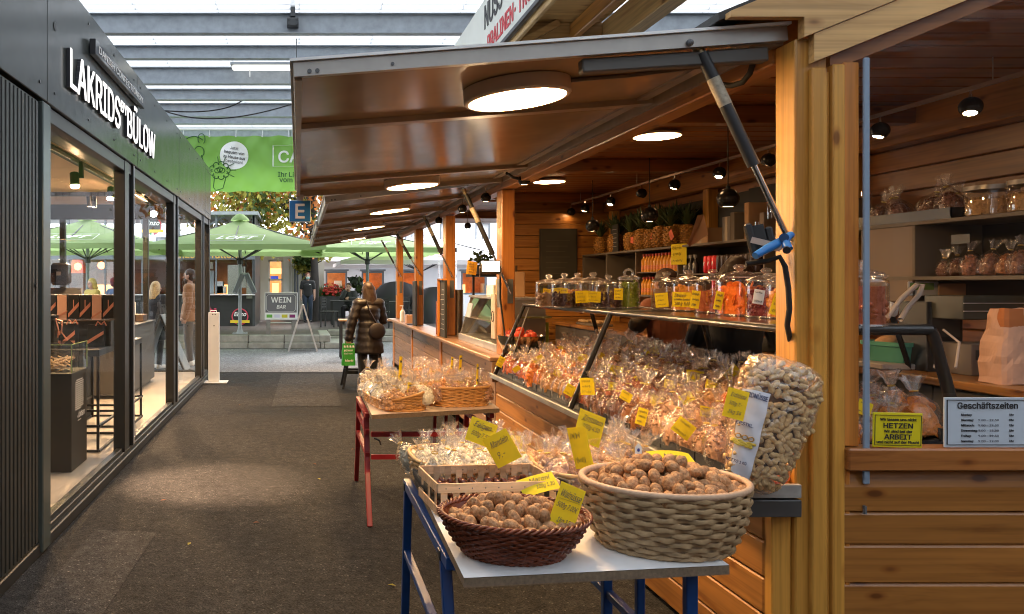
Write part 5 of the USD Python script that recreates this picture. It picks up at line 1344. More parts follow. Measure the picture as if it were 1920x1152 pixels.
# lane side wall below counter, near bay and far bays
for k in range(5):
    z = .02 + k * .142
    m = MB(); m.box(1.79, 1.82, 2.98, 7.02, z + .003, z + .139, .006); part(stall, 'lane_board', m, W_Y)
    for (ya, yb) in [(7.27, 9.70), (9.92, 12.18), (12.4, 14.54)]:
        pass
m = MB(); m.box(1.79, 1.864, 2.925, 2.975, 0, .715, .005); part(stall, 'lane_trim', m, W_Z)
for (ya, yb) in [(7.08, 9.70), (9.84, 12.18), (12.32, 14.54)]:
    for k in range(6):
        z = .02 + k * .143
        m = MB(); m.box(1.80, 1.825, ya, yb, z + .003, z + .140, .006); part(stall, 'lane_board', m, W_YB)
for Y in (7.02, 9.71, 12.19, 14.55):
    m = MB(); m.box(1.785, 1.84, Y, Y + (.05 if Y < 8 else .12), 0, .885, .005); part(stall, 'lane_trim', m, W_ZO if Y > 8 else W_YB)
for (ya, yb) in [(6.88, 9.7), (9.703, 12.2), (12.203, 14.75)]:
    m = MB(); m.box(1.70, 2.05, ya, yb, .885, .922, .006); part(stall, 'ledge', m, W_LEDGE)
m = MB(); m.box(1.72, 1.78, 6.88, 6.92, .70, .884, .004); part(stall, 'bracket', m, W_YB)
# near counter slab with alloy edge
M_SLAB = mat('counter_slab', (.055, .052, .05), .3, noise=.15, nscale=5)
m = MB(); m.box(1.72, 1.864, 2.95, 3.04, .735, .780, .003); m.box(1.72, 3.0, 3.04, 7.0, .735, .780, .003); part(stall, 'counter_slab', m, M_SLAB)
m = MB(); m.box(1.702, 1.718, 2.95, 6.9, .745, .784, .002); part(stall, 'counter_edge', m, M_ALU)
m = MB(); m.box(1.70, 1.865, 2.925, 2.948, .718, .778, .003); part(stall, 'counter_end', m, mat('slate_end', (.05, .06, .075), .4))
# ---------------------------------------------------------------- eave box and sign on the lane side
t = thing('eave_box', 'open timber eave box with soffit boards carried above the awnings', 'roof overhang', (1.6, 6, 3.4), world_pts=True)
m = MB(); m.box(1.585, 1.62, 3.6, 9.5, 3.355, 3.50, .005); part(t, 'fascia_board', m, W_PALEY)
m = MB(); m.box(2.30, 2.42, 3.6, 9.5, 3.34, 3.56, .006); part(t, 'inner_beam', m, W_PALEY)
m = MB(); m.box(2.05, 2.10, 3.6, 9.5, 3.42, 3.54, .005); part(t, 'batten', m, W_Y)
for k in range(14):
    m = MB(); m.box(1.622, 2.298, 3.6 + k * .42, 3.6 + k * .42 + .414, 3.56, 3.58, .004); part(t, 'soffit_board', m, W_PALE)
for Y in (5.85, 7.5, 9.3):
    m = MB(); m.box(1.622, 2.298, Y, Y + .04, 3.36, 3.556, .004); part(t, 'cross_board', m, W_PALE)
    m = MB(); m.bar((1.66, Y - .04, 3.38), (1.95, Y - .04, 3.54), .05, .05); part(t, 'brace', m, W_PALE)
for Y in (7.6, 9.3):
    for X in (1.64, 2.32):
        m = MB(); m.box(X, X + .07, Y + .05, Y + .12, 2.6, 3.36); part(t, 'support_post', m, W_ZO)
t = thing('lane_sign', 'long pale fascia sign with black NUSS and red PRALINEN lettering', 'sign', (1.55, 6, 3.45), world_pts=True)
M_SIGNB = mat('sign_pale', (.50, .51, .46), .35, noise=.06, nscale=2)
m = MB(); m.box(1.545, 1.570, 3.8, 9.4, 3.425, 3.945, .003); part(t, 'panel', m, M_SIGNB)
m = MB(); m.box(1.54, 1.575, 3.8, 9.4, 3.395, 3.424); part(t, 'edge_trim', m, M_BLACK)
U = (0, -1, 0)
m = MB(); m.text('NUSS', .185, (1.544, 6.42, 3.69), U, Z1, .004, True, width=.56); part(t, 'black_lettering', m, M_INK)
m = MB(); m.text('PRALINEN', .125, (1.544, 6.32, 3.475), U, Z1, .004, True, width=.76); m.text('· TRO', .125, (1.544, 5.53, 3.475), U, Z1, .004, True, width=.42); part(t, 'red_lettering', m, mat('red_lettering', (.42, .02, .03), .5))

# ---------------------------------------------------------------- flap awnings with round lamps and gas struts
M_LAM = mat('awning_laminate', (.31, .215, .135), .17, spec=.22, noise=.05, nscale=3, bump=.05, bscale=6)
M_RAIL = mat('awning_rail', (.34, .27, .20), .32, metal=.35, noise=.06, nscale=8)
M_RAILN = mat('awning_front_rail', (.40, .38, .35), .35, metal=.6, noise=.06, nscale=8)
M_HOUS = mat('lamp_housing', (.52, .42, .33), .45)
E_LAMP = glow('lamp_disc', (1.0, .60, .26), 34.0)
HX, HZ = 1.865, 2.545
def awning(label, y0, y1, xo, zo, rails, first):
    t = thing('awning', label, 'awning', (HX, y0, HZ), world_pts=True)
    sl = np.array([xo - HX, 0, zo - HZ]); L = np.linalg.norm(sl); sl /= L; nrm = np.array([-sl[2], 0, sl[0]]); nrm = nrm if nrm[2] > 0 else -nrm
    P = lambda d, y, h: np.array([HX, y, HZ]) + sl * d + nrm * h
    def hexa(d0, d1, ya, yb, h0, h1):
        v = [P(d0, ya, h0), P(d1, ya, h0), P(d1, yb, h0), P(d0, yb, h0), P(d0, ya, h1), P(d1, ya, h1), P(d1, yb, h1), P(d0, yb, h1)]
        m = MB(); m.add(v, [[0, 1, 2, 3], [4, 7, 6, 5], [0, 4, 5, 1], [1, 5, 6, 2], [2, 6, 7, 3], [3, 7, 4, 0]])
        q = m.mesh(); 
        if q.volume < 0: m.f = [f[:, ::-1] for f in m.f]
        return m
    edges = sorted(rails)
    for a, b in zip(edges[:-1], edges[1:]):
        part(t, 'panel', hexa(.03, L - .03, a + .03, b - .03, .0, .02), M_LAM)
    part(t, 'top_skin', hexa(-.01, L + .012, y0 - .012, y1 + .012, .021, .032), M_WHITE)
    for k, r in enumerate(edges):
        if k == 0: part(t, 'front_rail', hexa(.0, L, r - .0, r + .03, -.036, .019), M_RAILN)
        else: part(t, 'rail', hexa(.031, L - .031, r - .035 if k < len(edges) - 1 else r - .03, r + .035 if k < len(edges) - 1 else r, -.03 if k < len(edges) - 1 else -.045, .019 if k == len(edges) - 1 else -.001), M_RAIL)
    part(t, 'outer_rail', hexa(L - .03, L + .0, y0 + .031, y1 - .031, -.045, .019), M_RAIL)
    part(t, 'hinge_rail', hexa(.0, .03, y0 + .031, y1 - .031, -.045, .019), M_RAIL)
    part(t, 'hinge_batten', hexa(.06, .12, y0 + .04, y1 - .04, -.012, -.0005), M_RAIL)
    m = MB()
    for d_ in (L - .06, L - .09): 
        c = P(d_, y0 - .001, -.02); m.cyl(c, c - [0, .004, 0], .009, n=8)
    c = P(L * .8, y0 - .001, -.015); m.cyl(c, c - [0, .003, 0], .007, n=8)
    c = P(L * .20, y0, -.02); m.blob(c - [0, .006, 0], (.014,) * 3, 1)
    part(t, 'screw', m, M_STEELD)
    return t, P, L, sl, nrm
def round_lamp(label, P, d, y, sl, nrm, R=.235, Rd=.212):
    c = P(d, y, -.001)
    t = thing('round_lamp', label, 'lamp', c, world_pts=True)
    Rm = np.stack([sl, np.cross(nrm, sl), nrm], 1)
    if np.linalg.det(Rm) < 0: Rm[:, 1] *= -1
    m = MB(); m.lathe([(0, -.004), (R, -.004), (R, -.062), (R - .008, -.07), (Rd + .003, -.07), (Rd, -.062)], 48, c, Rm); m.f[-1] = m.f[-1][:, ::-1]; part(t, 'housing', m, M_HOUS, smooth=40)
    m = MB(); th = np.arange(48) * 2 * np.pi / 48
    v = np.vstack([[0, 0, -.064], np.stack([Rd * np.cos(th), Rd * np.sin(th), np.full(48, -.064)], 1)]); f = [[0, 1 + (k + 1) % 48, 1 + k] for k in range(48)]
    m.add(v, f, Rm, c); part(t, 'diffuser', m, E_LAMP)
def strut(label, p, q, r=.022):
    p, q = np.array(p), np.array(q)
    t = thing('gas_strut', label, 'gas strut', p, world_pts=True)
    k = p + (q - p) * .62
    m = MB(); m.cyl(p + (q - p) * .04, k, r, n=14); part(t, 'cylinder', m, M_BLACK, smooth=40)
    m = MB(); m.cyl(p + (q - p) * .17, p + (q - p) * .31, r + .001, n=14, cap=False); part(t, 'paper_label', m, mat('strut_label', (.35, .30, .22), .6, noise=.4, nscale=60), smooth=40)
    m = MB(); m.cyl(k, q, r * .48, n=10); part(t, 'rod', m, M_CHROME, smooth=40)
    m = MB(); m.blob(p, (r * 1.1,) * 3, 2); m.cyl(p, p + (q - p) * .05, r * .7, n=10); part(t, 'ball_joint', m, mat('brass_joint', (.3, .24, .14), .35, metal=.8), smooth=40)
tA, P, L, sl, nr = awning('large near flap awning with white front rail and round lamp', 2.95, 7.0, -.02, 2.405, [2.95, 4.03, 6.23, 7.0], True)
round_lamp('largest round lamp, nearest on the big near awning', P, .885, 3.50, sl, nr)
round_lamp('round lamp at the far end of the big near awning', P, .90, 6.62, sl, nr)
m = MB(); mb_ = [P(.10, 2.93, -.075), P(.70, 2.93, -.075)]
m.bar(P(.06, 3.0, -.075), P(.78, 3.0, -.068), .055, .05, .006, up=(0, 1, 0)); part(tA, 'strut_bracket', m, mat('bracket_grey', (.09, .085, .075), .5))
m = MB(); m.tube([P(.75, 3.45, -.01), P(.40, 3.42, -.014), P(.12, 3.36, -.012)], .011, 6); part(tA, 'lamp_cable', m, mat('cable_brown', (.07, .05, .035), .5))
strut('long black gas strut propping the near awning beside the corner post', at(1308, 86, 2.99), at(1480, 452, 2.93), .023)
tB, P, L, sl, nr = awning('second flap awning with bright front rail behind the near one', 7.06, 9.66, .24, 2.355, [7.06, 8.35, 9.66], False)
round_lamp('round lamp on the second awning from the camera', P, .87, 8.55, sl, nr)
strut('black gas strut propping the second awning at the first inner post', at(870, 357, 7.07), at(958, 552, 7.0))
m = MB()
for k in range(4): c = P(.24 + k * .07, 7.059, -.01); m.cyl(c, c - [0, .003, 0], .008, n=8)
part(tB, 'bolt_row', m, M_ALU)
tC, P, L, sl, nr = awning('third flap awning from the camera, seen nearly edge on', 9.72, 12.14, .22, 2.34, [9.72, 10.9, 12.14], False)
round_lamp('round lamp on the third awning from the camera', P, .88, 11.0, sl, nr)
strut('black gas strut propping the third awning at the second inner post', at(796, 408, 9.73), at(848, 520, 9.7))
tD, P, L, sl, nr = awning('last and farthest flap awning over the lane', 12.2, 14.6, .22, 2.31, [12.2, 13.4, 14.6], False)
round_lamp('round lamp on the farthest awning over the lane', P, .93, 13.5, sl, nr)
strut('black gas strut propping the farthest awning', at(742, 436, 12.2), at(788, 516, 12.15))
strut('thin black gas strut at the end post of the last awning', at(716, 452, 14.5), at(752, 520, 14.5), .016)
# letter sign under the far corner of the near awning
c = at(562.5, 396.5, 6.9); h = .098
t = thing('letter_sign', 'blue square sign with white letter E under the awning corner', 'sign', c)
m = MB(); m.box(-h, h, -.008, .008, -h, h, .004); bp = part(t, 'plate', m, mat('enamel_rim', (.45, .55, .65), .3))
m = MB(); m.box(-h + .008, h - .008, -.010, -.0085, -h + .008, h - .008); part(t, 'blue_field', m, mat('enamel_blue', (.03, .19, .50), .25))
m = MB(); m.text('E', .125, (0, -.014, -.0625), X1, Z1, .003, True, True); part(t, 'letter', m, M_WHITEP)
m = MB(); m.box(-.03, .03, -.004, .004, h, h + .05, .002); part(t, 'bracket', m, M_ALU)

# next stall of the row, behind the photographer's right shoulder (seen only in reflections)
t = thing('neighbour_stall', 'closed wooden market stall next in the row behind the photographer', 'market stall', (3.3, -4, 0), world_pts=True)
for k in range(16):
    z = .02 + k * .165
    m = MB(); m.box(2.0, 5.0, -1.03, -1.0, z, z + .161, .006); part(t, 'gable_board', m, W_XG)
    m = MB(); m.box(1.95, 1.98, -6.9, -1.04, z, z + .161, .006); part(t, 'lane_board', m, W_Y)
m = MB(); m.box(5.0, 5.05, -6.9, -1.0, 0, 2.66); part(t, 'rear_wall', m, W_YB)
m = MB(); m.add([(1.6, -7, 2.6), (3.4, -7, 3.3), (5.3, -7, 2.6), (1.6, -.8, 2.6), (3.4, -.8, 3.3), (5.3, -.8, 2.6)], [[0, 3, 4, 1], [1, 4, 5, 2]]); m.add([(1.9, -1.02, 2.66), (5.05, -1.02, 2.66), (3.4, -1.02, 3.27)], [[0, 1, 2]]); part(t, 'roof', m, M_FELT)
# ---------------------------------------------------------------- cards
def scribble(m, w, h, seed, rows=3, big=False):
    """Handwriting-like pen strokes."""
    R = np.random.default_rng(seed)
    for r in range(rows):
        z = h * (.30 - .6 * r / max(rows - 1, 1)) if rows > 1 else 0
        x0, x1 = -w * R.uniform(.34, .42), w * R.uniform(.1, .40)
        n = int(8 + 20 * (x1 - x0) / w)
        s = np.linspace(x0, x1, n); a = h * .07
        p = np.stack([s + R.normal(size=n) * w * .012, np.full(n, -.0016), z + a * np.where(np.arange(n) % 2, 1, -1) * R.uniform(.4, 1.2, n)], 1)
        m.tube(p, max(w * .007, .0007), 3)
def card(label, c, w, h, rx=0, ry=0, rz=0, text=None, rows=2, seed=0, bend=.12, group=None, mt=None, underline=False, curl=0.0):
    t = thing('price_card', label, 'price card', c, euler=(rx, ry, rz), group=group)
    n = 7; s = np.linspace(-1, 1, n)
    def Yb(x, z): return bend * w * ((x / (w / 2)) ** 2) * .25 + curl * (z / (h / 2)) ** 2 * .25 * h
    V = []
    for z in (-h / 2, 0, h / 2):
        for q in s: V.append((q * w / 2, Yb(q * w / 2, z), z))
    V = np.array(V); i, j = np.meshgrid(np.arange(2), np.arange(n - 1), indexing='ij')
    F = np.stack([i * n + j, i * n + j + 1, (i + 1) * n + j + 1, (i + 1) * n + j], -1).reshape(-1, 4)
    m = MB(); m.add(V, F); m.add(V + [0, .0008, 0], F[:, ::-1]); pp = part(t, 'paper', m, mt or M_YELLOW, smooth=True)
    m = MB()
    if text:
        for k, (s_, fh, fx, fz, ww) in enumerate(text):
            m.text(s_, fh * h, (fx * w, -.0012, fz * h), X1, Z1, .0006, False, width=ww * w, shear=.25)
        if underline: m.bar((-w * .38, -.0012, h * .17), (w * .40, -.0012, h * .20), .004 if w > .1 else .0015, .0006)
    else: scribble(m, w, h, seed, rows)
    q = m.mesh(); v = np.array(q.vertices); v[:, 1] += Yb(v[:, 0], v[:, 2]); part(pp, 'handwriting', trimesh.Trimesh(v, q.faces, process=False), M_PEN)
    return t

# ---------------------------------------------------------------- cellophane bags
M_FILM = pane('cellophane', rough=.10, base=.05, top=.9, power=3.0, crinkle=.45, cscale=45, haze=.01, hcol=(.9, .78, .68))
M_TUFT = pane('cellophane_tuft', rough=.10, base=.14, top=.7, power=2.5, crinkle=.35, cscale=45, haze=.03, hcol=(.92, .76, .64))
M_TIE = mat('gold_tie', (.55, .36, .08), .4, metal=.4)
def cmat(n, c, **k): return mat('food_' + n, c, k.get('rough', .5), noise=k.get('noise', .35), nscale=k.get('ns', 60), rand=.15, spec=.4)
def bag_proto(name, kind, cm, w=.058, h=.11, tuft=.062, seed=0, flat=.85, count=80):
    R = np.random.default_rng(seed)
    p = proto(name)
    prof = np.array([(0, .002), (w * .8, .004), (w, h * .25), (w * .98, h * .55), (w * .72, h * .85), (w * .3, h), (0, h * 1.03)])
    m = MB(); m.lathe(prof * [.86, .95], 14, sy=flat)
    for k in range(count):
        u = R.uniform(0, .97) ** .8; q = np.interp(u, np.linspace(0, 1, len(prof)), np.arange(len(prof))); a = R.uniform(0, 2 * np.pi)
        r_ = np.interp(q, np.arange(len(prof)), prof[:, 0]); z_ = np.interp(q, np.arange(len(prof)), prof[:, 1])
        c = np.array([r_ * .88 * math.cos(a), r_ * .88 * flat * math.sin(a), max(z_, .01)])
        Rm = euler(*R.uniform(0, 6.28, 3))
        if kind == 'pistachio': m.blob(c, (.0085, .0062, .0065), 1, Rm)
        elif kind == 'almond': m.blob(c, (.012, .0075, .005), 1, Rm)
        elif kind == 'ball': m.blob(c, np.array((1, 1, 1)) * R.uniform(.011, .015), 1, Rm)
        elif kind == 'slice': m.blob(c, (.019, .019, .0035), 1, Rm)
        elif kind == 'chip': m.blob(c, (.014, .006, .003), 0, Rm)
        elif kind == 'raisin': m.blob(c, (.007, .005, .005), 0, Rm)
        elif kind == 'fig': m.blob(c, (.018, .018, .009), 1, Rm)
    part(p, 'contents', m, cm)
    n = 26; th = np.arange(n) * 2 * np.pi / n
    def ring(r, z, pl, jag=0.0, lean=0.0):
        rr = r * (1 + pl * np.sin(th * 5 + seed) + pl * .5 * np.sin(th * 9 + 2 * seed) + .025 * R.normal(size=n))
        return np.stack([rr * np.cos(th) + lean, rr * flat * np.sin(th), z + jag * R.normal(size=n)], 1)
    H = h * 1.28
    body = [ring(w * .55, .0, .02), ring(w * 1.05, .006, .04), ring(w * 1.1, h * .3, .05), ring(w * 1.08, h * .6, .07), ring(w * .85, h * .9, .12), ring(w * .45, h * 1.1, .2), ring(.012, H, .1)]
    m = MB(); m._grid(np.array(body), False, False); part(p, 'film', m, M_FILM, smooth=40)
    ln = R.normal() * .012
    tf = [ring(.011, H, .1), ring(.018, H + tuft * .18, .3, 0, ln * .3), ring(w * .34, H + tuft * .5, .3, .001, ln * .6), ring(w * .46, H + tuft * .78, .35, .002, ln), ring(w * .56, H + tuft, .35, .006, ln * 1.3)]
    m = MB(); m._grid(np.array(tf), False, False); part(p, 'tuft', m, M_TUFT, smooth=50)
    m = MB(); m.tube([(.0135 * math.cos(a), .0135 * flat * math.sin(a), H) for a in np.linspace(0, 6.28, 11)[:-1]], .003, 4, closed=True); part(p, 'tie', m, M_TIE)
    return p
KINDS = {  # key: (shape, colour, words)
    'pistachio': ('pistachio', cmat('pistachio', (.52, .29, .16)), 'pale pistachios'),
    'almond': ('almond', cmat('almond', (.30, .11, .03)), 'brown almonds'),
    'cashew': ('almond', cmat('cashew', (.46, .24, .08)), 'roasted cashews'),
    'chili': ('chip', cmat('chili', (.42, .10, .03)), 'red brown spiced snacks'),
    'mix': ('almond', cmat('mix', (.28, .12, .06), noise=.8, ns=40), 'mixed nuts and raisins'),
    'orange': ('slice', cmat('orange', (.65, .21, .03), rough=.35), 'orange dried apricot slices'),
    'date': ('raisin', cmat('date', (.14, .05, .025), rough=.35), 'dark dried berries'),
    'meringue': ('ball', cmat('meringue', (.78, .70, .55), noise=.15), 'pale sugared sweets'),
    'praline': ('ball', cmat('praline', (.55, .30, .13), noise=.5, ns=30), 'chocolate and cream pralines'),
    'fig': ('fig', cmat('fig', (.42, .22, .12), noise=.5, ns=35), 'flattened dried figs'),
    'honey': ('slice', cmat('honey', (.72, .33, .08), rough=.35), 'golden candied ginger slices'),
    'white': ('chip', cmat('coconut', (.75, .70, .55), noise=.2), 'white coconut chips'),
}
PROT = {}
for kk, (sh_, cm_, wd_) in KINDS.items():
    PROT[kk] = [bag_proto('bag_of_' + kk + '_proto', sh_, cm_, w=.059 + .006 * v, h=.115 + .012 * v, seed=11 * v + len(kk), count=95 if sh_ in ('pistachio', 'raisin', 'chip') else 60) for v in range(3)]
RB = np.random.default_rng(31)
def put_bag(kk, x, y, z, place, group, sc=1.0, lean=14):
    dup(PROT[kk][RB.integers(3)], 'nut_bag', 'bag of %s, %s' % (KINDS[kk][2], place), 'bag', (x, y, z), group=group,
        scale=sc * RB.uniform(.92, 1.1), euler=(RB.normal() * lean * .5 + 5, RB.normal() * lean * .6, RB.uniform(0, 360)))

# sloping display bed with black trays
BED = lambda X: .79 + max(0.0, X - 1.76) * .20
t = thing('display_bed', 'sloping black display bed of plastic trays on the stall counter', 'display', (2.2, 5, .79), world_pts=True)
M_TRAY = mat('black_tray', (.02, .02, .021), .3)
Ty = np.arange(3.10, 6.75, .325)
for X in (1.75, 2.03, 2.31):
    for y in Ty:
        x0, x1, y0, y1 = X + .003, X + .275, y + .004, y + .318
        m = MB(); b0, b1 = BED(x0), BED(x1)
        for (xa, xb, ya, yb) in [(x0, x0 + .008, y0, y1), (x1 - .008, x1, y0, y1), (x0 + .008, x1 - .008, y0, y0 + .008), (x0 + .008, x1 - .008, y1 - .008, y1)]:
            m.box(xa, xb, ya, yb, BED(xa) - .006, BED(xa) + .045)
        m.add([(x0, y0, b0 + .001), (x1, y0, b1 + .001), (x1, y1, b1 + .001), (x0, y1, b0 + .001)], [[0, 1, 2, 3]])
        part(t, 'tray', m, M_TRAY)
m = MB(); m.add([(1.755, 3.1, .781), (2.60, 3.1, .781), (2.60, 6.72, .781), (1.755, 6.72, .781), (1.755, 3.1, .783), (2.60, 3.1, BED(2.6) - .01), (2.60, 6.72, BED(2.6) - .01), (1.755, 6.72, .783)],
              [[3, 2, 1, 0], [4, 5, 6, 7], [0, 1, 5, 4], [1, 2, 6, 5], [2, 3, 7, 6], [3, 0, 4, 7]]); part(t, 'wedge', m, M_BLACKM)
rowsX = [1.81, 1.94, 2.07, 2.20, 2.33, 2.46, 2.56]
for ri, X in enumerate(rowsX):
    y = 3.17 + (ri % 2) * .05; bi = 0
    while y < 6.66:
        q = (y - 3.1) / 3.6
        if ri == 0: kk = 'pistachio' if y < 4.0 else 'almond' if y < 4.32 else 'date' if y < 4.55 else 'mix' if y < 4.75 else 'chili' if y < 5.2 else 'cashew' if y < 5.7 else 'orange' if y < 6.1 else 'chili'
        elif ri < 3: kk = ['pistachio', 'pistachio', 'almond', 'chili', 'mix', 'orange', 'cashew', 'fig'][min(int(q * 8), 7)]
        elif ri < 5: kk = ['mix', 'orange', 'cashew', 'date', 'mix', 'fig', 'almond', 'orange'][min(int(q * 8), 7)]
        else: kk = ['orange', 'mix', 'honey', 'fig', 'almond', 'mix', 'cashew', 'mix'][min(int(q * 8), 7)]
        put_bag(kk, X + RB.normal() * .012, y + RB.normal() * .012, BED(X) + .004, '%s from near end, %s display row' % (nth(bi), ['front', 'second', 'third', 'fourth', 'fifth', 'sixth', 'rearmost'][ri]), 'bags on the sloping display', 1.0, 6)
        y += .128; bi += 1
def disp_card(label, px, py, X, w=.075, h=.055, **k):
    Y = X * FPX / (px - CX); c = at(px, py, Y); c[1] -= .11; c[0] -= .02; c[2] += .012
    return card(label, c, w, h, **k)
dc = [(1095, 724, 1.72, .085, .10, 0, 'yellow card with handwriting clipped to the middle slanted leg of the display'), (1193, 779, 1.74, .05, .085, 18, 'narrow tilted yellow card on the almond bags'), (1268, 800, 1.74, .085, .075, 38, 'small tilted yellow card on the front pistachio bags'),
      (1063, 731, 1.74, .06, .07, 30, 'small tilted yellow card left of the middle slanted leg'), (937, 679, 1.74, .055, .09, 28, 'yellow card at the far end of the display front'), (966, 692, 1.74, .06, .04, -35, 'flat yellow card near the far end of the display'),
      (1006, 675, 1.95, .09, .06, -20, 'yellow card standing among bags behind the first slanted leg'), (1088, 673, 2.15, .09, .07, 10, 'yellow card behind the middle slanted leg'), (1147, 694, 2.15, .10, .06, 12, 'yellow card in the middle of the display bags'),
      (1215, 661, 2.5, .11, .06, -14, 'yellow card on the orange bags at the back of the display'), (1200, 697, 2.3, .12, .05, -40, 'long slanted yellow card in the upper bag rows'), (1293, 706, 2.3, .11, .07, 8, 'yellow card in the upper rows right of the centre'),
      (1142, 724, 1.95, .06, .05, 5, 'small yellow card above the chilli bags'), (1222, 750, 1.95, .07, .05, 20, 'small yellow card above the pistachio bags'), (1360, 700, 2.45, .10, .07, -40, 'tilted yellow card beside the rear display leg')]
for px, py, X, rr in [(1040, 700, 1.9, 30), (1120, 668, 2.3, 20), (1165, 742, 1.75, 30), (1180, 715, 2.1, -25), (1245, 720, 2.15, 15), (1275, 745, 2.0, -30), (1320, 722, 2.25, 25), (1310, 770, 1.95, 12), (1000, 660, 2.2, -15), (1050, 655, 2.4, 18)]:
    dc.append((px, py, X, .065, .05, rr, nth(len(dc) - 15) + ' of the tiny yellow cards tucked between display bags, from the far end'))
for k, (px, py, X, w_, h_, rr, lab) in enumerate(dc):
    disp_card(lab, px, py, X, w_, h_, rx=-12, ry=rr, rz=RB.normal() * 8, seed=k, rows=3 if h_ > .08 else 2)

# shelf frame above the display
t = thing('jar_shelf', 'black tubular shelf frame with slanted legs carrying the glass jars', 'shelf', (2.2, 5, 1.4), world_pts=True)
M_TUBE = mat('black_tube', (.02, .018, .016), .2)
M_SHELFTOP = mat('shelf_top', (.045, .03, .02), .18)
SZ = 1.405
m = MB(); m.box(1.985, 2.515, 3.1, 6.75, SZ - .012, SZ, .003); part(t, 'shelf_board', m, M_SHELFTOP)
m = MB(); m.cyl((1.97, 3.1, SZ - .01), (1.97, 6.77, SZ - .01), .017, n=12); part(t, 'front_rail', m, M_TUBE, smooth=40)
m = MB(); m.cyl((2.53, 3.1, SZ - .01), (2.53, 6.77, SZ - .01), .017, n=12); part(t, 'rear_rail', m, M_TUBE, smooth=40)
for Y in (3.1, 4.88, 6.75):
    m = MB(); m.cyl((1.97, Y, SZ - .01), (2.53, Y, SZ - .01), .017 if Y > 3.2 else .022, n=12); part(t, 'cross_rail', m, M_TUBE, smooth=40)
    m = MB(); m.tube([(1.97, Y, SZ - .01), (1.96, Y, SZ - .035), (1.715, Y, .79)], .017, 12); part(t, 'front_leg', m, M_TUBE, smooth=40)
    m = MB(); m.tube([(2.53, Y, SZ - .01), (2.545, Y, SZ - .035), (2.70, Y, .80)], .017 if Y > 3.2 else .022, 12); part(t, 'rear_leg', m, M_TUBE, smooth=40)
    m = MB(); m.obox((1.80, Y - .02, .99), (.05, .012, .03), euler(0, .4, 0), .003); part(t, 'clamp', m, M_BLACK)
for Y in (4.95, 6.70):
    m = MB(); m.cyl((2.0, Y, SZ - .02), (1.82, Y + .02, .84), .004, n=5); part(t, 'wire_stay', m, M_ALU)

# ---------------------------------------------------------------- glass jars on the shelf
G_JAR = pane('jar_glass', base=.10, top=.9, power=3.2, rough=.02)
G_LID = pane('lid_glass', base=.22, top=.75, power=2.2, rough=.03, crinkle=.25, cscale=20, haze=.05)
def jar(label, px, py, r, h, kind, cm, fill=.62, lid=True, group=None, X=None, zb=SZ):
    Y = (EYE - zb) * FPX / (py - CY) if X is None else X * FPX / (px - CX)
    c = at(px, py, Y); c[2] = zb + .001
    t = thing('glass_jar', label, 'jar', c, group=group)
    R = np.random.default_rng(int(px))
    m = MB(); m.cyl((0, 0, .008), (0, 0, h * fill * .96), r * .86, n=18)
    rr = r * .9
    N = {'slice': 46, 'ball': 60, 'raisin': 110, 'block': 40}[kind]
    for k in range(N):
        a = R.uniform(0, 6.28); z = R.uniform(.012, h * fill); q = rr * (1 if z < h * fill * .9 else R.uniform(.2, 1)); p = np.array([q * math.cos(a) * .95, q * math.sin(a) * .95, z])
        s = {'slice': (.026, .026, .005), 'ball': (.015, .015, .014), 'raisin': (.009, .008, .007), 'block': (.018, .013, .012)}[kind]
        s = np.array(s) * (r / .1); 
        if kind == 'slice': p[:2] *= .88
        m.blob(p, s, 1, euler(*R.uniform(0, 6.28, 3)))
    v = np.vstack(m.v); 
    part(t, 'contents', m, cm)
    m = MB(); m.lathe([(0, .001), (r * .94, .001), (r, .012), (r * 1.0, h * .74), (r * .97, h * .80), (r * .88, h * .83), (r * .90, h * .86)], 32); part(t, 'glass', m, G_JAR, smooth=40)
    m = MB(); m.tube([(r * .91 * math.cos(a), r * .91 * math.sin(a), h * .86) for a in np.linspace(0, 6.2832, 25)[:-1]], .0045, 6, closed=True); m.tube([(r * .97 * math.cos(a), r * .97 * math.sin(a), .006) for a in np.linspace(0, 6.2832, 25)[:-1]], .005, 6, closed=True); part(t, 'rim', m, G_LID, smooth=True)
    if lid:
        m = MB(); m.lathe([(r * .98, h * .865), (r * .99, h * .88), (r * .8, h * .93), (r * .4, h * .985), (r * .16, h * 1.0), (r * .13, h * 1.02)], 32); l = part(t, 'lid', m, G_LID, smooth=40)
        m = MB(); m.lathe([(r * .12, h * 1.02), (r * .24, h * 1.06), (r * .28, h * 1.10), (r * .2, h * 1.145), (0, h * 1.16)], 12); part(l, 'knob', m, G_LID, smooth=30)
    return t, c, r, h
J_DARK, J_BROWN, J_ORG, J_AMB, J_GRN, J_RED, J_OR2 = [mat('jar_' + n, c, .3, noise=.3, nscale=40, spec=.5) for n, c in (('dark', (.06, .03, .03)), ('brown', (.22, .09, .035)), ('orange', (.72, .17, .02)), ('amber', (.60, .24, .03)), ('green', (.22, .28, .03)), ('wine', (.13, .02, .025)), ('lightorange', (.68, .28, .04)))]
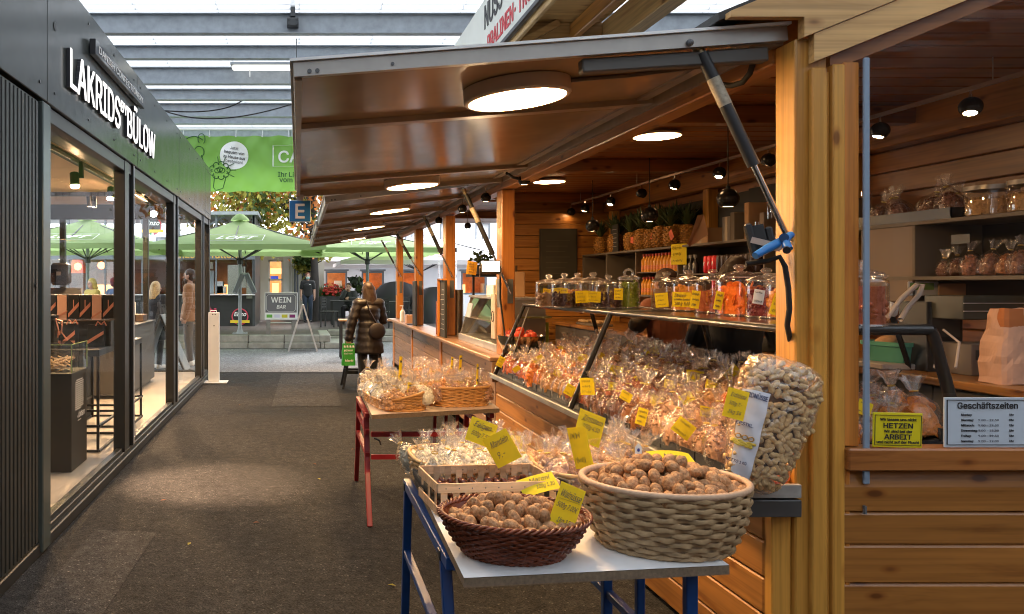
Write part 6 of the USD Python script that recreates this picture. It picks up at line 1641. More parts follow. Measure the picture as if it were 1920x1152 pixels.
for (lab, px, py, r, h, k, cm, f) in [
    ('lidded glass jar of mixed sweets, farthest left on the shelf', 1029, 576, .088, .19, 'ball', J_BROWN, .5), ('lidded glass jar of dark sweets, second from the far end', 1058, 577, .085, .195, 'ball', J_DARK, .5),
    ('lidded glass jar of amber fruit behind two yellow cards', 1083, 576, .088, .2, 'ball', J_AMB, .55), ('lidded glass jar of brown sweets left of the tall green jar', 1112, 578, .088, .2, 'raisin', J_BROWN, .55), ('lidded glass jar of black berries next to the tall green jar', 1141, 579, .085, .185, 'raisin', J_DARK, .55),
    ('glass jar of reddish brown fruit, left end of the near jar group', 1250, 581, .088, .20, 'block', J_BROWN, .66), ('glass jar of candied lemon peel behind the large price card', 1291, 584, .09, .205, 'block', J_OR2, .72), ('glass jar of dried apple rings beside the orange slices', 1336, 587, .09, .205, 'slice', mat('jar_ring', (.35, .09, .03), .3, noise=.3, nscale=40), .6),
    ('largest glass jar, filled with bright orange slices', 1387, 592, .108, .22, 'slice', J_ORG, .68), ('glass jar of dark red berries with a white card', 1437, 596, .088, .20, 'raisin', J_RED, .68), ('glass jar of amber fruit half hidden by the corner post', 1478, 598, .088, .20, 'block', J_AMB, .65)]:
    jar(lab, px, py, r * 1.1, h * 1.1, k, cm, f)
t, c, r, h = jar('tall clip top glass jar of green fruit', 1179, 578, .072, .235, 'block', J_GRN, .82, lid=False)
m = MB(); m.cyl((0, 0, h * .88), (0, 0, h * .93), r * 1.02, n=24); m.lathe([(r * 1.0, h * .93), (r * .7, h * .97), (r * .3, h * .99), (0, h * .99)], 24); l = part(t, 'lid', m, G_LID, smooth=40)
m = MB(); m.tube([(.03 * math.cos(a), 0, h * 1.05 + .028 * math.sin(a)) for a in np.linspace(0, 6.2832, 17)[:-1]], .008, 6, closed=True); part(l, 'ring_handle', m, G_LID, smooth=True)
jar('glass jar of red brown fruit seen through the gable window', 1612, 602, .098, .235, 'block', mat('jar_redbrown', (.34, .08, .03), .3, noise=.3, nscale=40), .72, X=2.30)
# cards in front of the jars
for k, (px, py, w_, h_, ry, lab) in enumerate([(1025, 551, .058, .075, 8, 'yellow card on the farthest left jar'), (1044, 549, .062, .07, -4, 'yellow card on the second jar from the far end'), (1057, 552, .055, .09, 6, 'yellow card between the second and third jar'),
    (1091, 557, .085, .085, -3, 'yellow card on the jar of brown sweets'), (1114, 557, .09, .075, 3, 'yellow card leaning on the jar of black berries'), (1160, 552, .058, .075, 2, 'yellow card on the tall green jar'),
    (1241, 563, .075, .085, -5, 'yellow card on the left jar of the near group'), (1304, 562, .05, .10, 8, 'turned yellow card between the lemon peel and apple ring jars'), (1348, 564, .045, .10, 12, 'narrow yellow card beside the largest orange jar'), (1459, 572, .06, .105, 16, 'tilted yellow card in front of the dark red berry jar')]):
    Y = (EYE - SZ) * FPX / (582 - CY + (px - 1180) * .05) - .16
    card(lab, at(px, py, Y), w_, h_, ry=ry, rz=-6 + 4 * (k % 3), seed=40 + k, rows=3)
Y = 4.55
card('large yellow card reading Zitronen and 100 g 5.80 on the lemon peel jar', at(1278, 562, 4.45), .105, .085, ry=2, text=[('Zitronen-', .2, -.42, .18, .7), ('scheiben kandiert', .14, -.42, -.06, .85), ('100 g  5.80', .22, -.38, -.38, .8)], bend=.05)
card('white card on the jar of dark red berries', at(1423, 557, 3.72), .052, .07, ry=10, seed=77, rows=2, mt=M_WHITEP)

# ---------------------------------------------------------------- weaving
def weave_path(kind, a, b, n, expo=3.2):
    th = np.arange(n) * 2 * np.pi / n
    if kind == 'oval': return np.stack([a * np.cos(th), b * np.sin(th)], 1)
    c, s = np.cos(th), np.sin(th)
    k = (np.abs(c) ** expo + np.abs(s) ** expo) ** (-1 / expo)
    return np.stack([a * c * k, b * s * k], 1)
def basket(t, kind, a0, b0, a1, b1, h, nst, rows, mt, rimr, hfun=None, base_mat=None, rv=.0075, rr=.0055, bulge=0.0, braid=False, amp=.006, seg=6):
    """Oval or rectangular basket: stakes, woven strands row by row, rim, floor. hfun(x, y) scales the height."""
    n = nst * seg; hf = hfun or (lambda x, y: np.ones_like(x))
    def ring(f, off=0.0):
        e = bulge * np.sin(np.pi * f)
        p = weave_path(kind, a0 + (a1 - a0) * f + e, b0 + (b1 - b0) * f + e, n)
        d = np.roll(p, -1, 0) - np.roll(p, 1, 0); nn = np.stack([d[:, 1], -d[:, 0]], 1); nn /= np.linalg.norm(nn, axis=1, keepdims=True)
        return p, nn
    k = np.arange(n)
    for r in range(rows):
        f = (r + .6) / rows
        p, nn = ring(f)
        ph = np.sin(k * np.pi / seg + (r % 2) * np.pi)
        q = p + nn * (amp * ph)[:, None]
        z = h * f * hf(q[:, 0], q[:, 1]) + .0012 * np.sin(k * .9 + r * 2.1) 
        P = np.column_stack([q, z])
        # flattened strand
        m = MB(); m.tube(P, 1.0, 6, closed=True)
        v = m.v[0].reshape(n, 6, 3); c = v.mean(1, keepdims=True); d = v - c
        sc_ = (1 + .16 * np.sin(k * 2 * np.pi / seg + r))[:, None]
        v = c + np.stack([d[..., 0] * rr, d[..., 1] * rr, d[..., 2] * rv * sc_], -1)
        m.v[0] = v.reshape(-1, 3); part(t, 'weaver', m, mt, smooth=50)
    pts = [ring(f)[0][::seg] for f in (0, .5, 1)]
    for i in range(nst):
        xy = [q[i] for q in pts]; hh = h * float(hf(np.array([xy[2][0]]), np.array([xy[2][1]]))[0])
        m = MB(); m.tube([(xy[0][0], xy[0][1], 0), (xy[1][0], xy[1][1], hh * .5), (xy[2][0], xy[2][1], hh)], rr * .9, 5); part(t, 'stake', m, mt)
    p, nn = ring(1.0)
    z = h * hf(p[:, 0], p[:, 1])
    if braid:
        for s in range(3):
            ph = k * 2 * np.pi / (seg * 2.2) * 1.0 + s * 2.094
            q = np.column_stack([p + nn * (rimr * .2 + rimr * 1.0 * np.cos(ph))[:, None], z + rimr * .8 * np.sin(ph) + rimr * .5])
            m = MB(); m.tube(q, rimr * .62, 6, closed=True); part(t, 'rim_braid', m, mt, smooth=True)
    else:
        rad = rimr * (1 + .06 * np.sign(np.sin(k * 2.1)))
        m = MB(); m.tube(np.column_stack([p, z + rimr * .4]), rad, 9, closed=True); part(t, 'rim', m, base_mat or mt, smooth=60)
    p0, nn0 = ring(0)
    for s in range(2):
        ph = k * np.pi / seg + s * np.pi
        m = MB(); m.tube(np.column_stack([p0 + nn0 * (.003 + .004 * np.cos(ph))[:, None], rv + .003 * np.sin(ph)]), rv * .9, 6, closed=True); part(t, 'base_strand', m, mt, smooth=60)
    pl = weave_path(kind, a0 * .97, b0 * .97, 40); m = MB(); m.add(np.vstack([[0, 0, .008], np.column_stack([pl, np.full(40, .008)])]), [[0, 1 + i, 1 + (i + 1) % 40] for i in range(40)]); part(t, 'base', m, mt)
    pin = [ring(f)[0] for f in (.05, .97)]
    lin = []
    for f, q in zip((.05, .97), pin): lin.append(np.column_stack([q * .975, h * f * hf(q[:, 0], q[:, 1])]))
    m = MB(); V = np.array(lin); i = np.arange(n); i2 = (i + 1) % n
    m.add(V.reshape(-1, 3), np.stack([i, i2, n + i2, n + i], 1)); part(t, 'lining', m, base_mat or mt)
M_WILL = mat('willow_pale', (.40, .27, .14), .5, noise=.28, nscale=22, rand=.10)
M_WILLR = mat('willow_rim', (.50, .33, .21), .5, noise=.2, nscale=26)
M_WILLB = mat('willow_brown', (.15, .034, .012), .32, noise=.35, nscale=24, rand=.16)
M_RATT = mat('rattan_honey', (.56, .28, .085), .42, noise=.22, nscale=30, rand=.10)
M_RATP = mat('rattan_pale', (.55, .36, .17), .5, noise=.2, nscale=30, rand=.08)

# ---------------------------------------------------------------- walnuts, chestnuts
def walnut_mesh(seed):
    v, f = _ICO[3][0].copy(), _ICO[3][1]
    R = np.random.default_rng(seed)
    a = np.arctan2(v[:, 1], v[:, 2])
    rid = meshkit.fbm(v * np.array([1.6, 2.2, 2.2]) + seed * 5, 3, seed) - .5
    vein = np.abs(meshkit.noise(v * np.array([3, 4.5, 4.5]) + seed * 9, seed + 3) - .5)
    r = 1 + .10 * rid - .085 * np.exp(-(vein / .045) ** 2) + .08 * np.exp(-(v[:, 1] / .13) ** 2) - .10 * np.exp(-(v[:, 1] / .045) ** 2)
    r += .10 * np.maximum(v[:, 0], 0) ** 6
    return trimesh.Trimesh(v * r[:, None] * np.array([.0235, .0176, .0186]), f, process=False)
M_WNUT = usdkit.material(stage, '/World/Looks/walnut_shell', {
    'g': ('texture_coordinate', {}), 'o': ('object_info', {}), 'n': ('noise_texture', {'scale': 120.0, 'detail': 5.0, 'roughness': .65}),
    'r': ('rgb_ramp', {'ramp': [(.3, (.18, .078, .032)), (.5, (.43, .215, .09)), (.7, (.58, .34, .17))]}),
    'mr': ('map_range', {'to_min': .72, 'to_max': 1.15}), 'h': ('hsv', {}), 'b': ('bump', {'strength': .8, 'distance': .0016}), 'p': ('principled_bsdf', {'roughness': .58, 'specular_ior_level': .35})},
    [('g.object', 'n.vector'), ('n.fac', 'r.fac'), ('r.color', 'h.color'), ('o.random', 'mr.value'), ('mr.result', 'h.value'), ('h.color', 'p.base_color'), ('n.fac', 'b.height'), ('b.normal', 'p.normal')], surface='p.BSDF')
WN = []
for k in range(4):
    p = proto('walnut_proto'); part(p, 'shell', walnut_mesh(k + 1), M_WNUT, smooth=True); WN.append(p)
def heap(cx, cy, a, b, z0, dome, n, seed, label, group, scale=1.0, mind=.034):
    """Nuts lying in a heap: dart throwing in an oval, second and third layers on top."""
    R = np.random.default_rng(seed); pts = []
    for layer, (f, dz) in enumerate([(1.0, 0), (.88, .024), (.6, .045)]):
        tries = 0; got = 0
        while tries < 4000 and got < n[layer]:
            tries += 1
            u = R.uniform(-1, 1, 2)
            if (u ** 2).sum() > 1: continue
            x, y = u * [a, b] * f
            z = z0 + dz + dome * (1 - (u ** 2).sum())
            c = np.array([x, y, z])
            if all(np.linalg.norm(c - q) > mind * scale for q in pts): pts.append(c); got += 1
    bands = {}
    for c in pts: bands.setdefault(min(4, int((c[1] / b + 1) * 2.5)), []).append(c)
    for k, q in bands.items():
        for i, c in enumerate(sorted(q, key=lambda c: c[0])):
            dup(WN[R.integers(4)], 'walnut', '%s walnut from the left in the %s of %s' % (nth(i), ['front band', 'second band', 'middle band', 'fourth band', 'rear band'][k], label), 'walnut', (cx + c[0], cy + c[1], c[2]), group=group, scale=scale * R.uniform(.9, 1.1), euler=tuple(R.uniform(0, 360, 3)))
    return pts

# ---------------------------------------------------------------- front trestle table
M_BLUE = mat('blue_steel', (.010, .055, .20), .38, noise=.15, nscale=10)
M_TOP = mat('table_white', (.76, .76, .76), .38, noise=.07, nscale=6)
M_CHIP = mat('chipboard_edge', (.17, .12, .075), .8, noise=.4, nscale=90)
def slab_top(t, q, z0, z1, mt, edge):
    n = len(q); V = np.array([[*p, z0] for p in q] + [[*p, z1 - .0015] for p in q])
    m = MB(); m.add(V, [[i, (i + 1) % n, n + (i + 1) % n, n + i] for i in range(n)]); m.add(V, [[0, 2, 1], [0, 3, 2]]); part(t, 'board_edge', m, edge)
    m = MB(); m.add([[*p, z1] for p in q], [[0, 1, 2, 3]]); part(t, 'tabletop', m, mt)
t = thing('trestle_table', 'white topped trestle table with blue steel legs, nearest the camera', 'table', (.95, 2.9, 0), world_pts=True)
slab_top(t, [(.466, 2.18), (1.27, 2.28), (1.33, 3.60), (.505, 3.56)], .722, .75, M_TOP, M_CHIP)
for (x, dx) in ((.485, .012), (1.215, -.0)):
    for (y, fy) in ((2.57 if x < 1 else 2.40, 2.40), (3.42 if x < 1 else 3.05, 3.62)):
        m = MB(); m.bar((x, y, .70), (x + dx, fy if x < 1 else y, .0), .036, .03, .003); part(t, 'leg', m, M_BLUE)
    m = MB(); m.bar((x + .006, 2.45, .36), (x + .006, 3.50, .36), .03, .03, .002, up=(0, 0, 1)); part(t, 'rail', m, M_BLUE)
    m = MB(); m.bar((x, 2.45, .69), (x, 3.45, .69), .035, .04, .002); part(t, 'top_rail', m, M_BLUE)
m = MB(); m.bar((.50, 2.47, .37), (.80, 2.47, .37), .025, .025); part(t, 'rail', m, M_BLUE)
m = MB(); m.bar((1.20, 2.72, .70), (1.20, 2.72, .0), .028, .026, .003); part(t, 'leg', m, M_BLUE)
m = MB(); m.tube([(.50, 2.46, .35), (.55, 2.45, .35), (.56, 2.45, .33), (.555, 2.45, .30)], .006, 6); part(t, 'hook', m, M_BLACK)
m = MB(); m.box(.464, .50, 2.548, 2.59, .665, .70, .003); m.box(.464, .50, 3.40, 3.44, .665, .70, .003); part(t, 'leg_cap', m, M_BLACK)

# big pale basket with walnuts
t = thing('willow_basket', 'large oval pale willow basket heaped with walnuts', 'basket', (1.165, 2.47, .7515), rotz=.03)
basket(t, 'oval', .196, .165, .250, .212, .198, 27, 13, M_WILL, .0105, base_mat=M_WILLR, rv=.0080, rr=.0050, bulge=.014, amp=.0068, seg=8)
heap(1.165, 2.47, .230, .194, .930, .040, (100, 62, 24), 3, 'the pale basket', 'walnuts in the pale basket', 1.08, .031)
# brown basket with walnuts
t = thing('willow_basket', 'shallow dark brown willow basket with braided rim full of walnuts', 'basket', (.662, 2.385, .7515), rotz=.04)
basket(t, 'oval', .148, .115, .222, .190, .118, 46, 14, M_WILLB, .0075, rv=.0044, rr=.0036, bulge=.010, braid=True, amp=.0042)
heap(.662, 2.387, .195, .160, .846, .022, (70, 36, 12), 8, 'the dark brown basket', 'walnuts in the brown basket', 1.04, .031)
card('yellow card reading Walnüsse leaning in the dark brown basket', (.80, 2.31, .905), .085, .145, rx=-8, ry=24, rz=8, text=[('Walnüsse', .15, -.42, .22, .82), ('500g 7.00€', .11, -.42, .0, .8), ('1kg 13', .11, -.25, -.3, .5)], bend=.05, underline=True)
card('yellow card lying on the walnuts of the big pale basket', (1.235, 2.53, 1.0), .155, .105, rx=-62, ry=4, rz=8, text=[('Nüsse', .2, -.2, .12, .5), ('500 g 6.00', .15, -.3, -.2, .65)], bend=.25)

# chestnut crate
M_CRW = wood('crate_wood', (.66, .44, .26), (.52, .31, .16), 'x', rough=.6, coat=0.0, knots=False)
cx, cy, cz, rz = .705, 2.90, .7515, .09
t = thing('chip_crate', 'shallow slatted wooden crate holding a few chestnuts', 'crate', (cx, cy, cz), rotz=rz)
A, B = .225, .135
for y in (-B, B):
    m = MB(); m.box(-A, A, y - .003, y + .003, .084, .118, .001); part(t, 'upper_slat', m, M_CRW)
    m = MB(); m.box(-A, A, y - .003, y + .003, .004, .036, .001); part(t, 'lower_slat', m, M_CRW)
    for k in range(10):
        x = -A + .025 + k * (2 * A - .05) / 9; m = MB(); m.box(x - .012, x + .012, y - .0055 if y > 0 else y + .0032, y - .0032 if y > 0 else y + .0055, .004, .116); part(t, 'upright', m, M_CRW)
for x in (-A, A):
    m = MB(); m.box(x - .003, x + .003, -B + .004, B - .004, .084, .118, .001); part(t, 'upper_slat', m, M_CRW)
    m = MB(); m.box(x - .003, x + .003, -B + .004, B - .004, .004, .036, .001); part(t, 'lower_slat', m, M_CRW)
    for y in (-B + .04, 0, B - .04): m = MB(); m.box(x - .0055 if x > 0 else x + .0032, x - .0032 if x > 0 else x + .0055, y - .012, y + .012, .004, .116); part(t, 'upright', m, M_CRW)
m = MB(); m.box(-A + .005, A - .005, -B + .005, B - .005, .001, .004); part(t, 'floor', m, M_CRW)
m = MB()
for y in (-B - .0032, B - .0035):
    for k in range(9): m.cyl((-A + .03 + k * .048, y, .1), (-A + .03 + k * .048, y - .001, .1), .0025, n=6)
part(t, 'staple', m, M_STEELD, kind='stuff')
M_CHEST = mat('chestnut_shell', (.085, .022, .010), .16, noise=.4, nscale=40, rand=.3)
pc = proto('chestnut_proto'); m = MB(); m.blob((0, 0, 0), (.017, .014, .0155), 2); q = m.mesh(); q.vertices[:, 2] += .006 * np.maximum(0, 1 - np.hypot(q.vertices[:, 0], q.vertices[:, 1]) / .008) * (q.vertices[:, 2] > 0); part(pc, 'shell', q, M_CHEST, smooth=True)
m = MB(); m.blob((0, 0, -.0085), (.011, .009, .0075), 1); part(pc, 'scar', m, mat('chestnut_scar', (.40, .25, .14), .7), smooth=True)
R = np.random.default_rng(15)
ca, sa = math.cos(rz), math.sin(rz); CH = []
while len(CH) < 150:
    x, y = R.uniform(-A + .025, A - .025), R.uniform(-B + .022, B - .022); lay = len(CH) // 50
    c_ = np.array([x, y, .020 + lay * .022])
    if all(np.linalg.norm(c_ - q) > .026 for q in CH) or R.uniform() < .004: CH.append(c_)
CH.sort(key=lambda c: (int((c[1] + .14) * 25), c[0])); row_ = -1
for c_ in CH:
    if int((c_[1] + .14) * 25) != row_: row_ = int((c_[1] + .14) * 25); ci = 0
    ci += 1
    dup(pc, 'chestnut', '%s glossy chestnut from the left in the %s line of the slatted crate' % (nth(ci - 1), nth(row_)), 'chestnut', (cx + ca * c_[0] - sa * c_[1], cy + sa * c_[0] + ca * c_[1], cz + c_[2]), group='chestnuts in the crate', scale=R.uniform(.9, 1.15), euler=tuple(R.uniform(-60, 60, 2)) + (R.uniform(0, 360),))
card('yellow card propped across the corner of the chestnut crate', (.86, 2.775, .862), .135, .075, rx=-52, ry=-14, rz=4, text=[('Maroni', .24, -.2, .12, .55), ('100g 1.20', .2, -.1, -.25, .5)], bend=.15)

def wicker(label, c, a, b, h, nst, rows, mt, rz=0, hf=None, rim=.008):
    t = thing('wicker_tray', label, 'basket', c, rotz=rz)
    basket(t, 'rect', a * .93, b * .93, a, b, h, nst, rows, mt, rim, hfun=hf, rv=.0058, rr=.0042, amp=.0042, seg=4)
    return t
def fill_bags(c, a, b, rz, kinds, place, group, nx, ny, sc, dz=.012):
    ca, sa = math.cos(rz), math.sin(rz)
    for i in range(nx):
        for j in range(ny):
            x = -a * .80 + (i + .5 * (j % 2) * .6) * (1.60 * a) / max(nx - .7, 1) + RB.normal() * .008; y = -b * .78 + j * (1.56 * b) / max(ny - 1, 1) + RB.normal() * .008
            x = float(np.clip(x, -a * .82, a * .82)); kk = kinds(x / a, y / b)
            put_bag(kk, c[0] + ca * x - sa * y, c[1] + sa * x + ca * y, c[2] + dz, '%s from left, %s row, %s' % (nth(i), nth(j), place), group, sc, 16)
zT = .7515
# three wicker trays on the front table
wicker('honey wicker tray of pale sweets, behind the chestnut crate', (.72, 3.27, zT), .245, .215, .10, 26, 10, M_RATP, .05)
fill_bags((.72, 3.27, zT), .245, .215, .05, lambda u, v: 'white' if u < -.4 else 'meringue', 'tray behind the chestnut crate', 'bags behind the chestnut crate', 5, 5, .84)
wicker('honey wicker tray of brown sweets, left of the big walnut basket', (1.115, 3.10, zT), .165, .20, .10, 22, 10, M_RATP, .05)
fill_bags((1.115, 3.10, zT), .165, .20, .05, lambda u, v: 'fig' if v < -.3 else 'praline', 'tray behind the brown basket', 'bags behind the dark brown basket', 4, 5, .86)
wicker('small wicker tray of flag topped sweets behind the pale willow basket', (1.36, 3.30, zT + .0), .075, .20, .10, 18, 9, M_RATP, .03)
fill_bags((1.36, 3.30, zT), .075, .2, .03, lambda u, v: 'cashew', 'tray behind the pale basket', 'bags behind the pale basket', 2, 5, .9)
t = thing('dark_bowl', 'small dark woven bowl wedged between brown basket and pale basket', 'basket', (.93, 2.86, zT)); basket(t, 'oval', .05, .05, .07, .07, .09, 14, 7, mat('willow_black', (.03, .025, .02), .5), .007, rv=.006, rr=.004, amp=.004, seg=4)
t = thing('cloth_strip', 'folded black cloth hanging over the left edge of the white table', 'cloth', (.5, 3.1, .75), world_pts=True)
m = MB()
P = [(.545, 2.78), (.505, 2.95), (.50, 3.15), (.52, 3.35)]
m.tube([(x, y, .77) for x, y in P], [.022, .026, .028, .02], 10); m.tube([(x - .012, y + .02, .80) for x, y in P], [.014, .02, .02, .014], 8); part(t, 'cloth', m, mat('black_cloth', (.018, .02, .022), .9, bump=.8, bscale=60), smooth=True)
card('yellow card reading Feigen on the bags of pale sweets', (.775, 3.02, 1.0) if False else at(903, 811, 3.0), .105, .095, rx=-16, ry=20, rz=-6, text=[('Feigen', .24, -.34, .14, .62), ('500g 7.50', .2, -.36, -.22, .66)], bend=.08, underline=True)
card('yellow card reading Mandeln among the pale sweet bags', at(941, 841, 2.94), .10, .12, rx=-6, ry=-30, rz=-14, text=[('Mandeln', .2, -.34, .12, .7), ('9.-', .2, -.3, -.25, .3)], bend=.08)
card('yellow card edge behind the bags of pale sweets', at(958, 830, 3.3), .10, .06, rx=-6, ry=2, seed=91, rows=1)
card('yellow card reading Zimtstern above the brown sweet bags', at(1106, 803, 3.08), .115, .125, rx=-14, ry=22, rz=6, text=[('Zimtstern', .16, -.34, .2, .75), ('100g 4.50', .15, -.3, -.06, .65)], bend=.06, underline=True)
card('upright folded yellow card among the brown sweet bags', at(1088, 840, 2.86), .065, .155, rx=4, ry=-12, rz=-28, seed=92, rows=2, bend=.2)
M_FLAGW, M_FLAGR = M_WHITEP, mat('flag_red', (.55, .03, .03), .6)
for k, (px, py, cm) in enumerate([(1101, 885, M_FLAGR), (1122, 878, M_FLAGW), (1131, 886, M_FLAGW), (1141, 876, mat('flag_orange', (.7, .35, .05), .6)), (1197, 842, M_FLAGW)]):
    c = at(px, py, 2.82)
    t = thing('paper_flag', ['small red paper house tag on a sweet bag', 'white paper house tag on a sweet bag, upper', 'white paper house tag on a sweet bag, lower', 'orange edged paper house tag on a sweet bag', 'white paper tag on the right sweet bags'][k], 'tag', c, rotz=.2)
    m = MB(); m.poly([(-.014, -.018), (.014, -.018), (.014, .006), (0, .022), (-.014, .006)], .001, (0, 0, 0), X1, Z1); q_ = part(t, 'tag', m, cm)
    m = MB(); m.blob((0, -.001, -.004), (.006, .001, .007), 1); part(q_, 'print', m, mat('tag_blue', (.05, .07, .3), .6) if cm is not M_FLAGR else M_WHITEP)

# ---------------------------------------------------------------- red table behind
M_RED = mat('red_steel', (.26, .012, .014), .4, noise=.15, nscale=10)
t = thing('trestle_table', 'trestle table with red steel legs and cream top, behind the first', 'table', (.9, 5.5, 0), world_pts=True)
slab_top(t, [(.462, 4.89), (1.335, 5.14), (1.40, 6.25), (.485, 6.15)], .722, .75, mat('table_cream', (.62, .50, .40), .4, noise=.08, nscale=6), M_CHIP)
for x in (.462, 1.30):
    for (y, fy) in ((5.30, 5.02), (5.95, 6.2)):
        m = MB(); m.bar((x, y, .705), (x, y + (fy - y) * .4, .30), .036, .03, .003); m.bar((x, y + (fy - y) * .4, .31), (x, fy, 0), .034, .03, .003); part(t, 'leg', m, M_RED)
    for z in (.43, .58):
        m = MB(); m.bar((x, 5.2, z), (x, 6.05, z), .028, .028); part(t, 'rail', m, M_RED)
    m = MB(); m.bar((x, 5.2, .69), (x, 6.0, .69), .03, .03); part(t, 'top_rail', m, M_RED)
for z in (.43, .58):
    m = MB(); m.bar((.48, 5.13, z), (1.28, 5.16, z), .026, .03); part(t, 'rail', m, M_RED)
for x in (.97, 1.05, 1.13): m = MB(); m.bar((x, 5.5, .69), (x, 5.6, .05), .022, .022); part(t, 'leg', m, M_RED)
m = MB(); m.tube([(.50, 5.1, .56), (.53, 5.08, .55), (.54, 5.08, .52)], .006, 6); part(t, 'hook', m, M_BLACK)
hw = lambda x, y: np.clip(.42 + .58 * (x + .17) / .34, .3, 1.05)
wicker('wedge shaped wicker basket of pale sweets at the left of the red table', (.655, 5.33, zT), .17, .36, .135, 30, 11, M_RATT, .16, hw, .009)
ca, sa = math.cos(.16), math.sin(.16)
for i in range(4):
    for j in range(9):
        x = -.125 + i * .083 + RB.normal() * .008; y = -.31 + j * .077 + RB.normal() * .008
        put_bag('praline' if j < 2 and i < 3 else ('meringue' if (i + j) % 3 else 'white'), .655 + ca * x - sa * y, 5.33 + sa * x + ca * y, zT + .012 + .035 * (x + .15) / .3, '%s from left, %s row of the wedge basket' % (nth(i), nth(j)), 'bags in the wedge basket', .78, 12)
wicker('deep honey wicker basket of figs at the right of the red table', (1.075, 5.47, zT), .23, .30, .125, 30, 11, M_RATT, .16, None, .009)
fill_bags((1.075, 5.47, zT), .23, .30, .16, lambda u, v: 'fig' if v < -.55 else ('date' if v < -.55 else ('honey' if u < .1 else 'cashew')), 'right basket of red table', 'bags in the right basket of the red table', 6, 7, .78, .035)
wicker('small pale wicker basket at the far corner of the red table', (.60, 5.98, zT), .10, .10, .11, 16, 9, M_RATT, .1)
fill_bags((.60, 5.98, zT), .10, .10, .1, lambda u, v: 'meringue', 'small far basket of red table', 'bags in the small far basket', 2, 2, .9, .02)
wicker('wicker basket behind the figs on the red table', (1.0, 6.0, zT), .22, .14, .13, 24, 10, M_RATT, .1)
fill_bags((1.0, 6.0, zT), .22, .14, .1, lambda u, v: 'honey', 'rear basket of red table', 'bags in the rear basket of the red table', 5, 3, .95, .03)
for k, (px, py, Y, w_, h_, rz_, lab) in enumerate([(752, 692, 5.35, .06, .17, 62, 'tall curled yellow card in the wedge shaped basket'), (768, 733, 5.05, .05, .11, 55, 'small curled yellow card at the front of the wedge basket'), (896, 702, 5.3, .045, .14, 62, 'curled yellow card at the right end of the right basket'), (864, 682, 5.7, .04, .12, 50, 'curled yellow card at the back of the right basket'), (848, 681, 5.8, .03, .09, 50, 'tiny yellow card at the back of the right basket')]):
    card(lab, at(px, py, Y), w_, h_, ry=8, rz=rz_, seed=60 + k, rows=2, bend=.3)

# ---------------------------------------------------------------- big bag of peanuts
c = at(1441, 797, 2.83)
t = thing('peanut_sack', 'big clear plastic sack of peanuts with white printed band leaning on the corner post', 'sack', c, euler=(-4, 17, -8))
def pill(u, v, s=1.0):                            # half thickness of the sack at (u, v) in [-1,1]
    return .058 * s * max(0.0, 1 - abs(u) ** 3.0) ** .5 * max(0.0, 1 - abs(v) ** 4.0) ** .5
SW, SH = .140, .240
def outline(u, v): return u * SW * (1 - .32 * max(0, .25 - v) / 1.25) * (1 - .16 * abs(v) ** 7), v * SH * (1 - .10 * abs(u) ** 4)
M_PNUT = mat('peanut_shell', (.62, .41, .18), .7, noise=.15, nscale=90, bump=.6, bscale=320, rand=.08)
iv, if_ = _ICO[2]
pv = iv.copy(); w_ = 1 - .27 * np.exp(-(pv[:, 0] / .28) ** 2); pv = pv * np.stack([np.ones(len(pv)), w_, w_], 1) * (1 + .05 * np.sin(14 * np.arctan2(pv[:, 1], pv[:, 2])))[:, None] * np.array([.0188, .0122, .0122])
R = np.random.default_rng(2)
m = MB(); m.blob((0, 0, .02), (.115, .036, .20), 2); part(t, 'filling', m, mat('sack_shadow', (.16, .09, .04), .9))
k = 0; used = []
while k < 900:
    u, v = R.uniform(-.93, .93), R.uniform(-.96, .95); sd = -1 if k < 650 else 1
    ox, oz = outline(u, v); p = np.array([ox, sd * pill(u, v) * .86, oz])
    k += 1
    if any(np.linalg.norm(p - q) < .0165 for q in used): continue
    used.append(p)
    m = MB(); m.add(pv, if_, euler(R.normal() * .4, R.uniform(0, 3.14), R.normal() * .4), p); part(t, 'peanut', m, M_PNUT, smooth=True)
g_ = np.linspace(-1, 1, 21); gv = np.linspace(-1, 1, 25)
def skin(sd, s, u0=-1, u1=1, v0=-1, v1=1, n=25, nv=31, add=.004):
    uu, vv = np.meshgrid(np.linspace(u0, u1, n), np.linspace(v0, v1, nv))
    P = np.array([[outline(u, v)[0] * 1.04, sd * (pill(u, v) * s + add) + .003 * math.sin(9 * u + 14 * v), outline(u, v)[1] * 1.05] for u, v in zip(uu.ravel(), vv.ravel())])
    i, j = np.meshgrid(np.arange(nv - 1), np.arange(n - 1), indexing='ij'); F = np.stack([i * n + j, i * n + j + 1, (i + 1) * n + j + 1, (i + 1) * n + j], -1).reshape(-1, 4)
    m = MB(); m.add(P, F if sd < 0 else F[:, ::-1]); return m
part(t, 'film', skin(-1, 1.08), pane('sack_film', rough=.07, base=.09, top=.9, power=2.6, crinkle=1.0, cscale=16, haze=.03), smooth=True)
part(t, 'film', skin(1, 1.08), MATS['sack_film'], smooth=True)
q = part(t, 'printed_band', skin(-1, 1.10, -.93, -.36, -.86, .42, 9, 25, .007), mat('band_white', (.62, .64, .70), .3, noise=.06, nscale=20), smooth=True)
def onband(m):
    q = m.mesh(); v = np.array(q.vertices); 
    for i in range(len(v)): v[i, 1] += -(pill(v[i, 0] / SW / 1.02, v[i, 2] / SH / 1.03) * 1.10 + .0095) + .003 * math.sin(9 * v[i, 0] / SW + 14 * v[i, 2] / SH)
    return trimesh.Trimesh(v, q.faces, process=False)
